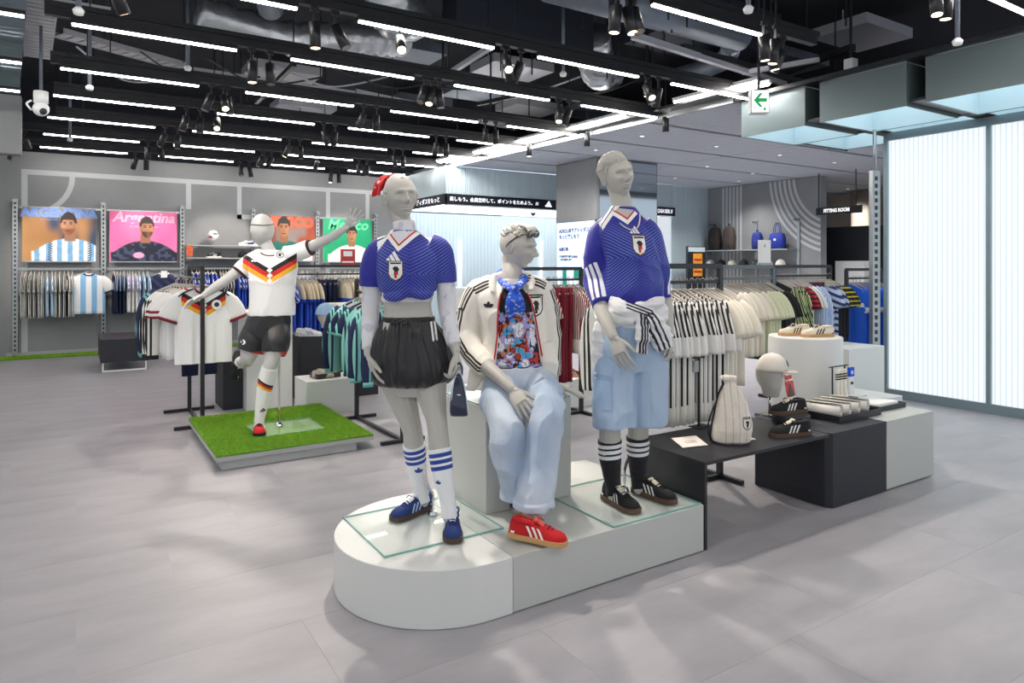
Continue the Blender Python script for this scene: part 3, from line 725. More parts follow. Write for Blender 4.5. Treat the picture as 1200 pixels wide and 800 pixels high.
# display table run
dt = empty('display_table', (3.36, 2.79, 0)); tag(dt, 'black folded-sheet display table butted to the main platform', 'table')
MB().box(-.545, .57, -.29, .29, .452, .47).build('top', M_black, dt); MB().box(-.545, -.527, -.29, .29, .004, .452).build('end_panel', M_black, dt)
cb = MB()
poly = [(4.58, 2.5), (4.58, 3.08)] + [(3.97 + .02 * math.cos(t), 3.06 + .02 * math.sin(t)) for t in (PI / 2, PI)] + [(3.95 - .0, 2.95), (3.945, 2.8), (3.94, 2.65), (3.945, 2.54), (3.97, 2.5)]
cb.prism(poly[::-1], .006, .47); o = cb.build('display_cube', M_blackboard, bevel=.003, origin=(4.27, 2.79, 0), loc=(4.27, 2.79, 0)); tag(o, 'black box plinth at the end of the black display table', 'plinth')
o = boxo('display_cube', 4.583, 5.2, 2.5, 3.1, .012, .47, M_plinthg, bevel=.003); tag(o, 'pale grey box plinth ending the display table run', 'plinth')
dr = MB().lathe([(.283, 0), (.286, .01), (.286, .92), (.283, .93), (.0, .93)], n=48).build('display_drum', M_plinth, None, True, loc=(5.1, 3.46, 0)); tag(dr, 'pale round drum plinth carrying beige trainers', 'plinth')
o.modifiers[0].limit_method = 'ANGLE'
for p in dr.data.polygons: p.use_smooth = abs(p.normal.z) < .5

# ------------------------------------------------------------------ garment racks
def rack(name, x0, y0, x1, y1, h, label, foot=.24, m=M_black, second=False, low=None):
    """freestanding rail from (x0,y0) to (x1,y1)"""
    r = empty(name, ((x0 + x1) / 2, (y0 + y1) / 2, 0)); tag(r, label, 'clothes rack', 'black clothes racks')
    a = Vector((x0, y0, 0)) - r.location; b = Vector((x1, y1, 0)) - r.location; d = (b - a).normalized(); x = Vector((d.y, -d.x, 0))
    for q in (a, b):
        MB().bar(q + Vector((0, 0, .03)), q + Vector((0, 0, h)), .035).build('post', m, r)
        MB().bar(q - x * foot + Vector((0, 0, .018)), q + x * foot + Vector((0, 0, .018)), .035, .03).build('foot', m, r)
    MB().bar(a + Vector((0, 0, h)), b + Vector((0, 0, h)), .035).build('top_bar', m, r)
    MB().bar(a + Vector((0, 0, .018)), b + Vector((0, 0, .018)), .03).build('base_bar', m, r)
    MB().bar(a + Vector((0, 0, h - .11)), b + Vector((0, 0, h - .11)), .022).build('hanging_rail', m, r)
    return r
rack('clothes_rack', 1.0, 6.92, 1.0, 7.78, 1.49, 'black clothes rack of white and navy shirts beside the turf platform')
rack('clothes_rack', 2.36, 5.42, 2.34, 6.5, 1.36, 'black clothes rack of teal shirts behind the woman mannequin', .2)
rack('clothes_rack', 2.86, 3.32, 3.87, 3.3, 1.51, 'black clothes rack of striped shirts behind the display table', .2)
rack('clothes_rack', 7.98, 4.85, 8.75, 4.85, 1.46, 'black clothes rack of bright blue shirts beside the backlit wall', .15)
rack('clothes_rack', 4.95, 4.25, 5.75, 4.25, 1.5, 'grey clothes rack of cream shirts behind the round drum', .2, mat('rack_grey', '#55636a', .4))
rack('clothes_rack', 6.65, 4.9, 7.72, 4.9, 1.5, 'black clothes rack of mixed shirts beyond the round drum', .2)
rack('clothes_rack', 3.45, 5.5, 4.36, 5.5, 1.48, 'black clothes rack of maroon trousers behind the seated mannequin', .16)
rack('clothes_rack', 2.2, 9.3, 3.6, 9.3, 1.5, 'black clothes rack of blue and cream shirts before the green poster', .2)

# ------------------------------------------------------------------ wall uprights, rails, posters
for k in range(6):
    X = -.83 + 1.245 * k
    u = empty('slotted_upright', (X, 13.87, 0)); tag(u, 'slotted grey steel wall upright %s' % (['at the end by the turf corner', 'between the blue and pink posters', 'between the pink poster and the shoe shelf', 'between the shoe shelf and the orange poster', 'between the orange and green posters', 'past the green poster'][k]), 'wall upright', 'slotted uprights on the back wall')
    MB().box(-.035, .035, -.05, 0, .02, 2.6).build('channel', M_steel, u)
    sl = MB()
    for j in range(34): sl.box(-.012, .012, -.053, -.049, .1 + j * .073, .14 + j * .073)
    tag(sl.build('slots', M_dark, u), kind='stuff')
    MB().box(-.03, .03, -.12, -.05, 2.54, 2.58).build('top_bracket', M_steel, u)
for k in range(5):
    X = -.83 + 1.245 * k + .04
    for z_, n_ in ((2.47, 'poster_rail'), (1.45, 'hanging_rail')):
        if k == 2 and z_ > 2: continue
        o = MB().box(X, X + 1.165, 13.50 if z_ < 2 else 13.79, 13.53 if z_ < 2 else 13.81, z_ - .016, z_ + .016)
        if z_ < 2:
            for xx in (X, X + 1.15): o.box(xx, xx + .015, 13.53, 13.82, z_ - .012, z_ + .012)
        o = o.build(n_, M_steel); tag(o, '%s between steel uprights in the %s wall bay' % ('steel hanging rail' if z_ < 2 else 'thin steel rail holding a poster', ['blue poster', 'pink poster', 'shoe shelf', 'orange poster', 'green poster'][k]), 'rail')

def poster(x0, x1, z0, z1, paint, label, nx=150, nz=112):
    r = empty('poster', ((x0 + x1) / 2, 13.74, z0)); tag(r, label, 'poster')
    w, h = x1 - x0, z1 - z0
    MB().box(-w / 2, w / 2, .002, .03, 0, h).build('backing_board', M_white, r)
    MB().box(-w / 2, w / 2, -.02, .03, -.02, 0).build('holder_rail', M_steel, r)
    U, Vv = np.meshgrid(np.linspace(0, 1, nx), np.linspace(0, 1, nz)); u = U.ravel(); v = Vv.ravel()
    Cc = paint(u, v); hm = bust.mask > .5
    V = np.stack([(u - .5) * w, np.zeros_like(u), v * h], 1)
    I = np.arange(nx * nz).reshape(nz, nx)
    Fc = np.stack([I[:-1, :-1].ravel(), I[:-1, 1:].ravel(), I[1:, 1:].ravel(), I[1:, :-1].ravel()], 1)
    me = bpy.data.meshes.new('print'); me.from_pydata(V.tolist(), [], Fc.tolist())
    at_ = me.color_attributes.new('Col', 'FLOAT_COLOR', 'POINT'); at_.data.foreach_set('color', np.concatenate([Cc, np.ones((len(u), 1))], 1).astype(np.float32).ravel())
    me.materials.append(mat('poster_print', '#fff', .4, attr=True)); o = link_mesh('print', me, r)
    keep = hm[Fc].all(1); me2 = me.copy(); bm = bmesh.new(); bm.from_mesh(me2); bm.faces.ensure_lookup_table()
    bmesh.ops.delete(bm, geom=[f for f, k in zip(bm.faces[:], keep) if not k], context='FACES'); bm.to_mesh(me2); bm.free()
    link_mesh('printed_head', me2, r, (0, -.008, 0))
    return r, w, h
def c3(s): return np.array(hx(s)[:3])
def mixc(Cc, mask, col): return Cc * (1 - mask[:, None]) + mask[:, None] * col
def sm(d, w=.012): return np.clip(.5 - d / (2 * w), 0, 1)
def elli(u, v, cx, cz, rx, rz, asp=1.35): return np.sqrt(((u - cx) / rx) ** 2 + ((v - cz) / rz) ** 2) - 1
def bust(u, v, Cc, cx, skin, hair, shirt, tilt=0.0, beard=None, s=1.0, look=0.0):
    """a plain generic half-length portrait: shoulders, neck, head, hair"""
    P3 = np.stack([u * 9, v * 9, u * 0], 1); nz_ = vnoise(P3 * 2, 3)
    sh = np.maximum(np.abs(u - cx) / (.44 * s) - 1, 0)
    top = .36 * s - .20 * s * np.clip(np.abs(u - cx) / (.40 * s), 0, 1) ** 2.2 + tilt * (u - cx)
    m = sm(v - top, .012) * sm(np.abs(u - cx) - .44 * s, .01)
    Cc = Cc * (1 - m[:, None]) + m[:, None] * shirt(u - cx, v, nz_)
    sk = c3(skin); skd = sk * .62
    nk = sm(np.abs(u - cx) - .065 * s, .01) * sm(np.abs(v - .40 * s) - .08 * s, .01); Cc = mixc(Cc, nk, skd)
    hc, hz = cx + look, .57 * s
    hr = sm(elli(u, v, hc, hz + .055 * s, .098 * s, .168 * s) * .1, .006); Cc = mixc(Cc, hr, c3(hair))
    fc = sm(elli(u, v, hc + look * .3, hz - .01 * s, .080 * s, .145 * s) * .1, .006) * sm(v - (hz + .09 * s), .012)
    shade = np.clip(.8 + (u - hc) * 2.2 * (1 if look >= 0 else -1), .6, 1.08)
    Cc = Cc * (1 - fc[:, None]) + fc[:, None] * sk * shade[:, None]
    bust.mask = np.maximum(hr, fc)
    if beard: Cc = mixc(Cc, fc * sm(v - (hz - .05 * s), .015) * np.clip(.6 + nz_, 0, 1), c3(beard))
    for sx in (-1, 1):
        e = sm(elli(u, v, hc + look * .6 + sx * .034 * s, hz + .028 * s, .017 * s, .009 * s) * .03, .004); Cc = mixc(Cc, e, c3('#1a1210'))
        e = sm(elli(u, v, hc + look * .6 + sx * .036 * s, hz + .055 * s, .024 * s, .008 * s) * .03, .004); Cc = mixc(Cc, e, c3(hair))
        e = sm(elli(u, v, hc + sx * .083 * s, hz, .015 * s, .04 * s) * .04, .005); Cc = mixc(Cc, e * (1 - fc), sk * .8)
    e = sm(elli(u, v, hc + look * .7, hz - .03 * s, .018 * s, .03 * s) * .03, .006); Cc = mixc(Cc, e * .5, skd)
    e = sm(elli(u, v, hc + look * .5, hz - .085 * s, .036 * s, .011 * s) * .03, .004); Cc = mixc(Cc, e, c3('#7c3a34'))
    return Cc
def band(x, per, duty): return (np.mod(x, per) / per) < duty
def blur_bg(u, v, cols, f=2.2, seed=1):
    n1 = vnoise(np.stack([u * f, v * f, u * 0], 1), seed); n2 = vnoise(np.stack([u * f * 1.7, v * f, u * 0 + 3], 1), seed + 1)
    a = c3(cols[0]) * (1 - n1[:, None]) + c3(cols[1]) * n1[:, None]
    k = np.clip((n2 - .45) * 3, 0, 1)[:, None]; return a * (1 - k) + c3(cols[2]) * k
def p1(u, v):
    Cc = blur_bg(u, v, ('#8a5a34', '#d6a266', '#36435c'), 3, 5)
    Cc = mixc(Cc, sm(.82 - v, .02), c3('#8c8c8e'))
    def shirt(x, v_, n_):
        c_ = np.where(band(x + .03, .15, .45)[:, None], c3('#7db5e0'), c3('#eef2f6')) * (.8 + .35 * n_[:, None])
        k = sm(np.abs(np.abs(x) - .27) - .03, .004) * band(v_ - np.abs(x) * .7, .045, .5); return c_ * (1 - k[:, None]) + k[:, None] * c3('#1a2036')
    return bust(u, v, Cc, .64, '#c98f6c', '#2a1b14', shirt, 0, '#8a5434', 1.18, -.02)
def p2(u, v):
    Cc = c3('#e25d9a') * np.ones((len(u), 1)) * (.9 + .25 * v[:, None]) + .08 * vnoise(np.stack([u * 4, v * 3, u], 1), 2)[:, None]
    def shirt(x, v_, n_):
        c_ = np.where((n_ > .58)[:, None], c3('#3d4766'), c3('#12172e'))
        k = sm(elli(x, v_, -.1, .12, .08, .06) * .05, .006); return c_ * (1 - k[:, None]) + k[:, None] * c3('#f5a9cd')
    return bust(u, v, Cc, .52, '#c08564', '#2b1a15', shirt, 0, '#3a221a', 1.15, .02)
def p3(u, v):
    Cc = blur_bg(u, v, ('#6b2a1e', '#b2512c', '#8c8583'), 3, 9)
    def shirt(x, v_, n_):
        c_ = np.where(((v_ - np.abs(x) * .4) > .17)[:, None], c3('#1d6e62'), c3('#e9e6dd')); return c_ * (.85 + .3 * n_[:, None])
    return bust(u, v, Cc, .40, '#b97f5a', '#15100e', shirt, 0, None, 1.25, .0)
def p4(u, v):
    Cc = c3('#0f9a6a') * np.ones((len(u), 1)) * (.9 + .2 * v[:, None])
    def shirt(x, v_, n_):
        c_ = c3('#efece4') * (.86 + .25 * n_[:, None]); k = sm(elli(x, v_, -.03, .1, .07, .05) * .05, .006); return c_ * (1 - k[:, None]) + k[:, None] * c3('#8fd3ae')
    return bust(u, v, Cc, .58, '#b98360', '#1a1310', shirt, 0, None, 1.1, .0)
r4 = (PI / 2, 0, 0)
r_, w_, h_ = poster(-.73, .30, 1.58, 2.47, p1, 'portrait poster titled ARGENTINA in blue block letters')
text('lettering', 'ARGENTINA', .20, (0, -.004, h_ - .09), r4, mat('txt_blue', '#7d9fe6', .5), r_, 'CENTER', .001, 0, .95, .012)
text('lettering', 'ALL TOGETHER   FOR ARGENTINA', .035, (0, -.004, h_ - .2), r4, mat('txt_blue', '#7d9fe6'), r_)
r_, w_, h_ = poster(.505, 1.56, 1.58, 2.46, p2, 'pink portrait poster titled Argentina in pale script')
text('lettering', 'Argentina', .25, (0, -.004, h_ - .11), r4, mat('txt_pink', '#f4b9d6', .5), r_, 'CENTER', .001, .25, .98, .006)
text('lettering', 'ALL TOGETHER FOR ARGENTINA', .03, (0, -.004, h_ - .27), r4, mat('txt_pale', '#f8d8e6'), r_)
r_, w_, h_ = poster(3.05, 4.07, 1.6, 2.48, p3, 'dark orange portrait poster titled MEXICO in block letters')
text('lettering', 'MEXICO', .27, (0, -.004, h_ - .13), r4, mat('txt_orange', '#e8613c', .5), r_, 'CENTER', .001, 0, .95, .014)
r_, w_, h_ = poster(4.245, 5.27, 1.58, 2.465, p4, 'green portrait poster titled Mexico in pale green script')
text('lettering', 'Mexico', .29, (0, -.004, h_ - .13), r4, mat('txt_mint', '#6be0a4', .5), r_, 'CENTER', .001, .25, 1, .006)
# shoe shelf bay
for z_ in (1.88, 1.65):
    o = boxo('wall_shelf', 1.70, 3.0, 13.5, 13.84, z_ - .02, z_, M_grey); tag(o, '%s grey wall shelf of trainers between the posters' % ('upper' if z_ > 1.8 else 'lower'), 'shelf')
sc = empty('shelf_sign', (1.74, 13.5, 1.67)); tag(sc, 'small orange printed card standing on the lower shoe shelf', 'card')
MB().box(-.05, .05, -.004, .004, 0, .2).build('card', mat('card_orange', '#c4572e', .5, var=.5, vscale=20), sc)
bx_ = MB().box(-.6, .6, 0, .02, 0, .3).build('back_panel', M_dark, None, loc=(2.35, 13.84, 1.18)); tag(bx_, 'dark panel under the shoe shelves on the grey wall', 'panel')
# right side shelf
rs = MB().box(-.17, .17, -1.3, 1.3, -.025, 0).build('wall_shelf', M_grey, None, loc=(13.17, 10.55, 1.87)); tag(rs, 'grey shelf of bags on the striped grey wall', 'shelf')
rs = MB().box(-.17, .17, -1.3, 1.3, -.025, 0).build('wall_shelf', M_grey, None, loc=(13.17, 10.55, 1.5)); tag(rs, 'grey shelf of caps under the bags shelf', 'shelf')
for k, y in enumerate((11.55, 10.3, 9.2)):
    o = MB().box(-.03, 0, -.03, .03, .02, 2.55); o.box(-.2, -.03, -.02, .02, 2.48, 2.52); o = o.build('slotted_upright', M_steel, None, loc=(13.348, y, 0)); tag(o, 'steel upright with a short arm on the striped wall', 'wall upright', 'uprights on the striped wall')
# slotted steel post by the backlit wall
ps = empty('slotted_post', (7.4, 4.17, 0)); ps.rotation_euler.z = -.4; tag(ps, 'floor to ceiling slotted steel post beside the backlit wall', 'post')
MB().box(-.045, .045, -.03, .03, .02, 2.55).build('channel', M_steel, ps); MB().tube([(0, 0, 2.55), (0, 0, 3.0)], .02, 12).build('top_tube', M_steel, ps, True)
MB().box(-.07, .07, -.06, .06, .0, .02).build('foot_plate', M_steel, ps)
sl = MB()
for j in range(30): sl.box(-.02, .012, -.033, -.029, .12 + j * .08, .165 + j * .08)
tag(sl.build('slots', M_dark, ps), kind='stuff')
# ------------------------------------------------------------------ hanging garments
M_hang = mat('hanger_grey', '#a8a29a', .5); M_hangc = mat('hanger_clear', '#c9cdd0', .25)
hanger_me = MB().tube([(-.19, 0, -.15), (-.05, 0, -.088), (0, 0, -.07), (.05, 0, -.088), (.19, 0, -.15)], [.009, .011, .012, .011, .009], 6, 3)
hanger_me.tube([(0, 0, -.07), (0, 0, -.03), (.02, 0, -.012), (.0, 0, .012), (-.02, 0, .002)], .0035, 6, 4)
hanger_me = hanger_me.mesh('hanger', M_hang, True)
def garment_body(L=.72, w=.235, t=.03, fold=.008, seed=0, flare=0.0):
    rows = [(-.092, .07), (-.105, .10), (-.135, .17), (-.158, .212), (-.185, .22), (-.25, .208), (-.33, .222), (-.38, w)]
    for k in range(1, 8): rows.append((-.38 - (L - .38) * k / 7, w + flare * k / 7))
    rings = []; nx = 15; rr = random.Random(seed); ph = [rr.uniform(0, 6) for _ in range(4)]
    for z, hw in rows:
        fz = min(1, max(0, (-z - .2) / .3))
        fr_, bk = [], []
        for i in range(nx):
            s = -1 + 2 * i / (nx - 1); x = hw * s
            y = .006 + (t * min(1, (-z - .05) / .15)) * max(0, 1 - s * s) ** .5
            f = fold * fz * (math.sin(s * 9 + ph[0] + z * 2) + .6 * math.sin(s * 17 + ph[1]))
            fr_.append((x, -y - f, z)); bk.append((x, y + fold * fz * math.sin(s * 8 + ph[2]), z))
        rings.append(fr_ + bk[::-1])
    return MB().loft(rings)
def sleeve(sx, kind='short', t=.4):
    if kind == 'short': pts = [(.175, 0, -.175), (.235, 0, -.235), (.285, 0, -.32), (.305, 0, -.385)]; r = [.062, .082, .088, .086]
    elif kind == 'mid': pts = [(.17, 0, -.17), (.225, 0, -.23), (.262, 0, -.32), (.275, 0, -.42), (.278, 0, -.47)]; r = [.058, .075, .08, .082, .08]
    else: pts = [(.175, 0, -.175), (.245, 0, -.26), (.285, 0, -.42), (.295, 0, -.58), (.29, 0, -.70), (.288, 0, -.74)]; r = [.062, .08, .074, .064, .055, .046]
    return MB().tube([(x * sx, y, z) for x, y, z in pts], r, 12, 2, flat=t, ref=(0, 1, 0))
def trousers(L=.95, w=.17):
    b = MB()
    for s in (-1, 1):
        rings = []
        for k in range(11):
            z = -.09 - (L - .09) * k / 10; hw = w / 2 + .01 - .02 * k / 10; cx = s * (w / 2 + .004)
            rings.append([(cx + hw * math.cos(q), .028 * math.sin(q) * (1 + .3 * math.sin(3 * q + k)), z) for q in [2 * PI * j / 14 for j in range(14)]])
        b.loft(rings)
    return b
GAR = {}
def garment(kind, body_m, sleeve_m=None, slv='short', L=.72, trous=False, collar=None, flare=0.0, seed=0, t=.015, cuff=None, name='hanging_shirt'):
    if trous: me = trousers(L).mesh('body', body_m, True)
    else: me = garment_body(L, t=t, fold=.004 if t < .025 else .008, seed=seed, flare=flare).mesh('body', body_m, True)
    parts = [('hanger', hanger_me)]
    if not trous and slv:
        for s in (-1, 1): parts.append(('sleeve', sleeve(s, slv, .42 if t > .025 else .2).mesh('sleeve', sleeve_m or body_m, True)))
        if cuff:
            for s in (-1, 1):
                p = ((.30, -.385), (.308, -.405)) if slv == 'short' else ((.288, -.73), (.288, -.77))
                parts.append(('cuff', MB().tube([(s * p[0][0], 0, p[0][1]), (s * p[1][0], 0, p[1][1])], [.09, .088] if slv == 'short' else [.05, .05], 12, flat=.48, ref=(0, 1, 0)).mesh('cuff', cuff, True)))
    if collar:
        pts = [(.075 * math.cos(q), -.032 * math.sin(q) - .004, -.094 - .028 * max(0, math.sin(q))) for q in [2 * PI * j / 16 for j in range(17)]]
        parts.append(('collar', MB().tube(pts, .009, 6).mesh('collar', collar, True)))
    GAR[kind] = (name, me, parts)
def hang(kind, x, y, z, rz, label, cat='shirt', group=None):
    name, me, parts = GAR[kind]
    o = link_mesh(name, me, None, (x, y, z)); o.rotation_euler = (0, 0, rz + random.uniform(-.09, .09)); o.location += Vector((random.uniform(-.012, .012), random.uniform(-.012, .012), 0)); tag(o, label, cat, group)
    for n_, m_ in parts: link_mesh(n_, m_, o)
    return o
def row(kind, n, p0, p1, z, rz, label, cat='shirt', group=None):
    for i in range(n):
        f = (i + .5) / n; hang(kind, p0[0] + (p1[0] - p0[0]) * f, p0[1] + (p1[1] - p0[1]) * f, z, rz, label, cat, group)
K, Wt, CR = '#1c1c20', '#ecebe6', '#e9e4d6'
def cl(name, c, **k): return mat('cloth_' + name, c, .8, bump=.25, bscale=14, **k)
c_cream = cl('cream', CR); c_white = cl('white', '#eeeeec'); c_black = cl('black', '#191a1f'); c_navy = cl('navy', '#141d3f'); c_teal = cl('teal', '#6fb5b0'); c_maroon = cl('maroon', '#7a1a2c')
c_plum = cl('plum', '#4b1c36'); c_blue = cl('blue', '#1f56d8'); c_red = cl('red', '#c8242c'); c_pale = cl('paleyellow', '#dfe3c4'); c_lblue = cl('lightblue', '#a9c4e4'); c_royal = cl('royal', '#2e59c9')
s_bwside = stripes('st_bw_edge', [(.55, Wt), (.45, K)], .021, 1, second=(2, -.52, -.355, '#efeeea'))
s_bwbody = stripes('st_bw_body', [(.55, Wt), (.45, K)], .024, 1)
s_bwtall = stripes('st_bw_tall', [(.52, Wt), (.48, K)], .030, 0, second=(2, -1.2, -.80, '#f1eee6'))
s_arg = stripes('st_arg', [(.5, '#eef1f4'), (.5, '#86b9e2')], .158, 0, off=.04)
s_bwslv = stripes('st_bw_sleeve', [(.52, Wt), (.48, K)], .030, 0, angle=-.3, second=(2, -.52, -.345, '#efeeea'))
s_mar = stripes('st_maroon', [(.5, '#ece4da'), (.5, '#8a2032')], .026, 0, second=(2, -.9, -.60, '#ece6da'))
s_green = stripes('st_green', [(.42, '#15181a'), (.2, '#c4d39a'), (.18, '#15181a'), (.2, '#b7c88c')], .036, 0, angle=-.3)
s_lb = stripes('st_lb', [(.5, '#9db9e2'), (.5, '#dfe6f2')], .02, 0)
s_check = stripes('st_check', [(.5, '#c02335'), (.5, '#3a1420')], .05, 2)
s_flor = stripes('st_floral', [(.45, '#2a3766'), (.55, '#c5d3ee')], .07, 2, angle=.35)
s_teal = stripes('st_teal', [(.36, '#15224a'), (.14, '#7fd0c8'), (.1, '#15224a'), (.14, '#7fd0c8'), (.26, '#15224a')], .11, 0)
s_teal2 = stripes('st_teal_jacket', [(.62, '#7fbcb6'), (.12, '#14264a'), (.14, '#7fbcb6'), (.12, '#14264a')], .16, 0)
s_wjack = stripes('st_white_jacket', [(.62, '#ecebe4'), (.13, K), (.12, '#ecebe4'), (.13, K)], .15, 0)
s_red3 = stripes('st_red3', [(.5, '#efeeea'), (.5, '#8e1d2c')], .05, 2, second=(2, -.28, -.05, '#efeeea'))
s_lav = stripes('st_lav', [(.5, '#b7b4dd'), (.5, '#e9e9f4')], .03, 2, angle=.7)
s_blp = stripes('st_bluewave', [(.5, '#9bc0e0'), (.5, '#e8eef4')], .09, 0)
s_cb = stripes('st_cream_blue', [(1, '#2c5bd2'), (0.0001, '#2c5bd2')], .5, 1, second=(2, -.34, 0, '#e3d6bd'))
s_yel = stripes('st_yellow', [(.7, '#17181c'), (.3, '#d8c53a')], .05, 2, second=(2, -1, -.42, '#17181c'))
s_blueprint = stripes('st_blue_print', [(1, '#1f63e0'), (.0001, '#1f63e0')], .5, 1, second=(2, -.40, -.36, '#e8eefc'))
s_navypat = stripes('st_navy_pattern', [(.6, '#151d3d'), (.4, '#2c3864')], .12, 0, angle=.8)
garment('bw', s_bwbody, s_bwside, L=.80, t=.016)
garment('bwtall', s_bwtall, s_bwslv, 'mid', L=.92, t=.014)
garment('arg', s_arg, c_white, L=.76, collar=c_navy, cuff=c_navy, t=.035)
garment('navy', c_navy, stripes('st_navy_w', [(.5, '#1b2750'), (.5, '#a8c4e6')], .03, 1), L=.78)
garment('lav', c_white, s_lav, L=.76); garment('bluewave', s_blp, s_blp, L=.78)
garment('navyfront', s_navypat, s_navypat, L=.76, collar=c_white, cuff=c_royal, t=.035)
garment('cblue', s_cb, s_cb, L=.80); garment('navytr', c_navy, trous=True, L=.95, name='hanging_trousers'); garment('whiteblue', c_white, s_lb, L=.72)
garment('teal', c_navy, s_teal, L=.78, cuff=c_teal, t=.035); garment('tealj', c_teal, s_teal2, 'long', L=.74, collar=c_teal, t=.035)
garment('tealst', s_teal, s_teal, 'long', L=.74, t=.035, cuff=c_teal)
garment('wjack', s_wjack, s_wjack, 'long', L=.74, collar=c_black, t=.03, cuff=c_black); garment('wjfront', c_cream, s_wjack, 'long', L=.76, collar=c_cream, t=.035)
garment('whitered', c_white, s_red3, L=.76, collar=c_red, t=.03); garment('cream', c_cream, c_cream, L=.72); garment('pale', c_pale, c_pale, L=.72); garment('white', c_white, c_white, L=.70)
garment('green', c_black, s_green, 'long', L=.72); garment('check', s_check, s_check, L=.66); garment('lblue', s_lb, s_lb, 'long', L=.76); garment('plum', c_plum, trous=True, L=.98, name='hanging_trousers')
garment('flor', s_flor, s_flor, L=.86); garment('yel', c_black, s_yel, L=.74, collar=cl('yellow', '#d8c53a')); garment('bprint', stripes('st_blue_body', [(1, '#1f63e0'), (.0001, '#1f63e0')], .5, 1, second=(2, -.36, -.31, '#e8eefc')), s_blueprint, L=.86, cuff=c_white)
garment('mar', s_mar, s_mar, L=.74); garment('martr', c_maroon, trous=True, L=1.02, name='hanging_trousers'); garment('black', c_black, c_black, L=.8); garment('blackbw', s_bwbody, s_bwbody, L=.8)
garment('royal', c_royal, stripes('st_royal', [(.6, '#2550c8'), (.4, '#e8ecf4')], .06, 2, angle=.6), L=.74, collar=c_white)
RY = PI / 2
# wall bays
z0 = 1.464
row('bw', 6, (-.73, 13.515), (-.42, 13.515), z0, RY, 'black and white striped shirt hung edge-on under the blue poster', group='striped shirts under the blue poster')
row('bluewave', 2, (-.42, 13.515), (-.3, 13.515), z0, RY, 'pale shirt hung among the striped shirts under the blue poster', group='pale shirts under the blue poster')
row('bw', 5, (-.3, 13.515), (-.02, 13.515), z0, RY, 'black and white striped shirt hung edge-on under the blue poster', group='striped shirts under the blue poster')
hang('white', .17, 13.50, z0, 0, 'plain white shirt hung behind the sky blue striped football shirt')
hang('arg', .2, 13.40, z0, 0, 'white and sky blue striped football shirt facing out under the blue poster')
ao = boxo('faceout_arm', .185, .215, 13.28, 13.499, 1.452, 1.464, M_steel); tag(ao, 'short steel face-out arm on the rail under the blue poster', 'rail arm')
row('navy', 4, (.53, 13.515), (.72, 13.515), z0, RY, 'navy and pale blue shirt hung edge-on under the pink poster', group='navy shirts under the pink poster')
row('lav', 4, (.72, 13.515), (.92, 13.515), z0, RY, 'lavender patterned shirt hung edge-on under the pink poster', group='lavender shirts under the pink poster')
row('bluewave', 3, (.92, 13.515), (1.08, 13.515), z0, RY, 'pale blue wave shirt hung edge-on under the pink poster', group='wave shirts under the pink poster')
o = hang('navyfront', 1.32, 13.40, z0, 0, 'navy patterned football shirt facing out under the pink poster')
MB().box(-.05, .05, -.07, -.062, -.17, -.05).build('price_card', M_white, o)
ao = boxo('faceout_arm', 1.305, 1.335, 13.28, 13.499, 1.452, 1.464, M_steel); tag(ao, 'short steel face-out arm on the rail under the pink poster', 'rail arm')
row('royal', 7, (1.75, 13.515), (2.2, 13.515), z0, RY, 'royal blue and white shirt hung under the shoe shelves', group='royal blue shirts under the shoe shelves')
row('blackbw', 5, (2.22, 13.515), (2.5, 13.515), z0, RY, 'dark striped shirt hung under the shoe shelves', group='dark shirts under the shoe shelves')
row('royal', 5, (2.52, 13.515), (2.84, 13.515), z0, RY, 'royal blue and white shirt hung under the shoe shelves', group='royal blue shirts under the shoe shelves')
row('whiteblue', 9, (2.98, 13.515), (3.9, 13.515), z0, RY, 'white and blue shirt hung under the orange poster', group='shirts under the orange poster')
row('white', 9, (4.25, 13.515), (5.2, 13.515), z0, RY, 'white shirt hung under the green poster', group='shirts under the green poster')
# rack before the green poster
zr = 1.405
row('royal', 3, (2.25, 9.3), (2.45, 9.3), zr, RY, 'royal blue and white shirt on the rack before the green poster', group='royal shirts on the poster rack')
row('cblue', 5, (2.5, 9.3), (2.78, 9.3), zr, RY, 'cream topped bright blue shirt beside the navy trousers', group='cream and blue shirts on the poster rack')
row('navytr', 5, (2.79, 9.3), (3.05, 9.3), zr, RY, 'navy pleated trousers hung between cream and blue shirts', 'trousers', 'navy trousers on the poster rack')
row('cblue', 6, (3.07, 9.3), (3.32, 9.3), zr, RY, 'cream topped bright blue shirt beside the pale striped shirts', group='cream and blue shirts on the poster rack')
row('whiteblue', 5, (3.33, 9.3), (3.56, 9.3), zr, RY, 'pale blue striped shirt at the end of the poster rack', group='pale shirts on the poster rack')
# rack beside turf platform, front to back
zr = 1.394
hang('whitered', .95, 7.10, zr, 0, 'white shirt with dark red sleeve bands behind the flag-collar shirt', group='red banded shirts beside the turf')
hang('whitered', .92, 7.20, zr, 0, 'white shirt with dark red sleeve bands behind the flag-collar shirt', group='red banded shirts beside the turf')
row('wjack', 3, (.90, 7.28), (.88, 7.46), zr, 0, 'white track jacket with black sleeve stripes on the turf-side rack', 'jacket', 'white jackets beside the turf')
row('tealst', 3, (.87, 7.48), (.85, 7.72), zr, 0, 'navy and teal striped jersey at the back of the turf-side rack', group='teal jerseys beside the turf')
hang('navytr', 1.04, 7.4, zr - .02, 0, 'navy trousers with pale stripes hung low on the turf-side rack', 'trousers')
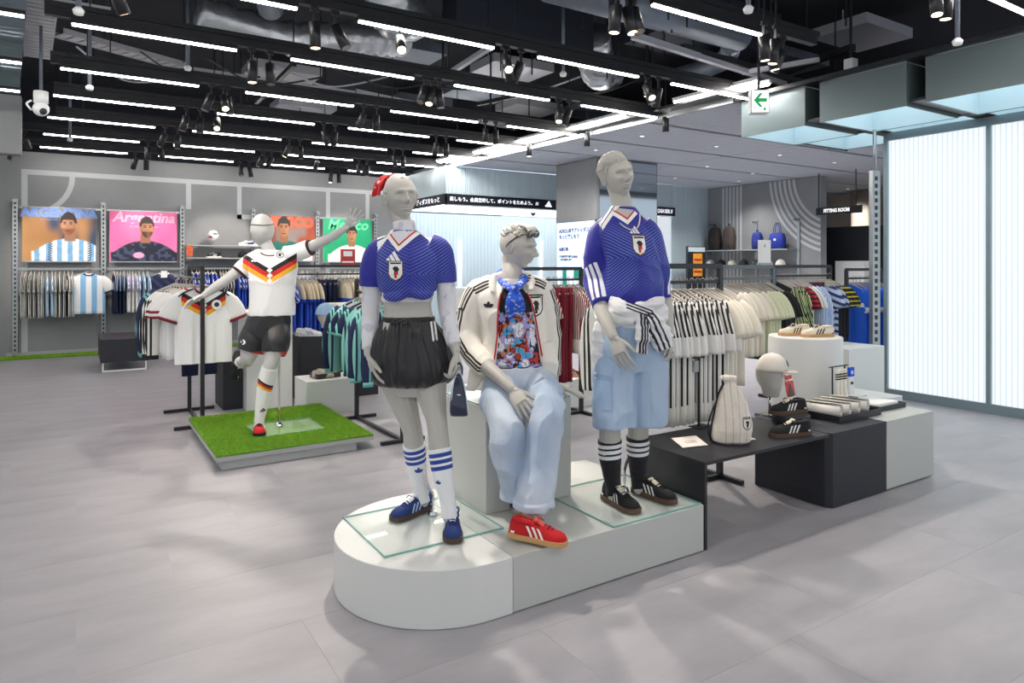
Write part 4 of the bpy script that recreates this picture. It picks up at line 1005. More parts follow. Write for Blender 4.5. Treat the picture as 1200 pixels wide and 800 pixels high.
# teal rack
zr = 1.265
for i, (k_, l_, c_) in enumerate((('tealst', 'navy and teal striped jersey at the near end of the teal rack', 'shirt'), ('tealj', 'pale teal track jacket on the teal shirt rack', 'jacket'), ('tealst', 'navy and teal striped jersey between pale teal jackets', 'shirt'), ('tealj', 'pale teal track jacket on the teal shirt rack', 'jacket'),
                    ('tealj', 'pale teal track jacket on the teal shirt rack', 'jacket'), ('teal', 'navy short sleeved shirt with teal cuffs on the teal rack', 'shirt'), ('teal', 'navy short sleeved shirt with teal cuffs on the teal rack', 'shirt'), ('tealj', 'pale teal track jacket on the teal shirt rack', 'jacket'), ('tealst', 'navy and teal striped jersey at the far end of the teal rack', 'shirt'))):
    hang(k_, 2.357 - .0025 * i, 5.5 + .115 * i, zr, 0, l_, c_, 'garments on the teal rack' if i not in (0, 2, 8) else None)
# striped rack behind the table
zr = 1.415
row('wjfront', 3, (2.88, 3.32), (3.0, 3.318), zr, RY, 'cream track jacket with black sleeve stripes behind the standing mannequin', 'jacket', 'cream jackets on the striped rack')
row('bwtall', 12, (3.04, 3.316), (3.66, 3.304), zr, RY, 'long black and white striped jersey with white sleeve ends behind the table', group='striped jerseys behind the table')
row('cream', 4, (3.67, 3.304), (3.85, 3.30), zr, RY, 'cream shirt hung at the post of the striped rack', group='cream shirts on the striped rack')
zr = 1.405
row('cream', 8, (4.98, 4.25), (5.32, 4.25), zr, RY, 'cream shirt on the grey rack behind the round drum', group='cream shirts behind the drum')
row('pale', 6, (5.33, 4.25), (5.55, 4.25), zr, RY, 'pale yellow green shirt on the grey rack behind the round drum', group='pale yellow shirts behind the drum')
row('black', 4, (5.56, 4.25), (5.73, 4.25), zr, RY, 'black shirt on the grey rack behind the round drum', group='black shirts behind the drum')
R_ = (('green', 6, 'black long sleeved shirt with pale green stripes', 'shirt'), ('check', 3, 'red and dark checked shirt', 'shirt'), ('blackbw', 3, 'black and white striped shirt', 'shirt'), ('lblue', 4, 'pale blue pinstriped shirt', 'shirt'), ('plum', 5, 'plum coloured pleated trousers', 'trousers'), ('flor', 4, 'blue and white floral shirt', 'shirt'), ('yel', 6, 'black shirt with yellow sleeve bands', 'shirt'))
x = 6.68; st = (7.70 - 6.68) / sum(r_[1] for r_ in R_)
for k_, n_, l_, c_ in R_:
    row(k_, n_, (x, 4.9), (x + st * n_, 4.9), zr, RY, l_ + ' on the mixed rack beyond the drum', c_, l_ + ' group'); x += st * n_
row('bprint', 9, (8.02, 4.85), (8.72, 4.85), 1.365, RY, 'bright blue shirt with white print beside the backlit wall', group='bright blue shirts')
zr = 1.385
row('mar', 7, (3.47, 5.5), (3.88, 5.5), zr, RY, 'maroon and cream striped jersey on the maroon rack', group='maroon striped jerseys')
row('martr', 5, (3.90, 5.5), (4.12, 5.5), zr, RY, 'maroon pleated trousers on the maroon rack', 'trousers', 'maroon trousers')
row('mar', 4, (4.14, 5.5), (4.33, 5.5), zr, RY, 'maroon and cream striped jersey beside the maroon trousers', group='maroon striped jerseys at the rack post')
# ------------------------------------------------------------------ mannequins: helpers
def evalmesh(mb, voxel, smooth=2, name='m'):
    me = mb.mesh(name, []) if False else bpy.data.meshes.new(name)
    me.from_pydata([tuple(v) for v in mb.V], [], mb.Fc); me.update()
    o = bpy.data.objects.new('tmp', me); COL.objects.link(o)
    r = o.modifiers.new('r', 'REMESH'); r.mode = 'VOXEL'; r.voxel_size = voxel; r.use_smooth_shade = True
    if smooth:
        s = o.modifiers.new('s', 'SMOOTH'); s.factor = .5; s.iterations = smooth
    out = bpy.data.meshes.new_from_object(o.evaluated_get(bpy.context.evaluated_depsgraph_get()))
    bpy.data.objects.remove(o); bpy.data.meshes.remove(me)
    out.polygons.foreach_set('use_smooth', [True] * len(out.polygons)); out.name = name
    return out
def getV(me):
    a = np.empty(len(me.vertices) * 3, np.float32); me.vertices.foreach_get('co', a); return a.reshape(-1, 3).astype(float)
def getN(me):
    a = np.empty(len(me.vertices) * 3, np.float32); me.vertices.foreach_get('normal', a); return a.reshape(-1, 3).astype(float)
def setV(me, V): me.vertices.foreach_set('co', V.astype(np.float32).ravel()); me.update()
def rawmesh(mb, name='m'):
    me = bpy.data.meshes.new(name); me.from_pydata([tuple(v) for v in mb.V], [], mb.Fc); me.update(); me.polygons.foreach_set('use_smooth', [True] * len(me.polygons)); return me
def folds(me, amp, f=(14, 14, 5), seed=0, ridge=True, mask=None):
    V = getV(me); N = getN(me)
    w = vnoise(V * 6, seed + 5)[:, None] * np.array([.08, .08, .05])
    n = vnoise((V + w) * np.array(f), seed)
    n2 = vnoise((V + w) * np.array(f) * 2.1, seed + 1)
    a = (1 - np.abs(2 * n - 1)) ** 1.6 if ridge else n
    d = (a - .5) * amp + (n2 - .5) * amp * .45
    if mask is not None: d = d * mask(V)
    setV(me, V + N * d[:, None])
def cloth(name, rough=.75, lines=False, line_col='#9fb9e6', bump=.2, bscale=60):
    if name in MATS: return MATS[name]
    m = mat(name, '#fff', rough, bump=bump, bscale=bscale, sheen=.1)
    nt = m.node_tree; N = nt.nodes; Lk = nt.links
    def A_(n):
        a = N.new('ShaderNodeAttribute'); a.attribute_name = n; return a
    mr = N.new('ShaderNodeMapRange'); mr.inputs[1].default_value = -.0012; mr.inputs[2].default_value = .0012
    Lk.new(A_('sd').outputs['Fac'], mr.inputs[0])
    base = A_('Col').outputs['Color']
    if lines:
        fr_ = N.new('ShaderNodeMath'); fr_.operation = 'FRACT'; Lk.new(A_('ph').outputs['Fac'], fr_.inputs[0])
        g = N.new('ShaderNodeMath'); g.operation = 'GREATER_THAN'; g.inputs[1].default_value = .76; Lk.new(fr_.outputs[0], g.inputs[0])
        mu = N.new('ShaderNodeMath'); mu.operation = 'MULTIPLY'; Lk.new(g.outputs[0], mu.inputs[0]); Lk.new(A_('amt').outputs['Fac'], mu.inputs[1])
        mx0 = N.new('ShaderNodeMix'); mx0.data_type = 'RGBA'; Lk.new(base, mx0.inputs['A']); mx0.inputs['B'].default_value = hx(line_col); Lk.new(mu.outputs[0], mx0.inputs['Factor']); base = mx0.outputs['Result']
    mx = N.new('ShaderNodeMix'); mx.data_type = 'RGBA'
    Lk.new(mr.outputs[0], mx.inputs['Factor']); Lk.new(base, mx.inputs['A']); Lk.new(A_('Col2').outputs['Color'], mx.inputs['B'])
    Lk.new(mx.outputs['Result'], N['Principled BSDF'].inputs['Base Color'])
    return m
def paint(me, base, overlays, ph=None, amt=None):
    """overlays: list of (signed field >0 inside, hex); later ones win where both are inside"""
    n = len(me.vertices)
    B = np.tile(c3(base), (n, 1)) if isinstance(base, str) else base
    sd = np.full(n, -1.0); C2 = B.copy()
    for f, c in overlays:
        k = (f > 0) | ((sd <= 0) & (f > sd)); sd = np.where(f > 0, f, np.maximum(sd, f)); C2[k] = c3(c)
    one = np.ones((n, 1))
    for nm, v in (('Col', B), ('Col2', C2)):
        a = me.color_attributes.new(nm, 'FLOAT_COLOR', 'POINT'); a.data.foreach_set('color', np.concatenate([v, one], 1).astype(np.float32).ravel())
    for nm, v in (('sd', sd), ('ph', ph), ('amt', amt)):
        if v is None: continue
        a = me.attributes.new(nm, 'FLOAT', 'POINT'); a.data.foreach_set('value', np.asarray(v, np.float32))
class Fig:
    def __init__(s, root_loc, yaw, label, name='mannequin'):
        s.o = Vector(root_loc); s.root = empty(name, root_loc, 0, label, 'mannequin')
        s.lat = Rv * math.cos(yaw) + Dv * math.sin(yaw); s.front = -Dv * math.cos(yaw) + Rv * math.sin(yaw)
    def ring(s, c, hw, hd, n=30, p=2.3, lat=None, front=None, up=0.0):
        lat = lat or s.lat; front = front or s.front; R = []
        for j in range(n):
            t = 2 * PI * j / n; cs, sn = math.cos(t), math.sin(t)
            a = math.copysign(abs(cs) ** (2 / p), cs); b = math.copysign(abs(sn) ** (2 / p), sn)
            R.append(Vector(c) + lat * (hw * a) + front * (hd * b) + Uv * (up * b))
        return R
    def torso(s, mb, rows, sub=4, n=30, p=2.3):
        """rows: (point, half width, half depth)"""
        Q = catmull([(*r[0], r[1], r[2]) for r in rows], sub)
        mb.loft([s.ring(q[:3], max(q[3], .005), max(q[4], .005), n, p) for q in Q])
    def limb(s, mb, pts, sub=5, n=16, flat=1.0, ref=None, re=True):
        mb.tube([p[0] for p in pts], [p[1] for p in pts], n, sub, flat=flat, ref=ref, round_end=re)
    def loc(s, V):
        """metres: lateral, toward the front, height"""
        d = V
        return d @ np.array(s.lat), d @ np.array(s.front), d[:, 2] + s.o.z
    def part(s, name, me, m, parent=None):
        """mesh given in world coordinates becomes a child"""
        V = getV(me) - np.array(s.o); setV(me, V)
        me.materials.clear(); me.materials.append(m)
        return link_mesh(name, me, parent or s.root)
def basis(yaw, pitch=0.0, roll=0.0):
    """columns: right, back, up of a head whose face looks at the camera, turned by yaw to picture right, nodding by pitch, tilted by roll"""
    lat = Rv * math.cos(yaw) + Dv * math.sin(yaw); front = -Dv * math.cos(yaw) + Rv * math.sin(yaw)
    M = Matrix((lat, -front, Uv)).transposed()
    return M @ Matrix.Rotation(pitch, 3, 'X') @ Matrix.Rotation(roll, 3, 'Y')
def head(mb, c, M, k=1.0, female=False):
    nu, nv = 84, 64
    th = np.linspace(0, 2 * PI, nu, endpoint=False); ph = np.linspace(-PI / 2 + .015, PI / 2 - .015, nv)
    T_, Pp = np.meshgrid(th, ph)
    x = np.cos(Pp) * np.cos(T_); y = np.cos(Pp) * np.sin(T_); z = np.sin(Pp)
    X = .076 * x; Y = .097 * y; Z = .118 * z
    low = np.clip(-Z / .118, 0, 1)
    X = X * (1 - .42 * low ** 1.6); X = X * (1 + .04 * np.exp(-((Z - .03) / .05) ** 2))
    Y = np.where(y > 0, Y * (1 - .45 * low ** 1.3), Y * (1 - .12 * low ** 2))
    Y = np.where(y > 0, Y * 1.04, Y)
    fr_ = np.clip(-y, 0, 1) ** .7
    ax = np.abs(X); g = lambda v, c_, s_: np.exp(-((v - c_) / s_) ** 2)
    d = .027 * g(X, 0, .0105) * g(Z, -.029, .012) + .018 * g(X, 0, .009) * g(Z, -.006, .022) + .009 * g(ax, .012, .006) * g(Z, -.035, .008)
    d += -.021 * g(ax, .030, .015) * g(Z, .006, .011) + .010 * g(ax, .031, .0105) * g(Z, .002, .0055) - .004 * g(X, 0, .012) * g(Z, .012, .008)
    d += .009 * g(Z, .026, .009) * g(ax, .026, .024)
    lw = .021
    d += .013 * g(X, 0, lw) * g(Z, -.057, .0055) + .014 * g(X, 0, lw * .85) * g(Z, -.0705, .0065) - .009 * g(X, 0, lw * 1.2) * g(Z, -.0635, .003) - .007 * g(X, 0, .02) * g(Z, -.082, .006)
    d += .016 * g(X, 0, .02) * g(Z, -.100, .013) + .008 * g(ax, .045, .018) * g(Z, -.020, .014) - .006 * g(ax, .045, .014) * g(Z, -.056, .016)
    Y = Y - 1.22 * d * fr_
    Pm = np.stack([X.ravel(), Y.ravel(), Z.ravel()], 1) * k
    Mn = np.array(M); Wp = Pm @ Mn.T + np.array(c)
    W_ = Wp.reshape(nv, nu, 3)
    mb.loft([[tuple(p) for p in r] for r in W_])
    for s in (-1, 1):
        ce = Vector(c) + M @ Vector((s * .077 * k, .008, -.008)); mb.ell(ce, .009, .019, .031, M @ Matrix.Rotation(s * .35, 3, 'Z'), 10, 8)
        pts = [M @ Vector((s * (.081 + .004), .008 + .018 * math.cos(q), -.006 + .03 * math.sin(q))) + Vector(c) for q in [(-1.2 + 4.2 * j / 9) for j in range(10)]]
        mb.tube(pts, .0055, 6, 2)
def hand(mb, w, d, palm, thumb, curl=.35, L=.175, spread=.16, curls=None):
    """w wrist, d direction of fingers, palm = palm normal, thumb = side of the thumb"""
    w = Vector(w); d = Vector(d).normalized(); t = Vector(thumb); t = (t - d * t.dot(d)).normalized(); pn = d.cross(t)
    if pn.dot(Vector(palm)) < 0: pn = -pn
    pl_ = L * .50
    mb.tube([w - d * .02, w + d * .015, w + d * pl_ * .55, w + d * pl_ * .98], [.024, .029, .041, .040], 16, 3, flat=.42, ref=pn)
    fl = (.088, .098, .090, .070)
    for i in range(4):
        off = (1.5 - i) * .0205; f0 = w + d * pl_ * (.93 - .04 * (i == 3)) + t * off
        dd = (d + t * (1.5 - i) * spread * .55).normalized(); cu = (curls[i] if curls else curl); p = f0; pts = [p - dd * .02]; r = [.0095]
        pts.append(p); r.append(.0093); ang = cu * .45
        for j, seg in enumerate((.42, .32, .26)):
            dj = dd * math.cos(ang) + pn * math.sin(ang); p = p + dj * fl[i] * (L / .175) * seg; pts.append(p); r.append((.0086, .0078, .0062)[j]); ang += cu * .75
        mb.tube(pts, r, 10, 2, round_end=True)
    b0 = w + d * .03 + t * .022; td = (d * .75 + t * .62 + pn * .3).normalized()
    mb.tube([b0 - td * .015, b0 + td * .03, b0 + td * .055 + d * .008, b0 + td * .07 + d * .026 + pn * .006], [.013, .0125, .0105, .008], 10, 2, round_end=True)
def decal(name, target, shapes, o, ax, ay, mats, parent, w=1.0, off=.0018, depth=.25, maxdrop=None):
    """flat print pressed on a garment: shapes = [(material index, [(u,v)...])]; o in world, projected along ax x ay"""
    dirv = Vector(ax).cross(Vector(ay)).normalized()   # toward the viewer of the print
    me_t = target.data; par = target.matrix_local.translation if False else None
    org = np.array(target.parent.location) if target.parent else np.zeros(3)
    bvh = decal.cache.get(target.name)
    if bvh is None:
        V = getV(me_t) + org; bvh = BVHTree.FromPolygons([tuple(v) for v in V], [tuple(p.vertices) for p in me_t.polygons]); decal.cache[target.name] = bvh
    bm = bmesh.new()
    for lay, (mi, poly) in enumerate(shapes):
        vs = [bm.verts.new((u * w, v * w, lay * .0004)) for u, v in poly]
        f = bm.faces.new(vs); f.material_index = mi
    bmesh.ops.triangulate(bm, faces=bm.faces[:])
    for _ in range(5):
        es = [e for e in bm.edges if e.calc_length() > .012]
        if not es: break
        bmesh.ops.subdivide_edges(bm, edges=es, cuts=1); bmesh.ops.triangulate(bm, faces=bm.faces[:])
    o = Vector(o); ax = Vector(ax).normalized(); ay = Vector(ay).normalized(); n_ = 0
    lost = []
    for v in bm.verts:
        p = o + ax * v.co.x + ay * v.co.y; lay = v.co.z
        hit = bvh.ray_cast(p + dirv * depth, -dirv, depth * 2)
        if hit[0] is None or (maxdrop and (p - hit[0]).dot(dirv) > maxdrop): lost.append(v); continue
        q = hit[0]
        v.co = q + dirv * (off + lay) - Vector(parent.location)
    bmesh.ops.delete(bm, geom=lost, context='VERTS')
    me = bpy.data.meshes.new(name); bm.to_mesh(me); bm.free()
    for m in mats: me.materials.append(m)
    return link_mesh(name, me, parent)
decal.cache = {}
M_prw = mat('print_white', '#f0f0ee', .6); M_prk = mat('print_black', '#17171b', .6); M_prr = mat('print_red', '#c4202b', .6); M_prg = mat('print_gold', '#b59a55', .5); M_prn = mat('print_navy', '#1c2a66', .6)
def bars3(mi, s=1.0):
    """mountain of three slanted bars, growing to one side"""
    out = []
    for xr, h in ((-.20, .26), (.15, .50), (.50, .74)):
        sl_ = .58
        out.append((mi, [((xr - .28) * s, 0), (xr * s, 0), ((xr - h * sl_) * s, h * s), ((xr - .26 - (h - .15) * sl_) * s, (h - .15) * s)]))
    return out
def trefoil(mi, s=1.0):
    out = []
    for a, l in ((PI / 2, .62), (PI / 2 + .95, .56), (PI / 2 - .95, .56)):
        pts = []
        for j in range(14):
            t = 2 * PI * j / 14; u, v = .5 * l * math.cos(t) + .5 * l, .17 * math.sin(t)
            pts.append(((u * math.cos(a) - v * math.sin(a)) * s, (u * math.sin(a) + v * math.cos(a)) * s))
        out.append((mi, pts))
    return out
def crest(s=1.0, k=(0, 1, 2)):
    """shield with dark border, white field, red bar and a small dark bird: material indices white, black, red"""
    sh = lambda f: [(x * s * f, (y - .5) * s * f + .5 * s) for x, y in ((-.38, 1.0), (-.36, .93), (-.38, .3), (-.25, .08), (0, -.05), (.25, .08), (.38, .3), (.36, .93), (.38, 1.0))]
    out = [(k[1], sh(1.12)), (3, sh(1.04)), (k[0], sh(.96))]
    out.append((k[2], [(-.07 * s, .06 * s), (.07 * s, .06 * s), (.07 * s, .55 * s), (-.07 * s, .55 * s)]))
    out.append((k[1], [(-.3 * s, .86 * s), (.3 * s, .86 * s), (.3 * s, .95 * s), (-.3 * s, .95 * s)]))
    out.append((k[1], [(-.18 * s, .62 * s), (-.04 * s, .74 * s), (.12 * s, .70 * s), (.2 * s, .56 * s), (.12 * s, .40 * s), (.16 * s, .2 * s), (.02 * s, .34 * s), (-.1 * s, .2 * s), (-.08 * s, .46 * s)]))
    out.append((k[2], [(-.04 * s, .28 * s), (.14 * s, .28 * s), (.14 * s, .44 * s), (-.04 * s, .44 * s)]))
    return out
SKIN = mat('mannequin_grey', '#b8b6ae', .5, bump=.02, bscale=200)
SKINW = mat('mannequin_white', '#bebebb', .42)

# ------------------------------------------------------------------ trainers
def ssel(w, h, n, p=2.4):   # upper half section, from one side over the top to the other
    R = []
    for j in range(n):
        t = PI * j / (n - 1); R.append((w * math.copysign(abs(math.cos(t)) ** (2 / p), math.cos(t)), h * abs(math.sin(t)) ** (2 / p)))
    return R
SX = [-.138, -.130, -.11, -.08, -.045, -.01, .03, .07, .10, .125, .138]
SW = [.012, .024, .031, .034, .034, .036, .041, .045, .043, .033, .012]
SH = [.044, .068, .076, .070, .066, .066, .058, .046, .040, .031, .016]
def shoe(parent, loc, rz, up, st, sole, tilt=0.0, lace='#eee', tongue=None, cleat=False, k=1.0, label=None, cat=None, group=None, name='trainer', roll=0.0):
    r = bpy.data.objects.new(name, None); COL.objects.link(r); r.empty_display_size = .03
    if parent: r.parent = parent; r.location = Vector(loc) - Vector(parent.location)
    else: r.location = loc
    r.rotation_euler = (roll, tilt, rz); r.scale = (k, k, k)
    if label: tag(r, label, cat, group)
    key = (up, st, sole, lace)
    if key not in shoe.lib:
        n = 17; Q = catmull([(x, w, h) for x, w, h in zip(SX, SW, SH)], 3)
        rings = [[(q[0], a, .018 + b) for a, b in ssel(q[1], q[2], n)] for q in Q]
        U = MB().loft(rings, closed=True).mesh('upper', mat('suede_' + up, up, .85, bump=.2, bscale=120), True)
        poly = [(q[0] * 1.03, q[1] + .006) for q in Q] + [(q[0] * 1.03, -q[1] - .006) for q in Q[::-1]]
        So = MB().prism(poly[::-1], 0, .024).mesh('sole', mat('rubber_' + sole, sole, .6), False)
        Q2 = Q; st_m = mat('stripe_' + st, st, .7); St = []
        def surf(x, f, sgn):
            i = min(range(len(Q2)), key=lambda j: abs(Q2[j][0] - x)); w, h = Q2[i][1], Q2[i][2]
            t = f * PI / 2; return (x, sgn * (w * abs(math.cos(t)) ** (2 / 2.4) + .002), .018 + h * abs(math.sin(t)) ** (2 / 2.4))
        for sgn in (-1, 1):
            for i in range(3):
                x0 = -.032 + i * .027; L_ = []
                for f in (.03, .2, .35, .5):
                    xx = x0 - .03 * f * 2 + .015
                    L_.append([surf(xx - .0065, f, sgn), surf(xx + .0065, f, sgn)])
                V = [p for q in L_ for p in q]; St.append(('stripe', MB().add(V, [(2 * j, 2 * j + 1, 2 * j + 3, 2 * j + 2) for j in range(3)]).mesh('stripe', st_m)))
            V = [surf(-.125, .05, sgn), surf(-.105, .05, sgn), surf(-.113, .75, sgn), surf(-.128, .75, sgn)]; St.append(('heel_tab', MB().add(V, [(0, 1, 2, 3)]).mesh('heel_tab', st_m)))
        Lc = MB()
        for i in range(5):
            x = -.005 + i * .018; j = min(range(len(Q)), key=lambda q: abs(Q[q][0] - x)); z = .018 + Q[j][2]
            Lc.tube([(x, -.022, z - .008), (x + .003, 0, z + .004), (x + .006, .022, z - .008)], .0035, 6, 2)
        Lc.tube([(-.006, 0, .090), (-.0, .026, .096), (.014, .032, .084)], .003, 6, 3); Lc.tube([(-.006, 0, .090), (-.0, -.026, .096), (.014, -.032, .084)], .003, 6, 3)
        Lc = Lc.mesh('laces', mat('lace_' + lace, lace, .8), True)
        Tg = MB().tube([(.045, 0, .068), (.0, 0, .086), (-.022, 0, .098)], [.016, .020, .021], 10, 2, flat=.3, ref=(0, 0, 1)).mesh('tongue', mat('tongue_' + (tongue or up), tongue or up, .8), True)
        Cl = MB().tube([(-.035, .02, .082), (-.06, .030, .083), (-.10, .029, .088), (-.128, .0, .084), (-.10, -.029, .088), (-.06, -.030, .083), (-.035, -.02, .082)], .006, 6, 3)
        Cl = Cl.mesh('collar', mat('suede_' + up, up), True)
        shoe.lib[key] = [('upper', U), ('sole', So), ('laces', Lc), ('tongue', Tg), ('collar', Cl)] + St
    for nm_, me_ in shoe.lib[key]: link_mesh(nm_, me_, r)
    return r
shoe.lib = {}
RA = -A   # world angle of the picture-right direction
# ------------------------------------------------------------------ shared clothing builders
def band(v, c, hw): return hw - np.abs(v - c)
def both(*a): return np.minimum.reduce(a)
M_jb = cloth('jersey_blue', .6, True, '#8fb2e6')
M_cl = cloth('cloth_painted', .8); M_nyl = cloth('nylon', .42, bump=.1); M_den = cloth('denim', .9, bump=.06, bscale=400); M_sock = cloth('sock_knit', .9, bump=.4, bscale=260)
def jersey_lines(lat, fr, z, zc, amp=.75):
    """fine chevron lines spreading from the middle of the chest"""
    up = z - zc; ax = np.abs(lat)
    ph = np.where(up > 0, (up - .42 * ax - .9 * ax * ax) / .0165, (up + .75 * ax + 1.2 * ax * ax) / .0165) + 200
    amt = .62 * amp * np.clip((fr - .02) / .05, 0, 1) * np.clip((.24 - ax) / .08, 0, 1) * np.clip((.20 - np.abs(up)) / .07, 0, 1) * np.clip(.3 + ax / .08, 0, 1)
    return ph, amt
def collar_paint(nz_, V, lat, fr_, z, zv, k, span, inner):
    """white shoulder bars with a navy line, V collar with red trim"""
    al = np.abs(lat)
    sh = both((nz_ - .28) * .05, al - span[0], span[1] - al, band(fr_, .044, .050))
    v = (z - zv) - al * k; fm = fr_ - .015
    return []
def shoulder_bars(fig, shirt, o, u0, u1, v0, v1):
    """two white bars with a navy line between them along the top of each shoulder"""
    vm = (v0 + v1) / 2
    for s in (-1, 1):
        q = lambda a, b, c, d: [(s * a, c), (s * b, c), (s * b, d), (s * a, d)]
        decal('shoulder_stripes', shirt, [(0, q(u0, u1, v0, v1)), (1, q(u0, u1, vm - .005, vm + .005))], o, fig.lat, -fig.front, [M_prw, M_prn], fig.root, off=.003, maxdrop=.10)
def vcollar(fig, shirt, o, L, R, inner):
    """V collar: inner fill, red trim, white band, pressed on the shirt"""
    L = Vector((*L, 0)); R = Vector((*R, 0)); B0 = Vector((0, 0, 0)); B1 = Vector((0, -.011, 0)); B2 = Vector((0, -.036, 0)); sh = [(2, [B0, R, L])]
    for S_, n_ in ((L, Vector((-L.y, L.x, 0)).normalized()), (R, Vector((R.y, -R.x, 0)).normalized())):
        sh.append((0, [B1, S_ + n_ * .008, S_ + n_ * .028, B2])); sh.append((1, [B0, S_, S_ + n_ * .008, B1]))
    decal('collar', shirt, [(m, [(p.x, p.y) for p in q]) for m, q in sh], o, Rv, Uv, [M_prw, M_prr, inner], fig.root)
def sock(fig, name, pts, base, stripe, n=3, top=None, extra=None):
    mb = MB(); fig.limb(mb, pts, 6, 20, re=False); me = evalmesh(mb, .0045, 1); folds(me, .0022, (20, 20, 40), 3)
    V = getV(me); a = np.array(pts[0][0]); b = np.array(pts[-1][0]); ax = (b - a) / np.linalg.norm(b - a); t = (V - a) @ ax
    ov = [(band(t, .028 + .030 * k, .0095), stripe) for k in range(n)]
    if extra: ov += extra(V, t)
    paint(me, base, ov); return fig.part(name, me, M_sock)

# ================================================================== woman mannequin
def woman():
    z0 = 3.40
    f = Fig(P(500, 622, PT), math.radians(10), 'grey woman mannequin in a cropped blue football shirt and black skirt')
    f.root.location.z = PT + .0095; f.o = f.root.location.copy()
    J = lambda px, py, dz=0.0: at(px, py, z0 + dz)
    mb = MB()
    f.torso(mb, [(J(484, 462), .10, .08), (J(484, 440), .155, .11), (J(483, 415), .168, .12), (J(480, 388), .145, .105), (J(478, 362), .118, .088), (J(478, 338), .125, .095), (J(480, 312), .142, .11), (J(480, 296), .150, .095), (J(479, 284), .12, .07), (J(477, 276), .06, .055)])
    shL, shR = J(441, 297), J(518, 295)
    aL = [(J(452, 291), .05), (shL, .047), (J(436, 330, -.0), .041), (J(434, 368, .02), .037), (J(433, 392, -.02), .033), (J(432, 414, -.06), .0235)]
    aR = [(J(508, 290), .05), (shR, .047), (J(522, 328), .041), (J(524, 362, .02), .037), (J(528, 386, -.03), .033), (J(534, 410, -.08), .0235)]
    f.limb(mb, aL); f.limb(mb, aR)
    hand(mb, J(432, 416, -.062), J(444, 452, -.10) - J(432, 416, -.062), Rv, -Dv + Rv * .3, .28, .17)
    hand(mb, J(534, 412, -.085), J(539, 446, -.12) - J(534, 412, -.085), -Rv, -Dv - Rv * .2, 1.15, .165)
    gL = P(492, 600, PT) ; gR = P(529, 622, PT)
    lL = [(J(463, 425), .085), (J(467, 450), .083), (J(476, 480, .02), .062), (J(483, 503, .03), .050), (J(485, 520, .05), .051), (J(488, 545, .08), .045), at(493, 575, 3.50)]
    lL = lL[:-1] + [(at(493, 572, 3.50), .031), (at(495, 588, 3.50), .033)]
    lR = [(J(503, 425), .087), (J(504, 452, -.03), .083), (J(509, 478, -.07), .060), (J(512, 495, -.1), .050), (J(515, 525, -.12), .050), (J(519, 555, -.14), .044), (at(525, 590, 3.24), .031), (at(527, 606, 3.23), .033)]
    f.limb(mb, lL); f.limb(mb, lR)
    Mh = basis(math.radians(26), math.radians(-3), math.radians(-5)); hc = J(470, 231.5)
    f.limb(mb, [(J(478, 286), .056), (J(475, 274), .046), (hc + Mh @ Vector((0, .026, -.095)), .045), (hc + Mh @ Vector((0, .034, -.05)), .048)])
    head(mb, hc, Mh, .95)
    me = evalmesh(mb, .003, 0, 'body'); f.part('body', me, SKIN)
    # hair swept back into a ponytail
    hb = MB(); hb.ell(hc + Mh @ Vector((0, .024, .020)), .0765, .090, .104, Mh, 28, 18)
    rr = random.Random(3)
    for k in range(52):
        a = -1.3 + 2.6 * k / 51
        p0 = Vector((.070 * math.sin(a), -.058 + .028 * abs(a), .090 - .05 * abs(a) ** 1.5)); p3 = Vector((.012 * math.sin(a), .112, .055))
        p1 = Vector((.082 * math.sin(a), .01, .115 - .055 * abs(a) ** 1.4)); p2 = Vector((.05 * math.sin(a), .085, .10 - .04 * abs(a)))
        hb.tube([hc + Mh @ q for q in (p0, p1, p2, p3)], [.0035, .0062, .0062, .005], 6, 5)
    for k in range(9):
        a = 2 * PI * k / 9
        pts = [Vector((.012 * math.cos(a), .108 + .008 * math.sin(a), .055)), Vector((.022 * math.cos(a), .135 + .014 * math.sin(a), .02)), Vector((.026 * math.cos(a + .4), .13 + .018 * math.sin(a), -.06)), Vector((.018 * math.cos(a + .8), .105 + .012 * math.sin(a), -.14))]
        hb.tube([hc + Mh @ q for q in pts], [.012, .014, .013, .005], 8, 5)
    me = rawmesh(hb, 'hair'); f.part('hair', me, SKIN)
    # red bandana ribbon
    rb = MB()
    band_pts = [hc + Mh @ (Vector((.088 * math.sin(t) , .035 + .03 * math.cos(t) * 0 + .04, .03 + .098 * math.cos(t)))) for t in [-1.6 + 3.2 * k / 14 for k in range(15)]]
    rb.tube(band_pts, .017, 8, 2, flat=.35, ref=Mh @ Vector((0, 0, 1)))
    kn = hc + Mh @ Vector((-.045, .095, .085))
    rb.ell(kn, .022, .02, .018, Mh)
    rb.tube([kn, at(447, 216, z0 + .06), at(439, 226, z0 + .05), at(434.5, 231, z0 + .04)], [.014, .026, .018, .003], 10, 4, flat=.25, ref=-Dv)
    rb.tube([kn, at(452, 209, z0 + .08), at(443, 213, z0 + .08), at(437, 221, z0 + .08)], [.012, .024, .016, .003], 10, 4, flat=.25, ref=-Dv)
    rb.tube([kn, at(462, 207, z0 + .03), at(470, 206.5, z0 + .02)], [.012, .016, .006], 10, 4, flat=.3, ref=-Dv)
    me = evalmesh(rb, .004, 1); folds(me, .004, (40, 40, 20), 4); V = getV(me); n_ = vnoise(V * 60, 8); paint(me, '#c81e22', [((n_ - .86) * .02, '#f2dada')]); f.part('bandana', me, M_cl)
    # white high neck under-top
    ut = MB(); f.limb(ut, [(J(478, 290), .066), (J(476, 278), .058), (J(474, 268), .055), (J(473, 259), .053)], 5, 24, re=False)
    f.torso(ut, [(J(478, 353), .124, .094), (J(478, 345), .128, .098), (J(478, 330), .131, .10)], 3)
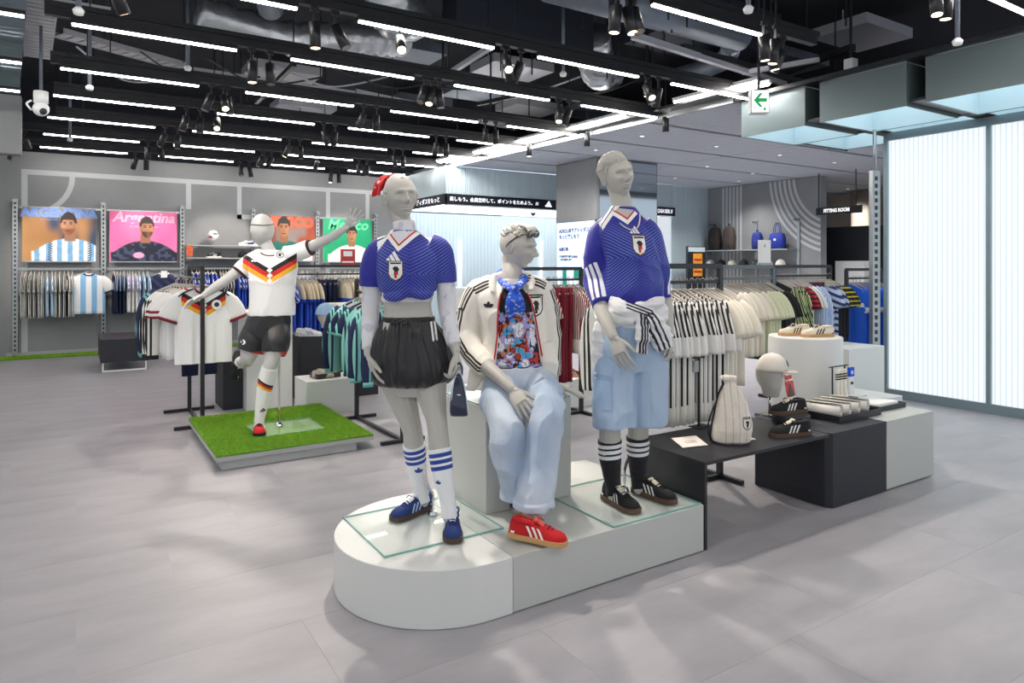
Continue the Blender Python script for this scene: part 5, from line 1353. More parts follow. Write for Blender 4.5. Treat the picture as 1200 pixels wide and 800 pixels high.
    for pts, s in ((aL, -1), (aR, 1)):
        f.limb(ut, [(Vector(p), r + (.007 if i < 4 else .009)) for i, (p, r) in enumerate(pts[2:-1])] + [(Vector(pts[-1][0]) * .75 + Vector(pts[-2][0]) * .25, .034)], 6, 18, re=False)
    me = evalmesh(ut, .005, 1); folds(me, .004, (26, 26, 18), 6); V = getV(me); n_ = vnoise(V * 30, 5); paint(me, '#dfe0e4', [(n_ - .62, '#c9cad2')]); f.part('lace_under_top', me, M_cl)
    # cropped blue shirt
    jb = MB()
    f.torso(jb, [(J(478, 344), .125, .105), (J(478, 338), .145, .118), (J(479, 322), .160, .128), (J(480, 306), .165, .126), (J(480, 296), .162, .110), (J(479, 287), .138, .088), (J(476, 278), .100, .076), (J(473.5, 270), .067, .064)], 4)
    f.limb(jb, [(J(456, 290), .062), (J(443, 296), .062), (J(436.5, 314), .061), (J(434.5, 336), .058)], 5, 20, re=False)
    f.limb(jb, [(J(504, 288), .062), (J(515.5, 294), .062), (J(519.5, 312), .061), (J(521.5, 331), .058)], 5, 20, re=False)
    kn = J(479, 342, -.115)
    jb.ell(kn, .045, .03, .025, basis(.1), 14, 10); jb.tube([kn, J(463, 348, -.11), J(452, 346, -.07)], [.018, .026, .02], 10, 4); jb.tube([kn, J(496, 345, -.11), J(505, 341, -.07)], [.018, .026, .02], 10, 4)
    me = evalmesh(jb, .0045, 2); nz0 = getN(me)[:, 2]
    folds(me, .009, (10, 10, 16), 2, mask=lambda V: np.clip((1.60 - V[:, 2]) / .25, .15, 1))
    V = getV(me) ; c_ = np.array(J(479, 300)); d_ = V - c_; lat = d_ @ np.array(f.lat); fr_ = d_ @ np.array(f.front); z = V[:, 2]
    zt = J(479, 279)[2]
    ph, amt = jersey_lines(lat, fr_, z, J(479, 320)[2])
    ov = collar_paint(nz0, V, lat + .028, fr_, z, J(479, 287)[2], 1.09, (.062, .185), '#e2e3e7')
    paint(me, '#1b2090', ov, ph, amt); jo = f.part('football_shirt', me, M_jb)
    ax, ay = f.lat, Uv
    shoulder_bars(f, jo, J(478, 280), .058, .15, -.045, .01)
    vcollar(f, jo, J(467, 286, -.1), (-.050, .060), (.082, .078), mat('under_top_white', '#dcdde1', .8))
    decal('bars_badge', jo, bars3(0, .065), J(461, 305.5, -.1), ax, ay, [M_prw], f.root)
    decal('crest_badge', jo, crest(.085), J(463.5, 327, -.1), ax, ay, [M_prw, M_prk, M_prr, M_prg], f.root)
    # black balloon skirt
    sk = MB(); rows = [(J(479, 371), .125, .100), (J(479, 376), .128, .104), (J(480, 392), .165, .135), (J(482, 415), .195, .155), (J(484, 436), .205, .165), (J(484, 447), .185, .15), (J(484, 449), .15, .12)]
    Q = catmull([(*r[0], r[1], r[2]) for r in rows], 6); rings = []
    for i, q in enumerate(Q):
        v = i / (len(Q) - 1); R = []
        for j in range(160):
            t = 2 * PI * j / 160; g = 1 + (.035 * math.sin(22 * t + 2 * math.sin(3 * t)) + .02 * math.sin(37 * t + 1) + .02 * math.sin(9 * t + 4 * v)) * math.sin(PI * min(1, v * 1.1 + .08)) * 1.1
            R.append(Vector(q[:3]) + (f.lat * q[3] * math.cos(t) + f.front * q[4] * math.sin(t)) * g)
        rings.append(R)
    sk.loft(rings); me = bpy.data.meshes.new('skirt'); me.from_pydata([tuple(v) for v in sk.V], [], sk.Fc); me.update(); me.polygons.foreach_set('use_smooth', [True] * len(me.polygons)); folds(me, .012, (22, 22, 12), 15)
    V = getV(me); d_ = V - np.array(J(479, 400)); lat = d_ @ np.array(f.lat); fr_ = d_ @ np.array(f.front); z = V[:, 2]
    e1 = lat - (.105 + .10 * (J(479, 371)[2] - z)); ov = [(both(band(e1, 0, .005), fr_ + .01, z - J(479, 398)[2]), '#e8e8e8'), (both(band(e1, .018, .005), fr_ + .01, z - J(479, 398)[2]), '#e8e8e8')]
    paint(me, '#15161a', ov); so = f.part('skirt', me, M_nyl)
    wb_ = MB(); wb_.loft([f.ring(J(479, 373.5 - 3 * math.cos(t)), .127 + .004 * math.sin(t), .102 + .004 * math.sin(t), 40) for t in [0, .8, 1.6, 2.4, PI]]); me = bpy.data.meshes.new('w'); me.from_pydata([tuple(v) for v in wb_.V], [], wb_.Fc); me.update(); f.part('waistband', me, mat('nylon_black', '#121317', .5), so)
    ds = MB(); c = J(468, 377, -.12)
    for s in (-1, 1): ds.tube([c, c + Rv * .022 * s + Uv * .012, c + Rv * .035 * s - Uv * .004, c + Rv * .01 * s - Uv * .006, c + Rv * .014 * s - Uv * .05], .0028, 6, 5)
    me = evalmesh(ds, .002, 0); f.part('drawstring', me, mat('cord_grey', '#4a4a50', .7), so)
    # socks and trainers
    for pts in ((lL, 1), (lR, 0)):
        L = pts[0]; top = [(Vector(p), r + .006) for p, r in L[4:]]
        sock(f, 'sock', top, '#eef0f2', '#28459e')
    for o_, a_, s_ in ((J(489, 545, .02), Rv, 1), ):
        pass
    socks = [o for o in f.root.children if o.name.startswith('sock')]
    decal('trefoil_badge', socks[0], trefoil(0, .042), J(489.5, 556, .0), Rv, Uv, [mat('print_blue', '#2c4aa0', .7)], f.root)
    decal('trefoil_badge', socks[1], trefoil(0, .03), J(513, 568, -.2), Rv, Uv, [mat('print_blue', '#2c4aa0', .7)], f.root)
    # right foot points to picture left and forward; left foot toward the camera
    d1 = P(462, 612, PT) - P(503, 597, PT); c1 = (P(462, 612, PT) + P(503, 597, PT)) / 2; c1.z = PT + .0095
    shoe(f.root, c1 + Vector((0, 0, 0)), math.atan2(d1.y, d1.x), '#233a78', '#b9d3ea', '#4a3a30', lace='#1c2c5e', tongue='#dfe6ee', name='shoe', k=.93)
    d2 = P(531, 641, PT) - P(530, 612, PT); c2 = (P(531, 641, PT) + P(530, 612, PT)) / 2; c2.z = PT + .001
    c2.z = PT + .0095
    shoe(f.root, c2, math.atan2(d2.y, d2.x), '#233a78', '#b9d3ea', '#4a3a30', lace='#1c2c5e', tongue='#dfe6ee', name='shoe', k=.93)
    st = MB(); b = P(507, 604, PT); b.z = PT + .009
    st.tube([b, b + Vector((0, 0, .015))], [.025, .02], 14); st.tube([b, b + Vector((0, 0, .1)), b + Vector((0, 0, .13)) - Rv * .02, b + Vector((0, 0, .19)) - Rv * .04], .007, 8, 4)
    me = bpy.data.meshes.new('rod'); me.from_pydata([tuple(v) for v in st.V], [], st.Fc); me.update(); f.part('support_rod', me, M_chrome)
    return f
W_ = woman()
# navy handbag hanging from her hand
hb_ = empty('handbag', at(539, 487, 3.27)); tag(hb_, 'small glossy navy handbag with pale piping hanging from the woman mannequin hand', 'bag')
b0 = at(537, 487, 3.27); bl = lambda px, py, dz=0: at(px, py, 3.27 + dz) - hb_.location
bm_ = MB(); rings = []
for (pxa, pxb, py) in ((528, 548.5, 486), (527, 549, 482), (527.5, 547.5, 470), (529, 546, 458), (531, 543.5, 448), (532.5, 541.5, 441), (533.5, 540.5, 438)):
    c = (bl(pxa, py) + bl(pxb, py)) / 2; hw = (pxb - pxa) / 2 / 800 * 3.27; hd = .035 * (1.0 if py > 460 else .7)
    rings.append([c + Rv * hw * math.copysign(abs(math.cos(t)) ** .6, math.cos(t)) + Dv * hd * math.copysign(abs(math.sin(t)) ** .7, math.sin(t)) for t in [2 * PI * j / 24 for j in range(24)]])
bm_.loft(rings); bm_.build('body', mat('patent_navy', '#141c3c', .18, coat=.6), hb_, True)
MB().tube([bl(548.5, 485, -.02), bl(546, 462, -.025), bl(541, 440, -.02), bl(536, 436, -.02), bl(531, 452, -.025), bl(528, 484, -.02)], .003, 6, 5).build('piping', mat('piping_pale', '#c6ccdc', .4), hb_, True)
MB().tube([bl(534, 442), bl(534.5, 431), bl(538, 425), bl(541.5, 431), bl(541, 442)], .005, 8, 5).build('handle', mat('patent_navy', '#141c3c'), hb_, True)
MB().tube([bl(535, 462, -.03), bl(540, 463, -.032)], .004, 6).build('clasp', M_chrome, hb_, True)
# ================================================================== standing man mannequin
def short_hair(f, hc, Mh, k, style, seed=1):
    hb = MB(); rr = random.Random(seed)
    hb.ell(hc + Mh @ Vector((0, .018, .026)), .079 * k, .094 * k, .098 * k, Mh, 28, 18)
    if style == 'quiff':
        for i in range(64):
            a = -1.2 + 2.4 * i / 63 + rr.uniform(-.05, .05); o = rr.uniform(-.01, .01)
            pts = [Vector((.066 * math.sin(a), -.072 + .045 * a * a + o, .066 - .012 * abs(a))), Vector((.074 * math.sin(a) - .008, -.066 + .045 * a * a, .100 - .030 * a * a)), Vector((.076 * math.sin(a) - .016, -.01, .124 - .042 * a * a + o)), Vector((.072 * math.sin(a) - .012, .06, .108 - .035 * a * a)), Vector((.05 * math.sin(a), .106, .045))]
            hb.tube([hc + Mh @ (q * k) for q in pts], [.003, .008, .0085, .007, .003], 7, 5)
        for s in (-1, 1):
            for i in range(11): hb.tube([hc + Mh @ Vector((s * .072, -.035 + .012 * i, .062)), hc + Mh @ Vector((s * (.0805 - .0012 * max(0, i - 4) ** 1.6), -.022 + .0115 * i, .03)), hc + Mh @ Vector((s * (.073 - .0015 * max(0, i - 4) ** 1.6), -.012 + .0105 * i, .0 - .03 * (i > 4)))], [.004, .0055, .002], 6, 3)
    else:   # short cropped curls, longer on top
        for i in range(190):
            t = rr.uniform(0, 2 * PI); e = rr.uniform(.35, 1.45)
            c = Vector((.077 * math.cos(e) * math.cos(t), .02 + .09 * math.cos(e) * math.sin(t), .026 + .1 * math.sin(e)))
            if c.y < -.055 and c.z < .07: continue
            tg = Vector((-math.sin(t + rr.uniform(-.5, .5)), math.cos(t + rr.uniform(-.5, .5)), rr.uniform(-.2, .3))) * .02
            hb.tube([hc + Mh @ (c - tg), hc + Mh @ (c * 1.02), hc + Mh @ (c + tg)], [.002, .0065, .002], 6, 4)
        for i in range(12):
            a = -.75 + 1.5 * i / 11
            hb.tube([hc + Mh @ Vector((.06 * math.sin(a), -.075, .075)), hc + Mh @ Vector((.062 * math.sin(a) + .006, -.078, .095)), hc + Mh @ Vector((.058 * math.sin(a) + .012, -.05, .118)), hc + Mh @ Vector((.05 * math.sin(a) + .006, 0, .126))], [.004, .009, .009, .004], 7, 4)
    me = rawmesh(hb, 'hair'); return f.part('hair', me, SKIN)
def man():
    z0 = 3.68
    f = Fig(P(745, 590, PT), math.radians(20), 'grey man mannequin in a blue football shirt and pale denim shorts')
    f.root.location.z = PT + .0095; f.o = f.root.location.copy()
    J = lambda px, py, dz=0.0: at(px, py, z0 + dz)
    mb = MB()
    f.torso(mb, [(J(740, 425), .12, .09), (J(740, 405), .165, .115), (J(740, 385), .17, .118), (J(740, 358), .140, .100), (J(739, 330), .138, .100), (J(737, 300), .145, .108), (J(735, 280), .150, .096), (J(732, 266), .120, .065), (J(730, 256), .066, .054)])
    aL = [(J(714, 268), .050), (J(703, 277), .050), (J(699, 300), .047), (J(698, 332, .02), .043), (J(703, 355, -.06), .043), (J(711.5, 378, -.15), .036), (J(718, 393, -.20), .027)]
    aR = [(J(751, 268), .050), (J(761.5, 277), .050), (J(768, 302), .047), (J(775, 334, .05), .044), (J(779, 356, .02), .042), (J(782, 378, -.02), .035), (J(784, 392, -.04), .027)]
    f.limb(mb, aL); f.limb(mb, aR)
    hand(mb, J(719, 394, -.205), J(732, 428, -.25) - J(719, 394, -.205), Rv + Dv * .4, -Dv * .6 + Rv * .8, .35, .19)
    hand(mb, J(784, 393, -.04), J(787, 420, -.07) - J(784, 393, -.04), -Rv * .6 + Dv * .5, -Dv - Rv * .4, 1.0, .185)
    lL = [(J(722, 405), .095), (J(718, 440, -.03), .088), (J(714, 475, -.05), .066), (J(715, 495, -.06), .056), (J(714.5, 515, -.05), .058), (J(715, 535, -.04), .054), (at(718, 565, 3.63), .037), (at(720, 580, 3.62), .038)]
    lR = [(J(757, 405), .095), (J(754, 440, .0), .088), (J(749, 475, .02), .066), (J(748, 495, .03), .056), (J(747.5, 511, .06), .058), (J(747.5, 530, .07), .054), (at(748, 558, 3.77), .037), (at(750, 572, 3.76), .038)]
    f.limb(mb, lL); f.limb(mb, lR)
    hc = J(724, 206.5); Mh = basis(math.radians(20), math.radians(-3), math.radians(-13))
    f.limb(mb, [(J(731, 268), .066), (J(730, 250), .058), (hc + Mh @ Vector((0, .026, -.105)), .054), (hc + Mh @ Vector((0, .034, -.05)), .054)])
    head(mb, hc, Mh, 1.0)
    me = evalmesh(mb, .003, 0, 'body'); f.part('body', me, SKIN)
    short_hair(f, hc, Mh, 1.0, 'quiff', 4)
    # blue long sleeved shirt
    jb = MB()
    f.torso(jb, [(J(741, 392), .160, .122), (J(741, 380), .168, .130), (J(741, 352), .172, .138), (J(740, 325), .166, .134), (J(739, 300), .168, .134), (J(736, 282), .176, .124), (J(733.5, 270), .166, .105), (J(731, 259), .128, .088), (J(730, 250), .092, .074), (J(729.5, 243), .068, .064)], 4)
    f.limb(jb, [(J(714, 266), .066), (J(703, 277), .070), (J(699, 300), .066), (J(698, 328, .02), .062), (J(702, 345, -.03), .060), (J(706, 357, -.075), .056)], 5, 20, re=False)
    f.limb(jb, [(J(751, 266), .066), (J(761.5, 277), .068), (J(768, 302), .064), (J(774, 330, .04), .060), (J(776.5, 345, .03), .055), (J(778, 352, .02), .050)], 5, 20, re=False)
    me = evalmesh(jb, .0045, 2); nz0 = getN(me)[:, 2]; folds(me, .020, (9, 9, 5.5), 12, mask=lambda V: np.clip((1.78 - V[:, 2]) / .3, .12, 1))
    V = getV(me); d_ = V - np.array(J(735, 300)); lat = d_ @ np.array(f.lat); fr_ = d_ @ np.array(f.front); z = V[:, 2]; zt = J(731, 256)[2]
    ph, amt = jersey_lines(lat, fr_, z, J(737, 303)[2] , .8)
    ov = collar_paint(nz0, V, lat + .020, fr_, z, J(736, 255)[2], 1.0, (.068, .225), '#aeaca4')
    # three white bars down the outer forearm of each sleeve
    for (a_, b_, s_) in ((J(697, 316, .02), J(706, 356, -.075), -1), (J(776, 318, .05), J(780, 350, .02), 1)):
        a_ = np.array(a_); b_ = np.array(b_); ax = (b_ - a_) / np.linalg.norm(b_ - a_); q = V - a_; t = q @ ax; rad = q - t[:, None] * ax
        near = .12 - np.linalg.norm(rad, axis=1); inlen = both(t - .0, np.linalg.norm(b_ - a_) - .018 - t)
        out = np.array(f.front) * .75 + np.array(f.lat) * .65 * s_; out /= np.linalg.norm(out); side = np.cross(ax, out); u = rad @ side
        for k in (-1, 0, 1): ov.append((both(band(u, k * .028, .009), inlen, near, rad @ out), '#eef0f2'))
    paint(me, '#1b2090', ov, ph, amt); jo = f.part('football_shirt', me, M_jb)
    shoulder_bars(f, jo, J(734.5, 255), .06, .165, -.045, .012)
    vcollar(f, jo, J(735.5, 255, -.1), (-.085, .056), (.040, .044), SKIN)
    decal('bars_badge', jo, bars3(0, .055), J(743, 273.5, -.1), f.lat, Uv, [M_prw], f.root)
    decal('crest_badge', jo, crest(.095), J(746.5, 297.5, -.1), f.lat, Uv, [M_prw, M_prk, M_prr, M_prg], f.root)
    # necklace
    nk = MB(); ring_ = [J(720, 252, -.06), J(726, 261, -.10), J(736, 268, -.135), J(744, 269, -.14), J(749, 262, -.12), J(750, 250, -.07)]
    nk.tube(ring_, .0035, 6, 6); me = bpy.data.meshes.new('n'); me.from_pydata([tuple(v) for v in nk.V], [], nk.Fc); me.update(); f.part('necklace', me, mat('silver_chain', '#d9d6cf', .3, metal=.6))
    # jacket knotted round the waist
    jk = MB()
    f.torso(jk, [(J(741, 384), .17, .135), (J(741, 374), .196, .152), (J(741, 362), .200, .155), (J(741, 354), .18, .14)], 3)
    kn = J(752, 362, -.165)
    jk.ell(kn, .045, .03, .035, basis(.2), 14, 10)
    jk.tube([J(716, 352, -.10), J(728, 360, -.15), J(742, 366, -.165), kn], [.028, .04, .034, .022], 12, 4)
    jk.tube([J(716, 372, -.12), J(730, 376, -.155), J(744, 371, -.165), kn], [.016, .024, .022, .016], 12, 4)
    jk.tube([kn, J(765, 357, -.14), J(774, 352, -.06)], [.026, .03, .026], 12, 4)
    slv = [kn, J(753, 376, -.19), J(753, 396, -.195), J(751.5, 414, -.19)]; jk.tube(slv, [.026, .034, .034, .030], 14, 5, flat=.55, ref=-Dv)
    slv2 = [kn, J(764, 374, -.17), J(774, 392, -.14), J(780, 409, -.13)]; jk.tube(slv2, [.026, .045, .058, .05], 14, 5, flat=.5, ref=-Dv)
    jk.tube([J(706, 378, -.02), J(704, 400, -.05), J(703, 430, -.06), J(706, 462, -.07)], [.04, .05, .038, .014], 14, 5, flat=.4, ref=-Dv)
    me = evalmesh(jk, .005, 1); folds(me, .014, (12, 12, 26), 9)
    V = getV(me); ov = []
    for pts, offs in ((slv, (-.014, 0, .014)), (slv2, (-.03, -.008, .014))):
        a_ = np.array(pts[1]); b_ = np.array(pts[-1]); ax = (b_ - a_) / np.linalg.norm(b_ - a_); q = V - a_; t = q @ ax; rad = q - t[:, None] * ax
        u = rad @ np.array(f.lat); near = .075 - np.linalg.norm(rad, axis=1)
        for k in offs: ov.append((both(band(u, k, .0048), t + .04, near, rad @ np.array(f.front) + .012), '#1b1d2c'))
    pz = np.array(J(742, 361)); q = V - pz
    for k in (0, .016, .032): ov.append((both(band(q[:, 2] - .38 * (q @ np.array(Rv)) * -1, .022 - k, .0045), .07 - np.abs(q @ np.array(Rv) + .0), q @ np.array(f.front) - .03), '#1b1d2c'))
    paint(me, '#e4e5e6', ov); f.part('knotted_jacket', me, M_cl)
    cd_ = MB(); cd_.tube([J(706, 462, -.075), J(709, 470, -.09), J(708, 478, -.09)], .0035, 6, 4); cd_.ell(J(707.5, 479, -.09), .008, .008, .008); me = bpy.data.meshes.new('c'); me.from_pydata([tuple(v) for v in cd_.V], [], cd_.Fc); me.update(); f.part('drawcord', me, M_white)
    # denim shorts
    ds = MB(); f.torso(ds, [(J(741, 372), .172, .13), (J(741, 392), .186, .14), (J(741, 415), .19, .14), (J(741, 432), .15, .11)], 3)
    f.limb(ds, [(J(724, 400), .105), (J(721, 440, -.03), .115), (J(720.5, 475, -.05), .116), (J(720.5, 500, -.06), .114)], 5, 24, re=False)
    f.limb(ds, [(J(759, 400), .105), (J(759.5, 440, .0), .108), (J(759, 475, .01), .106), (J(759, 496, .01), .100)], 5, 24, re=False)
    me = evalmesh(ds, .005, 2); folds(me, .018, (12, 12, 5), 21); V = getV(me)
    n_ = vnoise(V * np.array([7, 7, 4]), 2); B = c3('#92adcb')[None] * (1 - n_[:, None] * .6) + c3('#bfd0e2')[None] * (n_[:, None] * .6)
    paint(me, B, []); so = f.part('denim_shorts', me, M_den)
    decal('cargo_pocket', so, [(0, [(-.05, -.1), (.05, -.1), (.05, .07), (-.05, .07)]), (1, [(-.052, .045), (.052, .045), (.052, .075), (-.052, .075)])], J(711, 462, -.25), f.lat * .4 + f.front * .0 + Rv * .6, Uv, [mat('denim_pocket', '#98b2d0', .85, bump=.3, bscale=200), mat('denim_flap', '#8aa6c6', .85)], f.root, off=.006)
    for L in (lL, lR):
        sock(f, 'sock', [(Vector(p), r + .006) for p, r in L[4:]], '#15161b', '#e4e6ea')
    socks = [o for o in f.root.children if o.name.startswith('sock')]
    decal('trefoil_badge', socks[0], trefoil(0, .035), J(710, 540, -.2), Rv, Uv, [M_prw], f.root); decal('trefoil_badge', socks[1], trefoil(0, .035), J(741, 533, -.2), Rv, Uv, [M_prw], f.root)
    for (t_, h_) in (((741, 601), (713, 587)), ((790, 592), (743, 577))):
        d1 = P(*t_, PT) - P(*h_, PT); c1 = (P(*t_, PT) + P(*h_, PT)) / 2; c1.z = PT + .0095
        shoe(f.root, c1, math.atan2(d1.y, d1.x), '#17181b', '#e8e8e6', '#5a4436', lace='#101114', tongue='#d9d2bd', name='shoe', k=1.0)
    st = MB(); b = P(732, 577, PT); b.z = PT + .009
    st.tube([b, b + Vector((0, 0, .02))], [.028, .02], 14); st.tube([b, b + Vector((0, 0, .12)), b + Vector((0, 0, .2)) + Rv * .03], .008, 8, 4)
    me = bpy.data.meshes.new('rod'); me.from_pydata([tuple(v) for v in st.V], [], st.Fc); me.update(); f.part('support_rod', me, M_chrome)
    return f
man()

# ================================================================== seated man mannequin
def seated():
    z0 = 3.72
    f = Fig((2.0, 3.2, .8), math.radians(10), 'grey seated mannequin in a cream track jacket and pale blue jeans')
    f.o = f.root.location.copy()
    J = lambda px, py, dz=0.0: at(px, py, z0 + dz)
    mb = MB()
    f.torso(mb, [(J(604, 446), .14, .10), (J(604, 432), .150, .105), (J(603, 405), .150, .108), (J(602, 380), .152, .11), (J(600, 358), .172, .12), (J(598, 345), .182, .11), (J(598, 335), .15, .085), (J(600, 327), .08, .062)])
    aL = [(J(572, 335), .06), (J(560, 344), .058), (J(551, 368, -.01), .05), (J(547, 395, -.03), .045), (J(563, 421, -.14), .042), (J(585, 442, -.25), .034), (J(599, 455, -.31), .027)]
    aR = [(J(622, 335), .06), (J(634, 344), .058), (J(641, 372, .02), .05), (J(645, 400, .04), .044), (J(647, 425, .04), .038), (J(649, 446, .03), .027)]
    f.limb(mb, aL); f.limb(mb, aR)
    hand(mb, J(600, 456, -.315), J(617, 481, -.40) - J(600, 456, -.315), -Uv + Dv * .5, Rv + Uv * .5, .5, .19)
    hand(mb, J(650, 449, .02), J(673, 458, -.03) - J(650, 449, .02), -Uv, -Dv - Rv * .2, .12, .18)
    lL = [(J(590, 448), .07), (J(588, 464, -.15), .065), (at(592, 490, 3.42), .055), (at(595, 505, 3.36), .05), (at(602, 530, 3.36), .055), (at(605, 565, 3.40), .042), (at(607, 592, 3.42), .036)]
    lR = [(J(622, 447), .07), (J(635, 460, -.15), .065), (at(640, 480, 3.42), .055), (at(640, 496, 3.36), .05), (at(636, 530, 3.33), .05), (at(630, 570, 3.30), .042), (at(621, 600, 3.27), .036)]
    f.limb(mb, lL); f.limb(mb, lR)
    hc = J(607.5, 290); Mh = basis(math.radians(62), math.radians(8), math.radians(-4))
    f.limb(mb, [(J(599, 338), .064), (J(600, 324), .058), (hc + Mh @ Vector((0, .03, -.10)), .055), (hc + Mh @ Vector((0, .036, -.05)), .054)])
    head(mb, hc, Mh, 1.0)
    me = evalmesh(mb, .003, 0, 'body'); f.part('body', me, SKIN)
    short_hair(f, hc, Mh, 1.0, 'curl', 8)
    # black tee with a colourful print
    tb = MB(); f.torso(tb, [(J(604, 440), .165, .125), (J(604, 425), .170, .128), (J(603, 400), .165, .128), (J(601, 375), .168, .13), (J(599, 355), .178, .13), (J(598.5, 342), .165, .105), (J(599, 333), .10, .078)], 4)
    me = evalmesh(tb, .004, 1); folds(me, .007, (9, 9, 7), 31); V = getV(me); d_ = V - np.array(J(602, 390)); lat = d_ @ np.array(f.lat); fr_ = d_ @ np.array(f.front); z = V[:, 2]
    zt_, zb_ = J(602, 364)[2], J(602, 426)[2]
    inb = both(zt_ - z, z - zb_, .15 - np.abs(lat), fr_ - .03)
    Bc = np.tile(c3('#15161a'), (len(V), 1)); n1 = vnoise(V * 26, 3); n2 = vnoise(V * 38, 11); n3 = vnoise(V * 55, 17)
    pal = np.where((n1 > .62)[:, None], c3('#e2e4e8'), np.where((n1 > .5)[:, None], c3('#a59bd4'), np.where((n2 > .58)[:, None], c3('#3aa6dc'), np.where((n2 > .45)[:, None], c3('#d9702c'), np.where((n2 < .3)[:, None], c3('#c23a3a'), c3('#17181c'))))))
    pal = np.where((np.abs(n3 - .5) < .05)[:, None], c3('#101114'), pal); Bc = np.where((inb > 0)[:, None], pal, Bc)
    ov = [(both(band(z, zb_ - .012, .004), fr_ - .02), '#e6e6e6'), (both(band(z, zb_ - .024, .004), fr_ - .02), '#e6e6e6')]
    paint(me, Bc, ov); f.part('printed_tee', me, M_cl)
    # cream open track jacket: C-shaped shell with sleeves
    jk = MB(); rows = [(J(603, 455, .0), .215, .175, .95), (J(603, 440), .208, .165, .85), (J(603, 415), .195, .155, .72), (J(602, 390), .19, .150, .62), (J(600, 365), .196, .150, .52), (J(598.5, 348), .196, .132, .42), (J(598, 338), .165, .105, .36), (J(599, 331), .105, .085, .34)]
    Q = catmull([(*r[0], r[1], r[2], r[3]) for r in rows], 4); rings = []; th_ = .016
    for q in Q:
        R = []; n = 34; gap = q[5]
        ang = [PI / 2 + gap + (2 * PI - 2 * gap) * j / (n - 1) for j in range(n)]
        for t in ang: R.append(Vector(q[:3]) + f.lat * q[3] * math.cos(t) + f.front * q[4] * math.sin(t))
        for t in ang[::-1]: R.append(Vector(q[:3]) + f.lat * (q[3] - th_) * math.cos(t) + f.front * (q[4] - th_) * math.sin(t))
        rings.append(R)
    jk.loft(rings)
    sL = [(J(578, 336), .07), (J(561, 344), .074), (J(550, 366, -.01), .072), (J(545.5, 393, -.03), .07), (J(556, 415, -.10), .062), (J(570, 430, -.17), .052)]
    sR = [(J(616, 336), .07), (J(633, 343), .074), (J(640, 370, .02), .07), (J(644, 400, .04), .066), (J(645, 428, .04), .058), (J(646, 440, .03), .05)]
    f.limb(jk, sL, 5, 20, re=False); f.limb(jk, sR, 5, 20, re=False)
    # side panels that drape over the plinth
    jk.tube([J(562, 420, -.06), J(558, 440, -.11), J(552, 458, -.13)], [.03, .04, .022], 12, 4, flat=.4, ref=-Dv)
    jk.tube([J(641, 400, -.08), J(644, 425, -.09), J(646, 446, -.08)], [.035, .045, .03], 12, 4, flat=.4, ref=-Dv)
    for s, pts in ((-1, [J(590, 322, .02), J(578, 330, -.06), J(578, 343, -.125)]), (1, [J(612, 322, .0), J(620, 328, -.06), J(622, 340, -.115)])):
        jk.tube(pts, [.02, .034, .018], 10, 4, flat=.42, ref=f.front)
    me = evalmesh(jk, .005, 2); folds(me, .011, (11, 11, 8), 17); V = getV(me); ov = []
    for pts, sgn in ((sL, -1), (sR, 1)):
        for i in range(len(pts) - 1):
            a_ = np.array(pts[i][0]); b_ = np.array(pts[i + 1][0]); L_ = np.linalg.norm(b_ - a_); ax = (b_ - a_) / L_; q = V - a_; t = q @ ax; rad = q - t[:, None] * ax
            out = -np.array(f.lat) if sgn < 0 else np.array(f.lat); out = out + np.array(f.front) * .75; out = out - ax * (out @ ax); out /= np.linalg.norm(out); u = rad @ np.cross(ax, out)
            near = .092 - np.linalg.norm(rad, axis=1); seg = both(t + .012, L_ + .012 - t)
            for k in (-1, 0, 1): ov.append((both(band(u, k * .018, .0055), near, seg, rad @ out - .01), '#1c1c20'))
    paint(me, '#e9e5da', ov); jo = f.part('track_jacket', me, M_cl)
    pip = MB()
    for g in (1, -1):
        pip.tube([Vector(q[:3]) + f.lat * (q[3] + .0) * math.cos(PI / 2 + g * q[5]) + f.front * (q[4] + .001) * math.sin(PI / 2 + g * q[5]) for q in Q[:-6]], .005, 6, 1)
    me = bpy.data.meshes.new('p'); me.from_pydata([tuple(v) for v in pip.V], [], pip.Fc); me.update(); f.part('red_zip_piping', me, mat('piping_red', '#b8242c', .6))
    decal('trefoil_badge', jo, trefoil(0, .05), J(575, 361, -.2), f.lat, Uv, [M_prk], f.root)
    decal('crest_badge', jo, crest(.10, (0, 1, 1)), J(633, 370, -.2), f.lat, Uv, [mat('print_cream', '#e9e5da', .7), M_prk, M_prr, M_prk], f.root)
    # blue bandana scarf
    bd = MB(); bd.tube([J(584, 326, .03), J(588, 330, -.05), J(596, 336, -.11), J(603, 338, -.13), J(610, 333, -.11), J(614, 326, -.05), J(611, 320, .04), J(598, 316, .09), J(586, 320, .07), J(584, 326, .03)], .026, 10, 4, flat=.55, ref=Uv)
    k0 = J(603, 337, -.145); bd.ell(k0, .022, .02, .022); bd.tube([k0, J(600, 352, -.165), J(599, 366, -.165), J(597, 376, -.16)], [.016, .034, .03, .004], 12, 4, flat=.35, ref=-Dv); bd.tube([k0, J(606, 350, -.17), J(610, 362, -.17), J(613, 369, -.165)], [.016, .032, .024, .004], 12, 4, flat=.35, ref=-Dv)
    me = evalmesh(bd, .004, 1); folds(me, .006, (24, 24, 16), 5); V = getV(me); n_ = vnoise(V * 120, 2); n2 = vnoise(V * 40, 9); paint(me, '#1a4fc0', [(both((n_ - .66) * .01, (n2 - .42) * .01), '#c8d4ee')]); f.part('bandana', me, M_cl)
    # sunglasses pushed up on the head
    sg = MB(); E_ = lambda x, y, z: hc + Mh @ Vector((x, y, z))
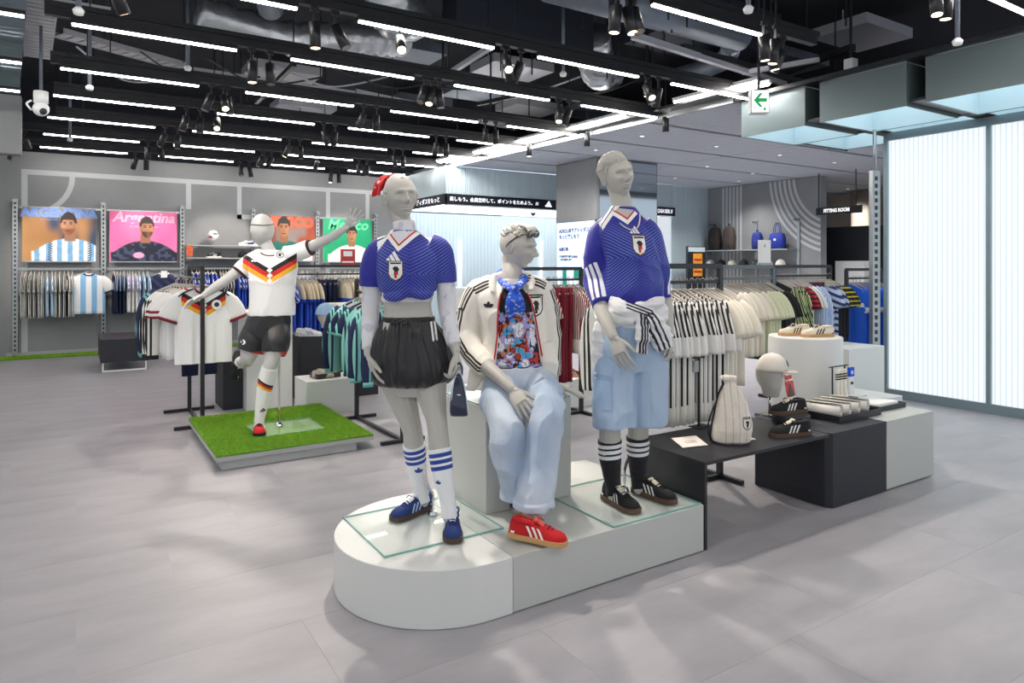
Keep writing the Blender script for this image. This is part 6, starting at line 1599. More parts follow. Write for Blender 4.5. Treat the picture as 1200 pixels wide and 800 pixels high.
    for s in (-1, 1):
        pts = [E_(s * .038 + .029 * math.cos(t), -.082 - .012 * abs(math.cos(t)) * 0, .082 + .017 * math.sin(t)) for t in [2 * PI * j / 16 for j in range(17)]]
        sg.tube(pts, .0045, 6); sg.tube([E_(s * .067, -.075, .084), E_(s * .086, -.04, .07), E_(s * .088, .01, .03), E_(s * .086, .03, .002)], .004, 6, 5)
        sg.ell(E_(s * .038, -.082, .082), .026, .003, .015, Mh, 14, 8)
    sg.tube([E_(-.012, -.084, .086), E_(.012, -.084, .086)], .004, 6)
    me = bpy.data.meshes.new('s'); me.from_pydata([tuple(v) for v in sg.V], [], sg.Fc); me.update(); me.polygons.foreach_set('use_smooth', [True] * len(me.polygons)); f.part('sunglasses', me, mat('shades_brown', '#241b18', .15, coat=.5))
    # jeans
    jn = MB(); f.torso(jn, [(J(604, 452), .18, .14), (J(604, 440), .188, .145), (J(604, 428), .178, .135)], 3)
    f.limb(jn, [(J(588, 448), .10), (J(586, 464, -.15), .102), (at(591, 490, 3.42), .096), (at(594, 508, 3.35), .086), (at(595, 530, 3.36), .078), (at(600, 558, 3.39), .066), (at(602, 581, 3.41), .056)], 5, 24, re=False)
    f.limb(jn, [(J(624, 446), .10), (J(636, 460, -.15), .098), (at(640, 478, 3.42), .092), (at(640, 498, 3.35), .086), (at(635, 530, 3.33), .080), (at(629, 565, 3.30), .086), (at(625, 592, 3.275), .088)], 5, 24, re=False)
    for c_, r_ in ((at(602, 580, 3.41), .064), (at(625, 591, 3.275), .095)):
        jn.tube([c_ + Vector((0, 0, .02)), c_ - Vector((0, 0, .012))], [r_, r_], 24)
    me = evalmesh(jn, .005, 2); folds(me, .020, (11, 11, 7), 41); V = getV(me); n_ = vnoise(V * 5, 6); k_ = np.clip((n_ - .3) * 1.6, 0, 1)[:, None]
    paint(me, c3('#a7b9cf')[None] * (1 - k_) + c3('#d6dfe9')[None] * k_, []); f.part('jeans', me, M_den)
    rl = shoe(f.root, P(630, 629, PT + .03) + Vector((0, 0, -.015)), math.atan2((Rv - Dv * .35).y, (Rv - Dv * .35).x), '#c0141c', '#f2ece4', '#c79a66', lace='#a51018', tongue='#d84a46', name='shoe', k=.98, tilt=.05)
    c_ = P(611, 598, PT); c_.z = PT + .001; shoe(f.root, c_, math.atan2((Rv * .7 - Dv).y, (Rv * .7 - Dv).x), '#c0141c', '#f2ece4', '#c79a66', lace='#a51018', tongue='#d84a46', name='shoe', k=.95)
    for L in (lL, lR):
        me_ = MB(); f.limb(me_, [(Vector(p), r + .006) for p, r in L[-2:]], 4, 16, re=False); m2 = bpy.data.meshes.new('s'); m2.from_pydata([tuple(v) for v in me_.V], [], me_.Fc); m2.update(); f.part('sock', m2, mat('sock_navy', '#1c2850', .9))
    return f
seated()

# ================================================================== footballer mannequin on the turf
def germany():
    z0 = 5.80; zt = .1255
    f = Fig((1.45, 6.0, zt), math.radians(18), 'white egg-headed mannequin kicking in a flag-banded white football shirt')
    f.o = f.root.location.copy(); J = lambda px, py, dz=0.0: at(px, py, z0 + dz)
    mb = MB()
    f.torso(mb, [(J(310, 408), .13, .10), (J(311, 395), .165, .118), (J(313, 382), .168, .118), (J(316, 365), .145, .105), (J(318, 345), .148, .108), (J(319, 322), .175, .125), (J(320, 308), .185, .115), (J(320, 298), .15, .085), (J(318, 293), .075, .06)])
    aL = [(J(303, 300), .062), (J(294, 306), .056), (J(281, 316, -.05), .048), (J(265, 328, -.1), .043), (J(250, 338, -.14), .038), (J(239, 346, -.18), .026)]
    aR = [(J(337, 297), .062), (J(345, 297), .056), (J(360, 291, -.03), .048), (J(378, 283, -.05), .043), (J(393, 275, -.05), .037), (J(405, 267, -.05), .026)]
    f.limb(mb, aL); f.limb(mb, aR)
    hand(mb, J(238, 347, -.18), J(224, 353, -.25) - J(238, 347, -.18), -Uv - Dv * .2, Uv * .2 - Dv, .3, .185, .3)
    hand(mb, J(406, 266, -.05), J(417, 250, -.06) - J(406, 266, -.05), -Dv + Rv * .3, Rv + Uv * .1, .12, .185, .45)
    lR = [(J(322, 395), .10), (J(321, 408, -.08), .088), (J(319, 418, -.12), .062), (J(316, 430, -.13), .056), (J(312, 445, -.11), .06), (J(309, 462, -.10), .052), (at(304, 492, 5.68), .035), (at(304, 503, 5.68), .036)]
    lL = [(J(300, 395), .10), (J(294, 408, -.06), .085), (J(290, 420, -.08), .06), (J(288, 423, .05), .056), (J(284, 424, .2), .05), (J(281, 424, .36), .038), (J(280, 426, .42), .035)]
    f.limb(mb, lR); f.limb(mb, lL)
    f.limb(mb, [(J(318, 300), .062), (J(314, 291), .052), (J(310, 281), .05)])
    hcn = J(307.5, 270); Mh = basis(math.radians(-4), math.radians(6), 0)
    rg = []
    for i in range(25):
        t = -PI / 2 + .02 + (PI - .04) * i / 24; zz = .142 * math.sin(t); w_ = .094 * math.cos(t) * (1 - .22 * max(0, -math.sin(t)) + .02); d_ = .112 * math.cos(t) * (1 - .15 * max(0, -math.sin(t)))
        rg.append([hcn + Mh @ Vector((w_ * math.cos(q), d_ * math.sin(q), zz)) for q in [2 * PI * j / 32 for j in range(32)]])
    mb.loft(rg)
    me = evalmesh(mb, .0048, 1, 'body'); f.part('body', me, SKINW)
    hb = MB(); hb.tube([hcn + Mh @ Vector((.0895 * math.cos(q), .106 * math.sin(q), .052 + .004 * math.sin(2 * q))) for q in [2 * PI * j / 40 for j in range(41)]], .0035, 6); me = bpy.data.meshes.new('h'); me.from_pydata([tuple(v) for v in hb.V], [], hb.Fc); me.update(); f.part('head_seam', me, mat('seam_dark', '#3a322c', .6))
    jb = MB(); f.torso(jb, [(J(319, 369), .185, .135), (J(319, 355), .185, .138), (J(319, 338), .188, .14), (J(319.5, 320), .196, .14), (J(320, 308), .198, .125), (J(319.5, 300), .165, .10), (J(318.5, 295), .10, .08), (J(318, 293), .085, .07)], 4)
    f.limb(jb, [(J(307, 300), .07), (J(296, 306), .075), (J(287, 313, -.03), .074), (J(280, 320, -.055), .072)], 5, 20, re=False)
    f.limb(jb, [(J(333, 298), .07), (J(345, 297), .074), (J(356, 293, -.02), .073), (J(365, 289.5, -.035), .07)], 5, 20, re=False)
    me = evalmesh(jb, .005, 2); folds(me, .010, (8, 8, 9), 51, mask=lambda V: np.clip((1.62 - V[:, 2]) / .2, .2, 1)); V = getV(me); d_ = V - np.array(J(318, 310)); lat = d_ @ np.array(f.lat) + .01; fr_ = d_ @ np.array(f.front); z = V[:, 2]
    v_ = z - (J(318, 331)[2] + .62 * np.abs(lat)); lim = both(.215 - np.abs(lat), fr_ + .03)
    ov = [(both(band(v_, .012, .021), lim), '#f0b429'), (both(band(v_, .054, .021), lim), '#d22a24'), (both(band(v_, .096, .021), lim), '#1b1a1c')]
    for k in range(3): ov.append((both(.024 - np.abs(lat) - np.abs(z - (J(318, 331)[2] + .015 + .045 * k)), fr_), '#f0f0ee'))
    for a_, b_ in ((J(287, 313, -.03), J(280, 320, -.055)), (J(356, 293, -.02), J(365, 289.5, -.035))):
        a_ = np.array(a_); b_ = np.array(b_); L_ = np.linalg.norm(b_ - a_); ax = (b_ - a_) / L_; q = V - a_; t = q @ ax; ov.append((both(t - (L_ - .016), .12 - np.linalg.norm(q - t[:, None] * ax, axis=1)), '#3a1c1a'))
    neck = np.sqrt((lat / .088) ** 2 + ((z - J(318, 291)[2]) / .06) ** 2); ov.append((both(band(neck * .07, 1.05 * .07, .006), fr_ + .05), '#5a1f1c'))
    paint(me, '#eceded', ov); jo = f.part('football_shirt', me, M_cl)
    decal('bars_badge', jo, bars3(0, .07), J(299, 306.5, -.2), f.lat, Uv, [M_prw], f.root)
    ci = lambda r: [(r * math.cos(2 * PI * j / 20), r * math.sin(2 * PI * j / 20)) for j in range(20)]
    decal('round_badge', jo, [(0, ci(.046)), (1, ci(.03)), (0, ci(.024)), (1, [(-.014, .012), (.014, .012), (.012, -.012), (0, -.018), (-.012, -.012)])], J(328, 298, -.2), f.lat, Uv, [M_prw, M_prk], f.root)
    sh_ = MB(); f.torso(sh_, [(J(317, 364), .165, .125), (J(315, 378), .185, .138), (J(312, 392), .19, .14), (J(311, 402), .15, .11)], 3)
    f.limb(sh_, [(J(301, 384), .11), (J(297, 398, -.05), .115), (J(293, 412, -.07), .108)], 5, 22, re=False); f.limb(sh_, [(J(325, 384), .11), (J(324, 400, -.06), .115), (J(321.5, 414, -.1), .10)], 5, 22, re=False)
    me = evalmesh(sh_, .0055, 2); folds(me, .012, (9, 9, 6), 61); V = getV(me); d_ = V - np.array(J(315, 390)); lat = d_ @ np.array(f.lat); fr_ = d_ @ np.array(f.front); z = V[:, 2]
    ov = [(both(band(fr_ - .02, k, .008), lat - .10), '#eeeeee') for k in (-.024, 0, .024)] + [(J(300, 409.5)[2] - z, '#b8262a')]
    paint(me, '#1b1c20', ov); so = f.part('football_shorts', me, M_nyl)
    decal('round_badge', so, [(0, ci(.032)), (1, ci(.024)), (0, ci(.018))], J(284.5, 401, -.2), f.lat * .8 - f.front * .5, Uv, [M_prw, M_prk], f.root)
    def ex(V, t):
        c = np.array(J(311, 455)); w = (V - c); u = w @ np.array(Rv); zz = t - .11 + np.abs(u) * -.5
        return [(band(zz, .0 + .022 * k, .011), c_) for k, c_ in enumerate(('#1b1a1c', '#c92a24', '#f0b429'))]
    sock(f, 'sock', [(Vector(p), r + .006) for p, r in lR[3:]], '#eeeeee', '#eeeeee', 0, extra=ex)
    sock(f, 'sock', [(Vector(p), r + .006) for p, r in lL[4:]], '#eeeeee', '#eeeeee', 0)
    decal('bars_badge', [o for o in f.root.children if o.name.startswith('sock')][0], bars3(0, .045), J(305.5, 484, -.2), Rv, Uv, [M_prk], f.root)
    d1 = P(305, 515, zt) - P(302, 499, zt); c1 = (P(305, 515, zt) + P(302, 499, zt)) / 2; c1.z = zt + .001
    shoe(f.root, c1, math.atan2(d1.y, d1.x), '#d0202a', '#f0f0f0', '#18181a', lace='#1a1a1c', tongue='#18181a', name='football_boot', k=1.02)
    shoe(f.root, J(279, 428, .44), math.atan2(Dv.y, Dv.x), '#1c1c1f', '#d8d8d8', '#18181a', lace='#1a1a1c', tongue='#18181a', name='football_boot', tilt=-1.2, k=1.0)
    st = MB(); b = P(327, 498, zt); st.tube([b, b + Vector((0, 0, .012)), b + Vector((0, 0, .03))], [.035, .03, .012], 16); top = at(327, 412, z0 - .02); st.tube([b, Vector((b.x, b.y, top.z))], .010, 10); st.tube([Vector((b.x, b.y, top.z - .06)), Vector(J(320, 423, -.1))], .007, 8)
    me = bpy.data.meshes.new('rod'); me.from_pydata([tuple(v) for v in st.V], [], st.Fc); me.update(); f.part('support_rod', me, M_chrome)
germany()
# flag-collar shirt at the front of the turf-side rack
def flagshirt():
    o = None
    fb = garment_body(.80, .25, .045, .01, 3); me = evalmesh(fb, .006, 1); V = getV(me); lat = V[:, 0]; z = V[:, 2]; fr_ = -V[:, 1]
    v_ = z - (-.36 + .62 * np.abs(lat)); lim = both(.22 - np.abs(lat), fr_)
    ov = [(both(band(v_, .012, .021), lim), '#f0b429'), (both(band(v_, .054, .021), lim), '#d22a24'), (both(band(v_, .096, .021), lim), '#1b1a1c')]
    for k in range(3): ov.append((both(.024 - np.abs(lat) - np.abs(z - (-.345 + .045 * k)), fr_), '#f0f0ee'))
    paint(me, '#eceded', ov); me.materials.append(M_cl)
    o = link_mesh('hanging_shirt', me, None, (1.02, 6.985, 1.394)); tag(o, 'white football shirt with black red and gold chest bands at the front of the rack', 'shirt')
    for s in (-1, 1):
        link_mesh('sleeve', sleeve(s, 'short', .34).mesh('sleeve', c_white, True), o)
        link_mesh('cuff', MB().tube([(s * .298, 0, -.375), (s * .308, 0, -.40)], [.091, .09], 12, flat=.52, ref=(0, 1, 0)).mesh('cuff', c_maroon, True), o)
        for k in range(3):
            link_mesh('shoulder_stripe', MB().tube([(s * .09, -.012 + .016 * (k - 1) - .012, -.098), (s * .17, -.018 + .016 * (k - 1) - .012, -.132), (s * .22, -.02 + .016 * (k - 1) - .012, -.168)], .0055, 6, 3).mesh('shoulder_stripe', c_black, True), o)
    link_mesh('hanger', hanger_me, o)
    pts = [(.075 * math.cos(q), -.04 * math.sin(q) - .004, -.094 - .05 * max(0, math.sin(q))) for q in [2 * PI * j / 16 for j in range(17)]]
    link_mesh('collar', MB().tube(pts, .010, 6).mesh('collar', c_maroon, True), o)
    ci = [(.045 * math.cos(2 * PI * j / 20), .045 * math.sin(2 * PI * j / 20)) for j in range(20)]
    b = MB().slab(ci, (.105, -.058, -.25), (1, 0, 0), (0, 0, 1), (0, -.003, 0)); b.build('round_badge', M_white, o); b = MB().slab([(x * .5, y * .5) for x, y in ci], (.105, -.062, -.25), (1, 0, 0), (0, 0, 1), (0, -.002, 0)); b.build('badge_centre', M_dark, o)
flagshirt()
# ------------------------------------------------------------------ goods on the display table
TZ = .4705
BK = ('#17181b', '#e8e8e6', '#5a4436')
d_ = P(905, 488, TZ) - P(940, 507, TZ)
shoe(None, P(926, 510, TZ), RA + PI + .25, *BK, lace='#101114', tongue='#d9d2bd', label='black suede trainer with white stripes lying on the table beside the drum disc', cat='shoe')
ds_ = MB().lathe([(.115, 0), (.12, .005), (.12, .05), (.115, .055), (0, .055)], n=40).build('display_disc', M_blackboard, None, True, loc=(4.04, 2.845, TZ)); tag(ds_, 'black round display disc under a trainer', 'display disc')
for p in ds_.data.polygons: p.use_smooth = abs(p.normal.z) < .5
shoe(None, (4.03, 2.86, TZ + .0555), RA + PI + .3, *BK, lace='#101114', tongue='#d9d2bd', label='black suede trainer raised on the black round disc', cat='shoe')
# drawstring bag
bg = empty('drawstring_bag', P(858, 518, TZ)); tag(bg, 'cream drawstring gym bag with red pinstripes and crest on the black table', 'bag')
q = bg.location; bz = 4.22
br = []
for (w_, d__, z_, dx) in ((.085, .05, 0, 0), (.112, .075, .012, 0), (.118, .082, .06, 0), (.106, .076, .12, 0), (.088, .06, .18, -.005), (.062, .044, .225, -.008), (.036, .03, .255, -.012), (.027, .024, .268, -.015), (.05, .036, .285, -.02), (.042, .028, .296, -.02)):
    z_ *= 1.33
    R = []
    for j in range(48):
        t = 2 * PI * j / 48; g = 1 + .035 * math.sin(11 * t + z_ * 20) * (z_ / .25) + .02 * math.sin(5 * t)
        c_ = math.copysign(abs(math.cos(t)) ** .8, math.cos(t)); s_ = math.copysign(abs(math.sin(t)) ** .8, math.sin(t))
        R.append(Rv * (w_ * c_ * g + dx) + Dv * (d__ * s_ * g) + Uv * z_)
    br.append(R)
b_ = MB().loft(br); me = bpy.data.meshes.new('bag'); me.from_pydata([tuple(v) for v in b_.V], [], b_.Fc); me.update()
me2 = evalmesh(b_, .004, 1); folds(me2, .008, (12, 12, 5), 71); V = getV(me2); u = V @ np.array(Rv)
paint(me2, '#e4ddd0', [(both(band(u, k, .0014), -(V @ np.array(Dv))), '#b0604c') for k in (-.06, -.02, .02, .06)]); me2.materials.clear(); me2.materials.append(M_cl)
bo = link_mesh('sack', me2, bg); decal.cache.pop('sack', None)
decal('crest_badge', bo, crest(.065, (0, 1, 1)), q + Rv * .065 + Uv * .095, Rv, Uv, [mat('print_cream', '#e9e5da', .7), M_prk, M_prr, M_prk], bg)
MB().tube([Rv * -.05 + Uv * .35, Rv * -.09 + Uv * .28 - Dv * .02, Rv * -.125 + Uv * .12 - Dv * .02, Rv * -.13 + Uv * .03, Rv * -.115 + Uv * .006], .006, 8, 5).build('cord', c_black, bg, True)
MB().tube([Rv * -.03 + Uv * .355, Rv * -.06 + Uv * .3 + Dv * .03, Rv * -.13 + Uv * .1 + Dv * .04, Rv * -.125 + Uv * .006], .005, 8, 5).build('cord', c_black, bg, True)
# stand holding the bag's neck
sd_ = empty('bag_stand', P(842, 506, TZ)); tag(sd_, 'thin black stand with a crossbar holding the gym bag', 'stand')
o_ = P(853, 506, TZ) - sd_.location
MB().box(-.05, .07, .12, .2, 0, .006).build('foot_plate', M_black, sd_); MB().bar((0, .16, .006), (0, .16, .45), .012).build('pole', M_black, sd_); MB().bar((-.05, .16, .45), (.05, .16, .45), .01).build('crossbar', M_black, sd_); MB().box(-.05, -.012, .15, .17, .36, .43).build('tag', M_grey, sd_)
def card(name, loc, rz, w, d, tilt, label, kids=()):
    r = empty(name, loc, rz, label, 'card'); MB().slab([(-w / 2, 0), (w / 2, 0), (w / 2, d), (-w / 2, d)], (0, 0, .004), (1, 0, 0), (0, math.cos(tilt), math.sin(tilt)), (0, 0, .003)).build('card', mat('card_paper', '#e6dfd6', .6), r)
    k = MB()
    for i in range(2): k.slab([(-w * .2, d * (.35 + .15 * i)), (w * .25, d * (.35 + .15 * i)), (w * .25, d * (.39 + .15 * i)), (-w * .2, d * (.39 + .15 * i))], (0, 0, .0075), (1, 0, 0), (0, math.cos(tilt), math.sin(tilt)), (0, 0, .0006))
    k.build('print_lines', mat('ink_grey', '#8a6a62', .6), r)
    return r
card('price_card', P(815, 524, TZ), RA + .35, .17, .12, .22, 'cream tilted price card on the black table')
card('price_card', P(874, 517, TZ), RA + .35, .15, .07, .05, 'flat pale price card in front of the gym bag')
# head with cap and magazine
def head_stand(loc, rz, k, label, m=SKIN, neck=.07):
    r = empty('cap_stand', loc, rz, label, 'cap stand')
    b = MB()
    pr = [(.045, .0), (.05, .01), (.052, .03), (.062, .06), (.075, .1), (.082, .14), (.08, .18), (.066, .22), (.04, .245), (.005, .255)]
    rg = [[(a * math.cos(t) * k, (a * 1.12 * math.sin(t) - .012 * (1 if z_ < .08 else 0)) * k, (z_ + neck) * k) for t in [2 * PI * j / 24 for j in range(24)]] for a, z_ in pr]
    b.loft(rg); me = evalmesh(b, .005, 2); me.materials.clear(); me.materials.append(m); link_mesh('head', me, r)
    MB().tube([(0, 0, 0), (0, 0, .012)], .06, 20).build('base', M_chrome, r); MB().tube([(0, 0, .012), (0, 0, neck * k + .01)], .01, 10).build('stem', M_chrome, r, True)
    return r
def cap(loc, rz, c1, c2, label, k=1.0, mark=None):
    r = empty('baseball_cap', loc, rz, label, 'cap')
    rg = [[(.092 * k * math.cos(t) * math.sqrt(max(1 - (z_ / .125) ** 2.2, .0004)), .105 * k * math.sin(t) * math.sqrt(max(1 - (z_ / .125) ** 2.2, .0004)), z_ * k) for t in [2 * PI * j / 28 for j in range(28)]] for z_ in (0, .02, .05, .08, .1, .115, .1245)]
    MB().loft(rg, True).build('crown', cl(c1, c1), r, True)
    a = [(-.085, -.06), (-.082, -.1), (-.06, -.145), (-.03, -.165), (0, -.17), (.03, -.165), (.06, -.145), (.082, -.1), (.085, -.06), (.05, -.09), (0, -.104), (-.05, -.09)]
    V = [(x * k, y * k, (.004 - .9 * x * x - .1 * (abs(y) - .06)) * k) for x, y in a]; b = MB(); n = len(V)
    b.add(V + [(x, y, z_ + .006) for x, y, z_ in V], [(i, (i + 1) % n, n + (i + 1) % n, n + i) for i in range(n)] + [(i, i + 1, n - 1 - i - (0 if i < 4 else 0), ) for i in range(0)])
    mid = [(8, 0, 1, 9)]
    b = MB(); rows = []
    for i in range(9):
        x, y = a[i]; t = (i / 8) * PI; xi = -.088 * math.cos(t) * .96; yi = -.06 - .044 * math.sin(t)
        zo = .004 - .9 * x * x - .12 * (abs(y) - .06); zi = .006 - .6 * xi * xi
        rows.append([(xi * k, yi * k, zi * k), (x * k, y * k, zo * k), (x * k, y * k, (zo + .006) * k), (xi * k, yi * k, (zi + .006) * k)])
    b.loft(rows); b.build('brim', cl(c2, c2), r, True)
    MB().ell((0, 0, .1245 * k), .008, .008, .005).build('button', cl(c1, c1), r, True)
    if mark: MB().slab([(-.02, 0), (.0, .012), (.02, 0), (.022, .03), (.004, .024), (0, .045), (-.006, .024), (-.022, .03)], (0, -.103 * k, .035 * k), (1, 0, 0), (0, .25, .95), (0, -.004, 0)).build('crest_badge', M_prk, r)
    return r
hp_ = Vector((4.12, 3.02, 0)); hq = onY(897, 475, 3.04); hz = .4705
head_stand((4.07, 3.035, hz), 0, 1.05, 'grey faceless display head wearing the cream cap', SKIN, .13); cap((4.07, 3.015, hz + .315), .75, '#dcd6cc', '#cfc9c0', 'cream baseball cap with a dark crest on a grey display head', 1.0, True)
mg = empty('magazine', (4.36, 3.05, TZ), .15, 'red and white printed leaflet standing behind the black trainer', 'leaflet')
MB().slab([(-.065, 0), (.065, 0), (.065, .27), (-.065, .27)], (0, 0, 0), (1, 0, 0), (0, .18, .98), (0, .006, 0)).build('sheet', M_white, mg); nrm = (0, -.002, 0)
MB().slab([(-.06, .10), (.06, .10), (.06, .21), (-.06, .21)], (0, -.002, 0), (1, 0, 0), (0, .18, .98), nrm).build('photo', mat('photo_red', '#c8332c', .5, var=.35, vscale=40), mg)
MB().slab([(-.03, .10), (.035, .10), (.03, .15), (.012, .165), (.012, .185), (-.01, .19), (-.015, .165), (-.028, .15)], (0, -.005, 0), (1, 0, 0), (0, .18, .98), nrm).build('photo_figure', M_dark, mg)
MB().slab([(-.06, .01), (.06, .01), (.06, .03), (-.06, .03)], (0, -.002, 0), (1, 0, 0), (0, .18, .98), nrm).build('red_strip', mat('photo_red', '#c8332c'), mg)
text('lettering', 'Japan', .055, (0, .038, .238), (PI / 2 - .18, 0, 0), mat('txt_red', '#cc3a30', .5), mg, 'CENTER', .0008, 0, .9, .002)
# tray of rolled towels
def tray_(name, c, rz, w, d, h, label):
    r = empty(name, c, rz, label, 'tray'); b = MB(); b.box(-w, w, -d, d, 0, .006); b.box(-w, w, -d, -d + .008, .006, h); b.box(-w, w, d - .008, d, .006, h); b.box(-w, -w + .008, -d + .008, d - .008, .006, h); b.box(w - .008, w, -d + .008, d - .008, .006, h); b.build('body', M_black, r); return r
tc_ = Vector((4.50, 2.80, TZ))
tray_('tray', tc_, .0, .25, .17, .045, 'black tray of rolled cream towels on the black box plinth')
c_tow = cl('towel', '#e6e2da'); 
for i in range(4):
    x_ = tc_.x - .19 + i * .108
    r = empty('rolled_towel', (x_, tc_.y, TZ + .006), .3, 'rolled cream towel lying in the black tray' if i != 3 else 'rolled cream towel with a dark crest in the black tray', 'towel', 'rolled towels in the tray')
    sp = [(math.cos(t) * (.010 + .0055 * t), math.sin(t) * (.010 + .0055 * t)) for t in [.0 + j * .35 for j in range(18 + 18)] if True]
    sp = [(.052 * s_ * math.cos(t), .052 * s_ * math.sin(t)) for t, s_ in [(j * .42, .3 + .7 * j / 34) for j in range(35)]]
    b = MB(); w2 = .0045
    ring = [(x, z_ + .054) for x, z_ in sp]; inner = [(x * (1 - w2 / max(.01, math.hypot(x, z_))), z_ * (1 - w2 / max(.01, math.hypot(x, z_))) + .054) for x, z_ in sp]
    prof = ring + inner[::-1]
    b.loft([[(x, y, z_) for x, z_ in prof] for y in (-.125, -.06, 0, .06, .125)]); b.build('towel', c_tow, r, True)
    if i == 3: MB().tube([(0, -.06, .108), (0, .0, .108)], .02, 8, flat=.12, ref=(0, 0, 1)).build('crest_badge', M_prk, r, True)
t2 = Vector((5.0, 2.83, TZ)); tray_('tray', t2, 0, .17, .15, .035, 'black tray with a folded white shirt on the pale box plinth')
b = MB(); 
for k in range(3): b.box(t2.x - .14 + .004 * k, t2.x + .14 - .004 * k, t2.y - .12 + .003 * k, t2.y + .12 - .003 * k, TZ + .008 + .013 * k, TZ + .019 + .013 * k)
me = evalmesh(b, .006, 2); folds(me, .006, (14, 14, 10), 5, False); me.materials.clear(); me.materials.append(c_white); fo = link_mesh('folded_shirt', me); tag(fo, 'folded white shirt lying in a black tray', 'shirt')
# sock stand
ss = empty('sock_stand', (4.94, 3.055, TZ), 0, 'small black wire stand holding cream socks', 'stand')
MB().box(-.09, .09, -.02, .02, 0, .006).build('foot_plate', M_black, ss); MB().bar((-.08, .01, .006), (-.08, .01, .27), .008).build('pole', M_black, ss); MB().bar((.08, .01, .006), (.08, .01, .27), .008).build('pole', M_black, ss); MB().bar((-.12, .01, .27), (.12, .01, .27), .008).build('crossbar', M_black, ss)
for k in range(3):
    so = empty('hanging_sock', (4.94 - .085 + .048 * k, 3.02, TZ), 0, 'cream sock with three black bands hanging on the wire stand', 'sock', 'cream socks on the stand')
    MB().tube([(0, 0, .255), (0, 0, .16), (0, -.002, .07), (-.006, -.01, .03), (-.012, -.03, .02)], [.02, .021, .018, .019, .012], 12, 4, flat=.5, ref=(0, 1, 0)).build('sock', c_cream, so, True)
    for j in range(3): MB().tube([(0, 0, .225 - .018 * j), (0, 0, .215 - .018 * j)], .0222, 12, flat=.56, ref=(0, 1, 0)).build('black_band', c_black, so, True)
sk_ = empty('sock_pack', (5.03, 3.02, TZ), 0, 'white sock pack with a blue header card on the wire stand', 'sock pack')
MB().box(-.03, .03, -.008, .008, .05, .19).build('sleeve_pack', M_white, sk_); MB().box(-.03, .03, -.01, .01, .19, .26).build('header_card', c_blue, sk_); MB().box(-.012, .012, -.012, -.009, .21, .235).build('print', M_white, sk_); MB().box(-.015, .015, -.0105, -.0078, .13, .15).build('print', M_prk, sk_)
# beige trainers on the drum
for (px_, py_, l_) in ((936, 392, 'beige suede trainer with black stripes, rear one of the pair on the drum'), (956, 394.5, 'beige suede trainer with black stripes, front one of the pair on the drum')):
    v = P(px_, py_, .9305) if False else None
shoe(None, (5.06, 3.53, .9305), RA + PI + .2, '#e3d8c4', '#1b1b1d', '#c99c68', lace='#efe8da', tongue='#1b1b1d', label='beige suede trainer with black stripes, rear one of the pair on the drum', cat='shoe', k=1.0)
shoe(None, (5.12, 3.36, .9305), RA + PI + .15, '#e3d8c4', '#1b1b1d', '#c99c68', lace='#efe8da', tongue='#1b1b1d', label='beige suede trainer with black stripes, front one of the pair on the drum', cat='shoe', k=1.0)
# tray of shoes on the low white cube, cap head on the black plinth
tray_('tray', (2.2, 7.05, .347), .15, .13, .09, .05, 'black tray of beige shoes on the low white cube plinth')
for k in range(2): shoe(None, (2.16 + .07 * k, 7.0 + .09 * k, .354), RA + .3, '#b7b0a4', '#e08a5c', '#8a8178', label='beige trainer with orange stripes in the black shoe tray', cat='shoe', group='trainers in the shoe tray', k=.8)
head_stand((2.42, 7.75, .721), .4, 1.05, 'grey display head wearing the pale blue cap', SKIN); cap((2.42, 7.75, .721 + .225), .9, '#9fbfe0', '#8fb4da', 'pale blue baseball cap on a grey display head', 1.1)
for k in range(2): shoe(None, (2.2 + .02 * k, 7.72 - .06 * k, .721), RA + .2 * k, '#e8e8ea', '#2c55c0', '#d8d8d8', label='white and blue trainer beside the capped display head', cat='shoe', group='white trainers on the black plinth', k=.9)
# shelf goods on the back wall
def ball(loc, r_, label):
    r = empty('football', loc, 0, label, 'football'); V = MB().ell((0, 0, r_), r_, r_, r_, None, 28, 18); V.build('skin', mat('ball_skin', '#e8e8e8', .35), r, True)
    for k, c_ in enumerate(('#c8282e', '#2c9a50', '#2c55c0', '#c8282e', '#2c9a50')):
        a = k * 1.26; d = Vector((math.cos(a) * .8, math.sin(a) * .8 - .3, .35 * (-1) ** k)).normalized(); M3 = d.to_track_quat('Z', 'Y').to_matrix()
        b = MB(); b.ell(d * (r_ * .93) + Vector((0, 0, r_)), r_ * .42, r_ * .22, r_ * .09, M3, 14, 8); b.build('colour_panel', mat('ball_' + c_, c_, .4), r, True)
ball((2.15, 13.62, 1.96), .1, 'white football with red and green panels on the upper shoe shelf')
o = MB().lathe([(.03, 0), (.03, .005), (.006, .01), (.006, .07), (.03, .085)], n=14).build('ball_stand', M_chrome, None, True, loc=(2.15, 13.62, 1.881)); tag(o, 'small chrome stand under the football', 'stand')
for (x_, z_, u_, s_, so_, l_) in ((2.72, 1.881, '#d9dade', '#1c2858', '#e6e6e6', 'white and navy trainer on the upper shoe shelf'), (2.88, 1.881, '#2a3160', '#e6e6e6', '#d8d8d8', 'navy trainer on the upper shoe shelf'), (2.16, 1.651, '#1b1e2a', '#e8e8e8', '#e0ddd6', 'black and white trainer on the lower shoe shelf')):
    shoe(None, (x_, 13.62, z_), PI + .3, u_, s_, so_, label=l_, cat='shoe', k=1.0)
cap((2.68, 13.62, 1.655), .9, '#17181c', '#17181c', 'black baseball cap on the lower shoe shelf')
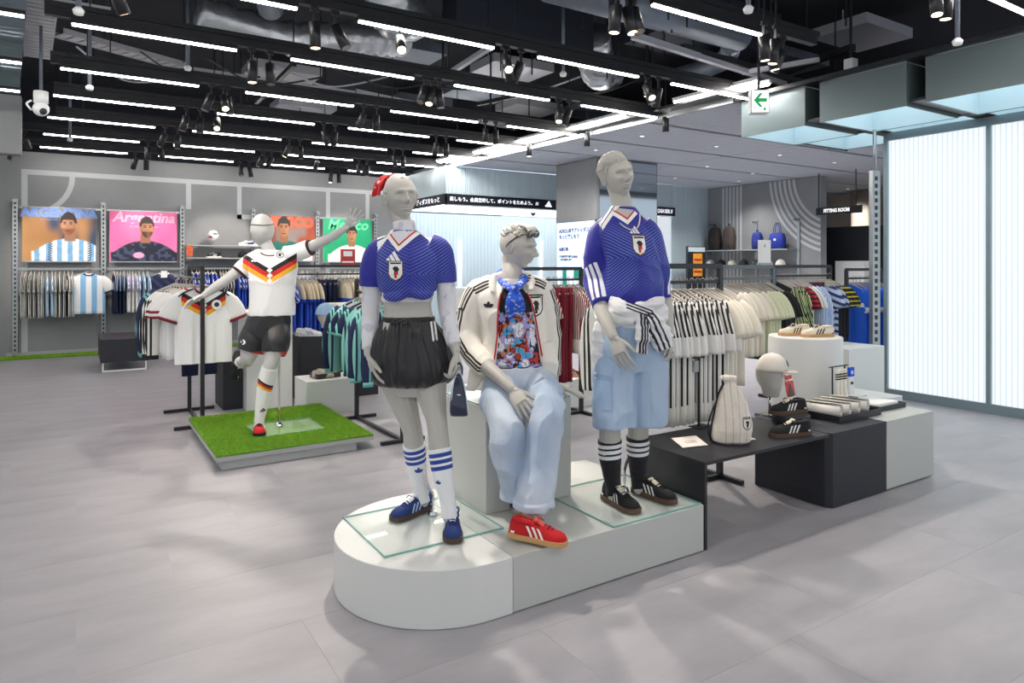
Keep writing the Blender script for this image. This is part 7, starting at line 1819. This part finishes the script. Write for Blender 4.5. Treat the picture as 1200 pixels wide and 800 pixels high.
# bags on the striped wall shelf
def backpack(loc, c1, c2, k, label, tall=.5):
    r = empty('backpack', loc, -PI / 2, label, 'bag'); b = MB()
    rg = [[(w_ * k * math.copysign(abs(math.cos(t)) ** .6, math.cos(t)), d__ * k * math.copysign(abs(math.sin(t)) ** .6, math.sin(t)), z_ * k * tall / .5) for t in [2 * PI * j / 24 for j in range(24)]] for w_, d__, z_ in ((.13, .08, 0), (.15, .10, .02), (.155, .11, .15), (.15, .11, .32), (.13, .10, .42), (.10, .08, .48), (.04, .04, .5))]
    b.loft(rg); b.build('body', cl(c1, c1), r, True); MB().ell((0, -.1 * k, .16 * k), .11 * k, .035 * k, .12 * k).build('front_pocket', cl(c2, c2), r, True)
    MB().tube([(-.03 * k, 0, .49 * k * tall / .5), (-.02 * k, 0, .55 * k * tall / .5), (.02 * k, 0, .55 * k * tall / .5), (.03 * k, 0, .49 * k * tall / .5)], .009, 8, 4).build('handle', c_black, r, True)
    for s in (-1, 1): MB().tube([(s * .06 * k, .08 * k, .45 * k), (s * .08 * k, .15 * k, .3 * k), (s * .07 * k, .1 * k, .05 * k)], .014, 8, 4, flat=.4).build('shoulder_strap', c_black, r, True)
backpack((13.17, 11.38, 1.871), '#2c2826', '#211e1d', 1.0, 'dark brown backpack standing on the bags shelf', .56); backpack((13.17, 10.95, 1.871), '#4a3f3c', '#3f3633', 1.0, 'grey brown backpack standing on the bags shelf', .56); backpack((13.17, 10.15, 1.871), '#26398c', '#22337f', .8, 'blue small backpack standing on the bags shelf', .5)
tb_ = empty('tote_bag', (13.17, 9.62, 1.871), -PI / 2, 'blue tote bag with long handles on the bags shelf', 'bag')
rg = [[(w_ * math.copysign(abs(math.cos(t)) ** .6, math.cos(t)), d__ * math.copysign(abs(math.sin(t)) ** .6, math.sin(t)), z_) for t in [2 * PI * j / 24 for j in range(24)]] for w_, d__, z_ in ((.16, .07, 0), (.19, .09, .03), (.2, .09, .2), (.17, .06, .33), (.12, .03, .36))]
MB().loft(rg).build('body', cl('toteblue', '#22369a'), tb_, True); MB().slab([(-.03, .0), (.03, .0), (.03, .05), (-.03, .05)], (0, -.092, .18), (1, 0, 0), (0, 0, 1), (0, -.003, 0)).build('logo_patch', M_white, tb_)
for s in (-1, 1): MB().tube([(-.08, s * .03, .33), (-.06, s * .03, .5), (0, s * .03, .58), (.06, s * .03, .5), (.08, s * .03, .33)], .008, 8, 4).build('handle', cl('toteblue', '#22369a'), tb_, True)
for k, c_ in enumerate(('#d6d2ca', '#1a1b1f', '#c9c4ba', '#22252b', '#3a4248', '#d9d9d6', '#dedbd2')):
    cap((13.15, 11.5 - .33 * k, 1.505), -PI / 2 - .3, c_, c_, '%s baseball cap in the row on the caps shelf' % ('dark' if c_ in ('#1a1b1f', '#22252b', '#3a4248') else 'pale'), 1.1).__setitem__('group', 'caps on the shelf')
# sign holder on the grey rack, leaflet case by the kiosk
sg_ = empty('sign_holder', (5.62, 4.25, 1.518), -A * .6, 'white upright sign holder standing on the grey rack bar', 'sign'); MB().box(-.065, .065, -.008, .008, .02, .24).build('panel', M_white, sg_); MB().box(-.07, .07, -.02, .02, 0, .02).build('foot', M_grey, sg_)
MB().box(-.01, .01, -.0095, -.008, .17, .20).build('print', M_grey, sg_)
mc = empty('card_case', (12.3, 11.2, 0), 0, 'dark framed case with an orange printed sheet beside the kiosk', 'display case'); MB().box(-.3, .3, -.03, .03, 0, 1.95).build('frame', M_dark, mc); MB().box(-.12, .18, -.04, -.03, 1.25, 1.78).build('printed_sheet', mat('sheet_orange', '#e6a02a', .6, var=.4, vscale=12), mc); MB().box(-.28, .28, -.036, -.03, 1.82, 1.93).build('glass_band', M_kioskwall, mc)
for k in range(3): MB().box(-.1, .16, -.043, -.04, 1.33 + .14 * k, 1.38 + .14 * k).build('red_line', M_prr, mc)
# red and white small sign on the poster rack
sr_ = empty('rack_sign', (3.22, 9.3, 1.518), -.3, 'small red and white sign on the rack before the green poster', 'sign'); MB().box(-.1, .1, -.006, .006, .0, .22).build('panel', mat('sign_red', '#b23338', .5), sr_); MB().box(-.08, .08, -.008, -.006, .03, .05).build('print', M_white, sr_); MB().box(-.06, .06, -.008, -.006, .12, .19).build('print', M_white, sr_)
# shoes on the low white bench
shoe(None, (4.55, 5.9, .301), RA + .4, '#7a3a2a', '#e8d8c8', '#c99c68', label='brown trainer on the low white bench plinth', cat='shoe', k=1.0)
bx2 = boxo('shoe_box', 4.1, 4.4, 5.82, 6.02, .301, .34, mat('box_blue', '#8fb4da', .6)); tag(bx2, 'pale blue flat box on the low white bench plinth', 'box')
# hanging banner scrap of red behind the man's arm
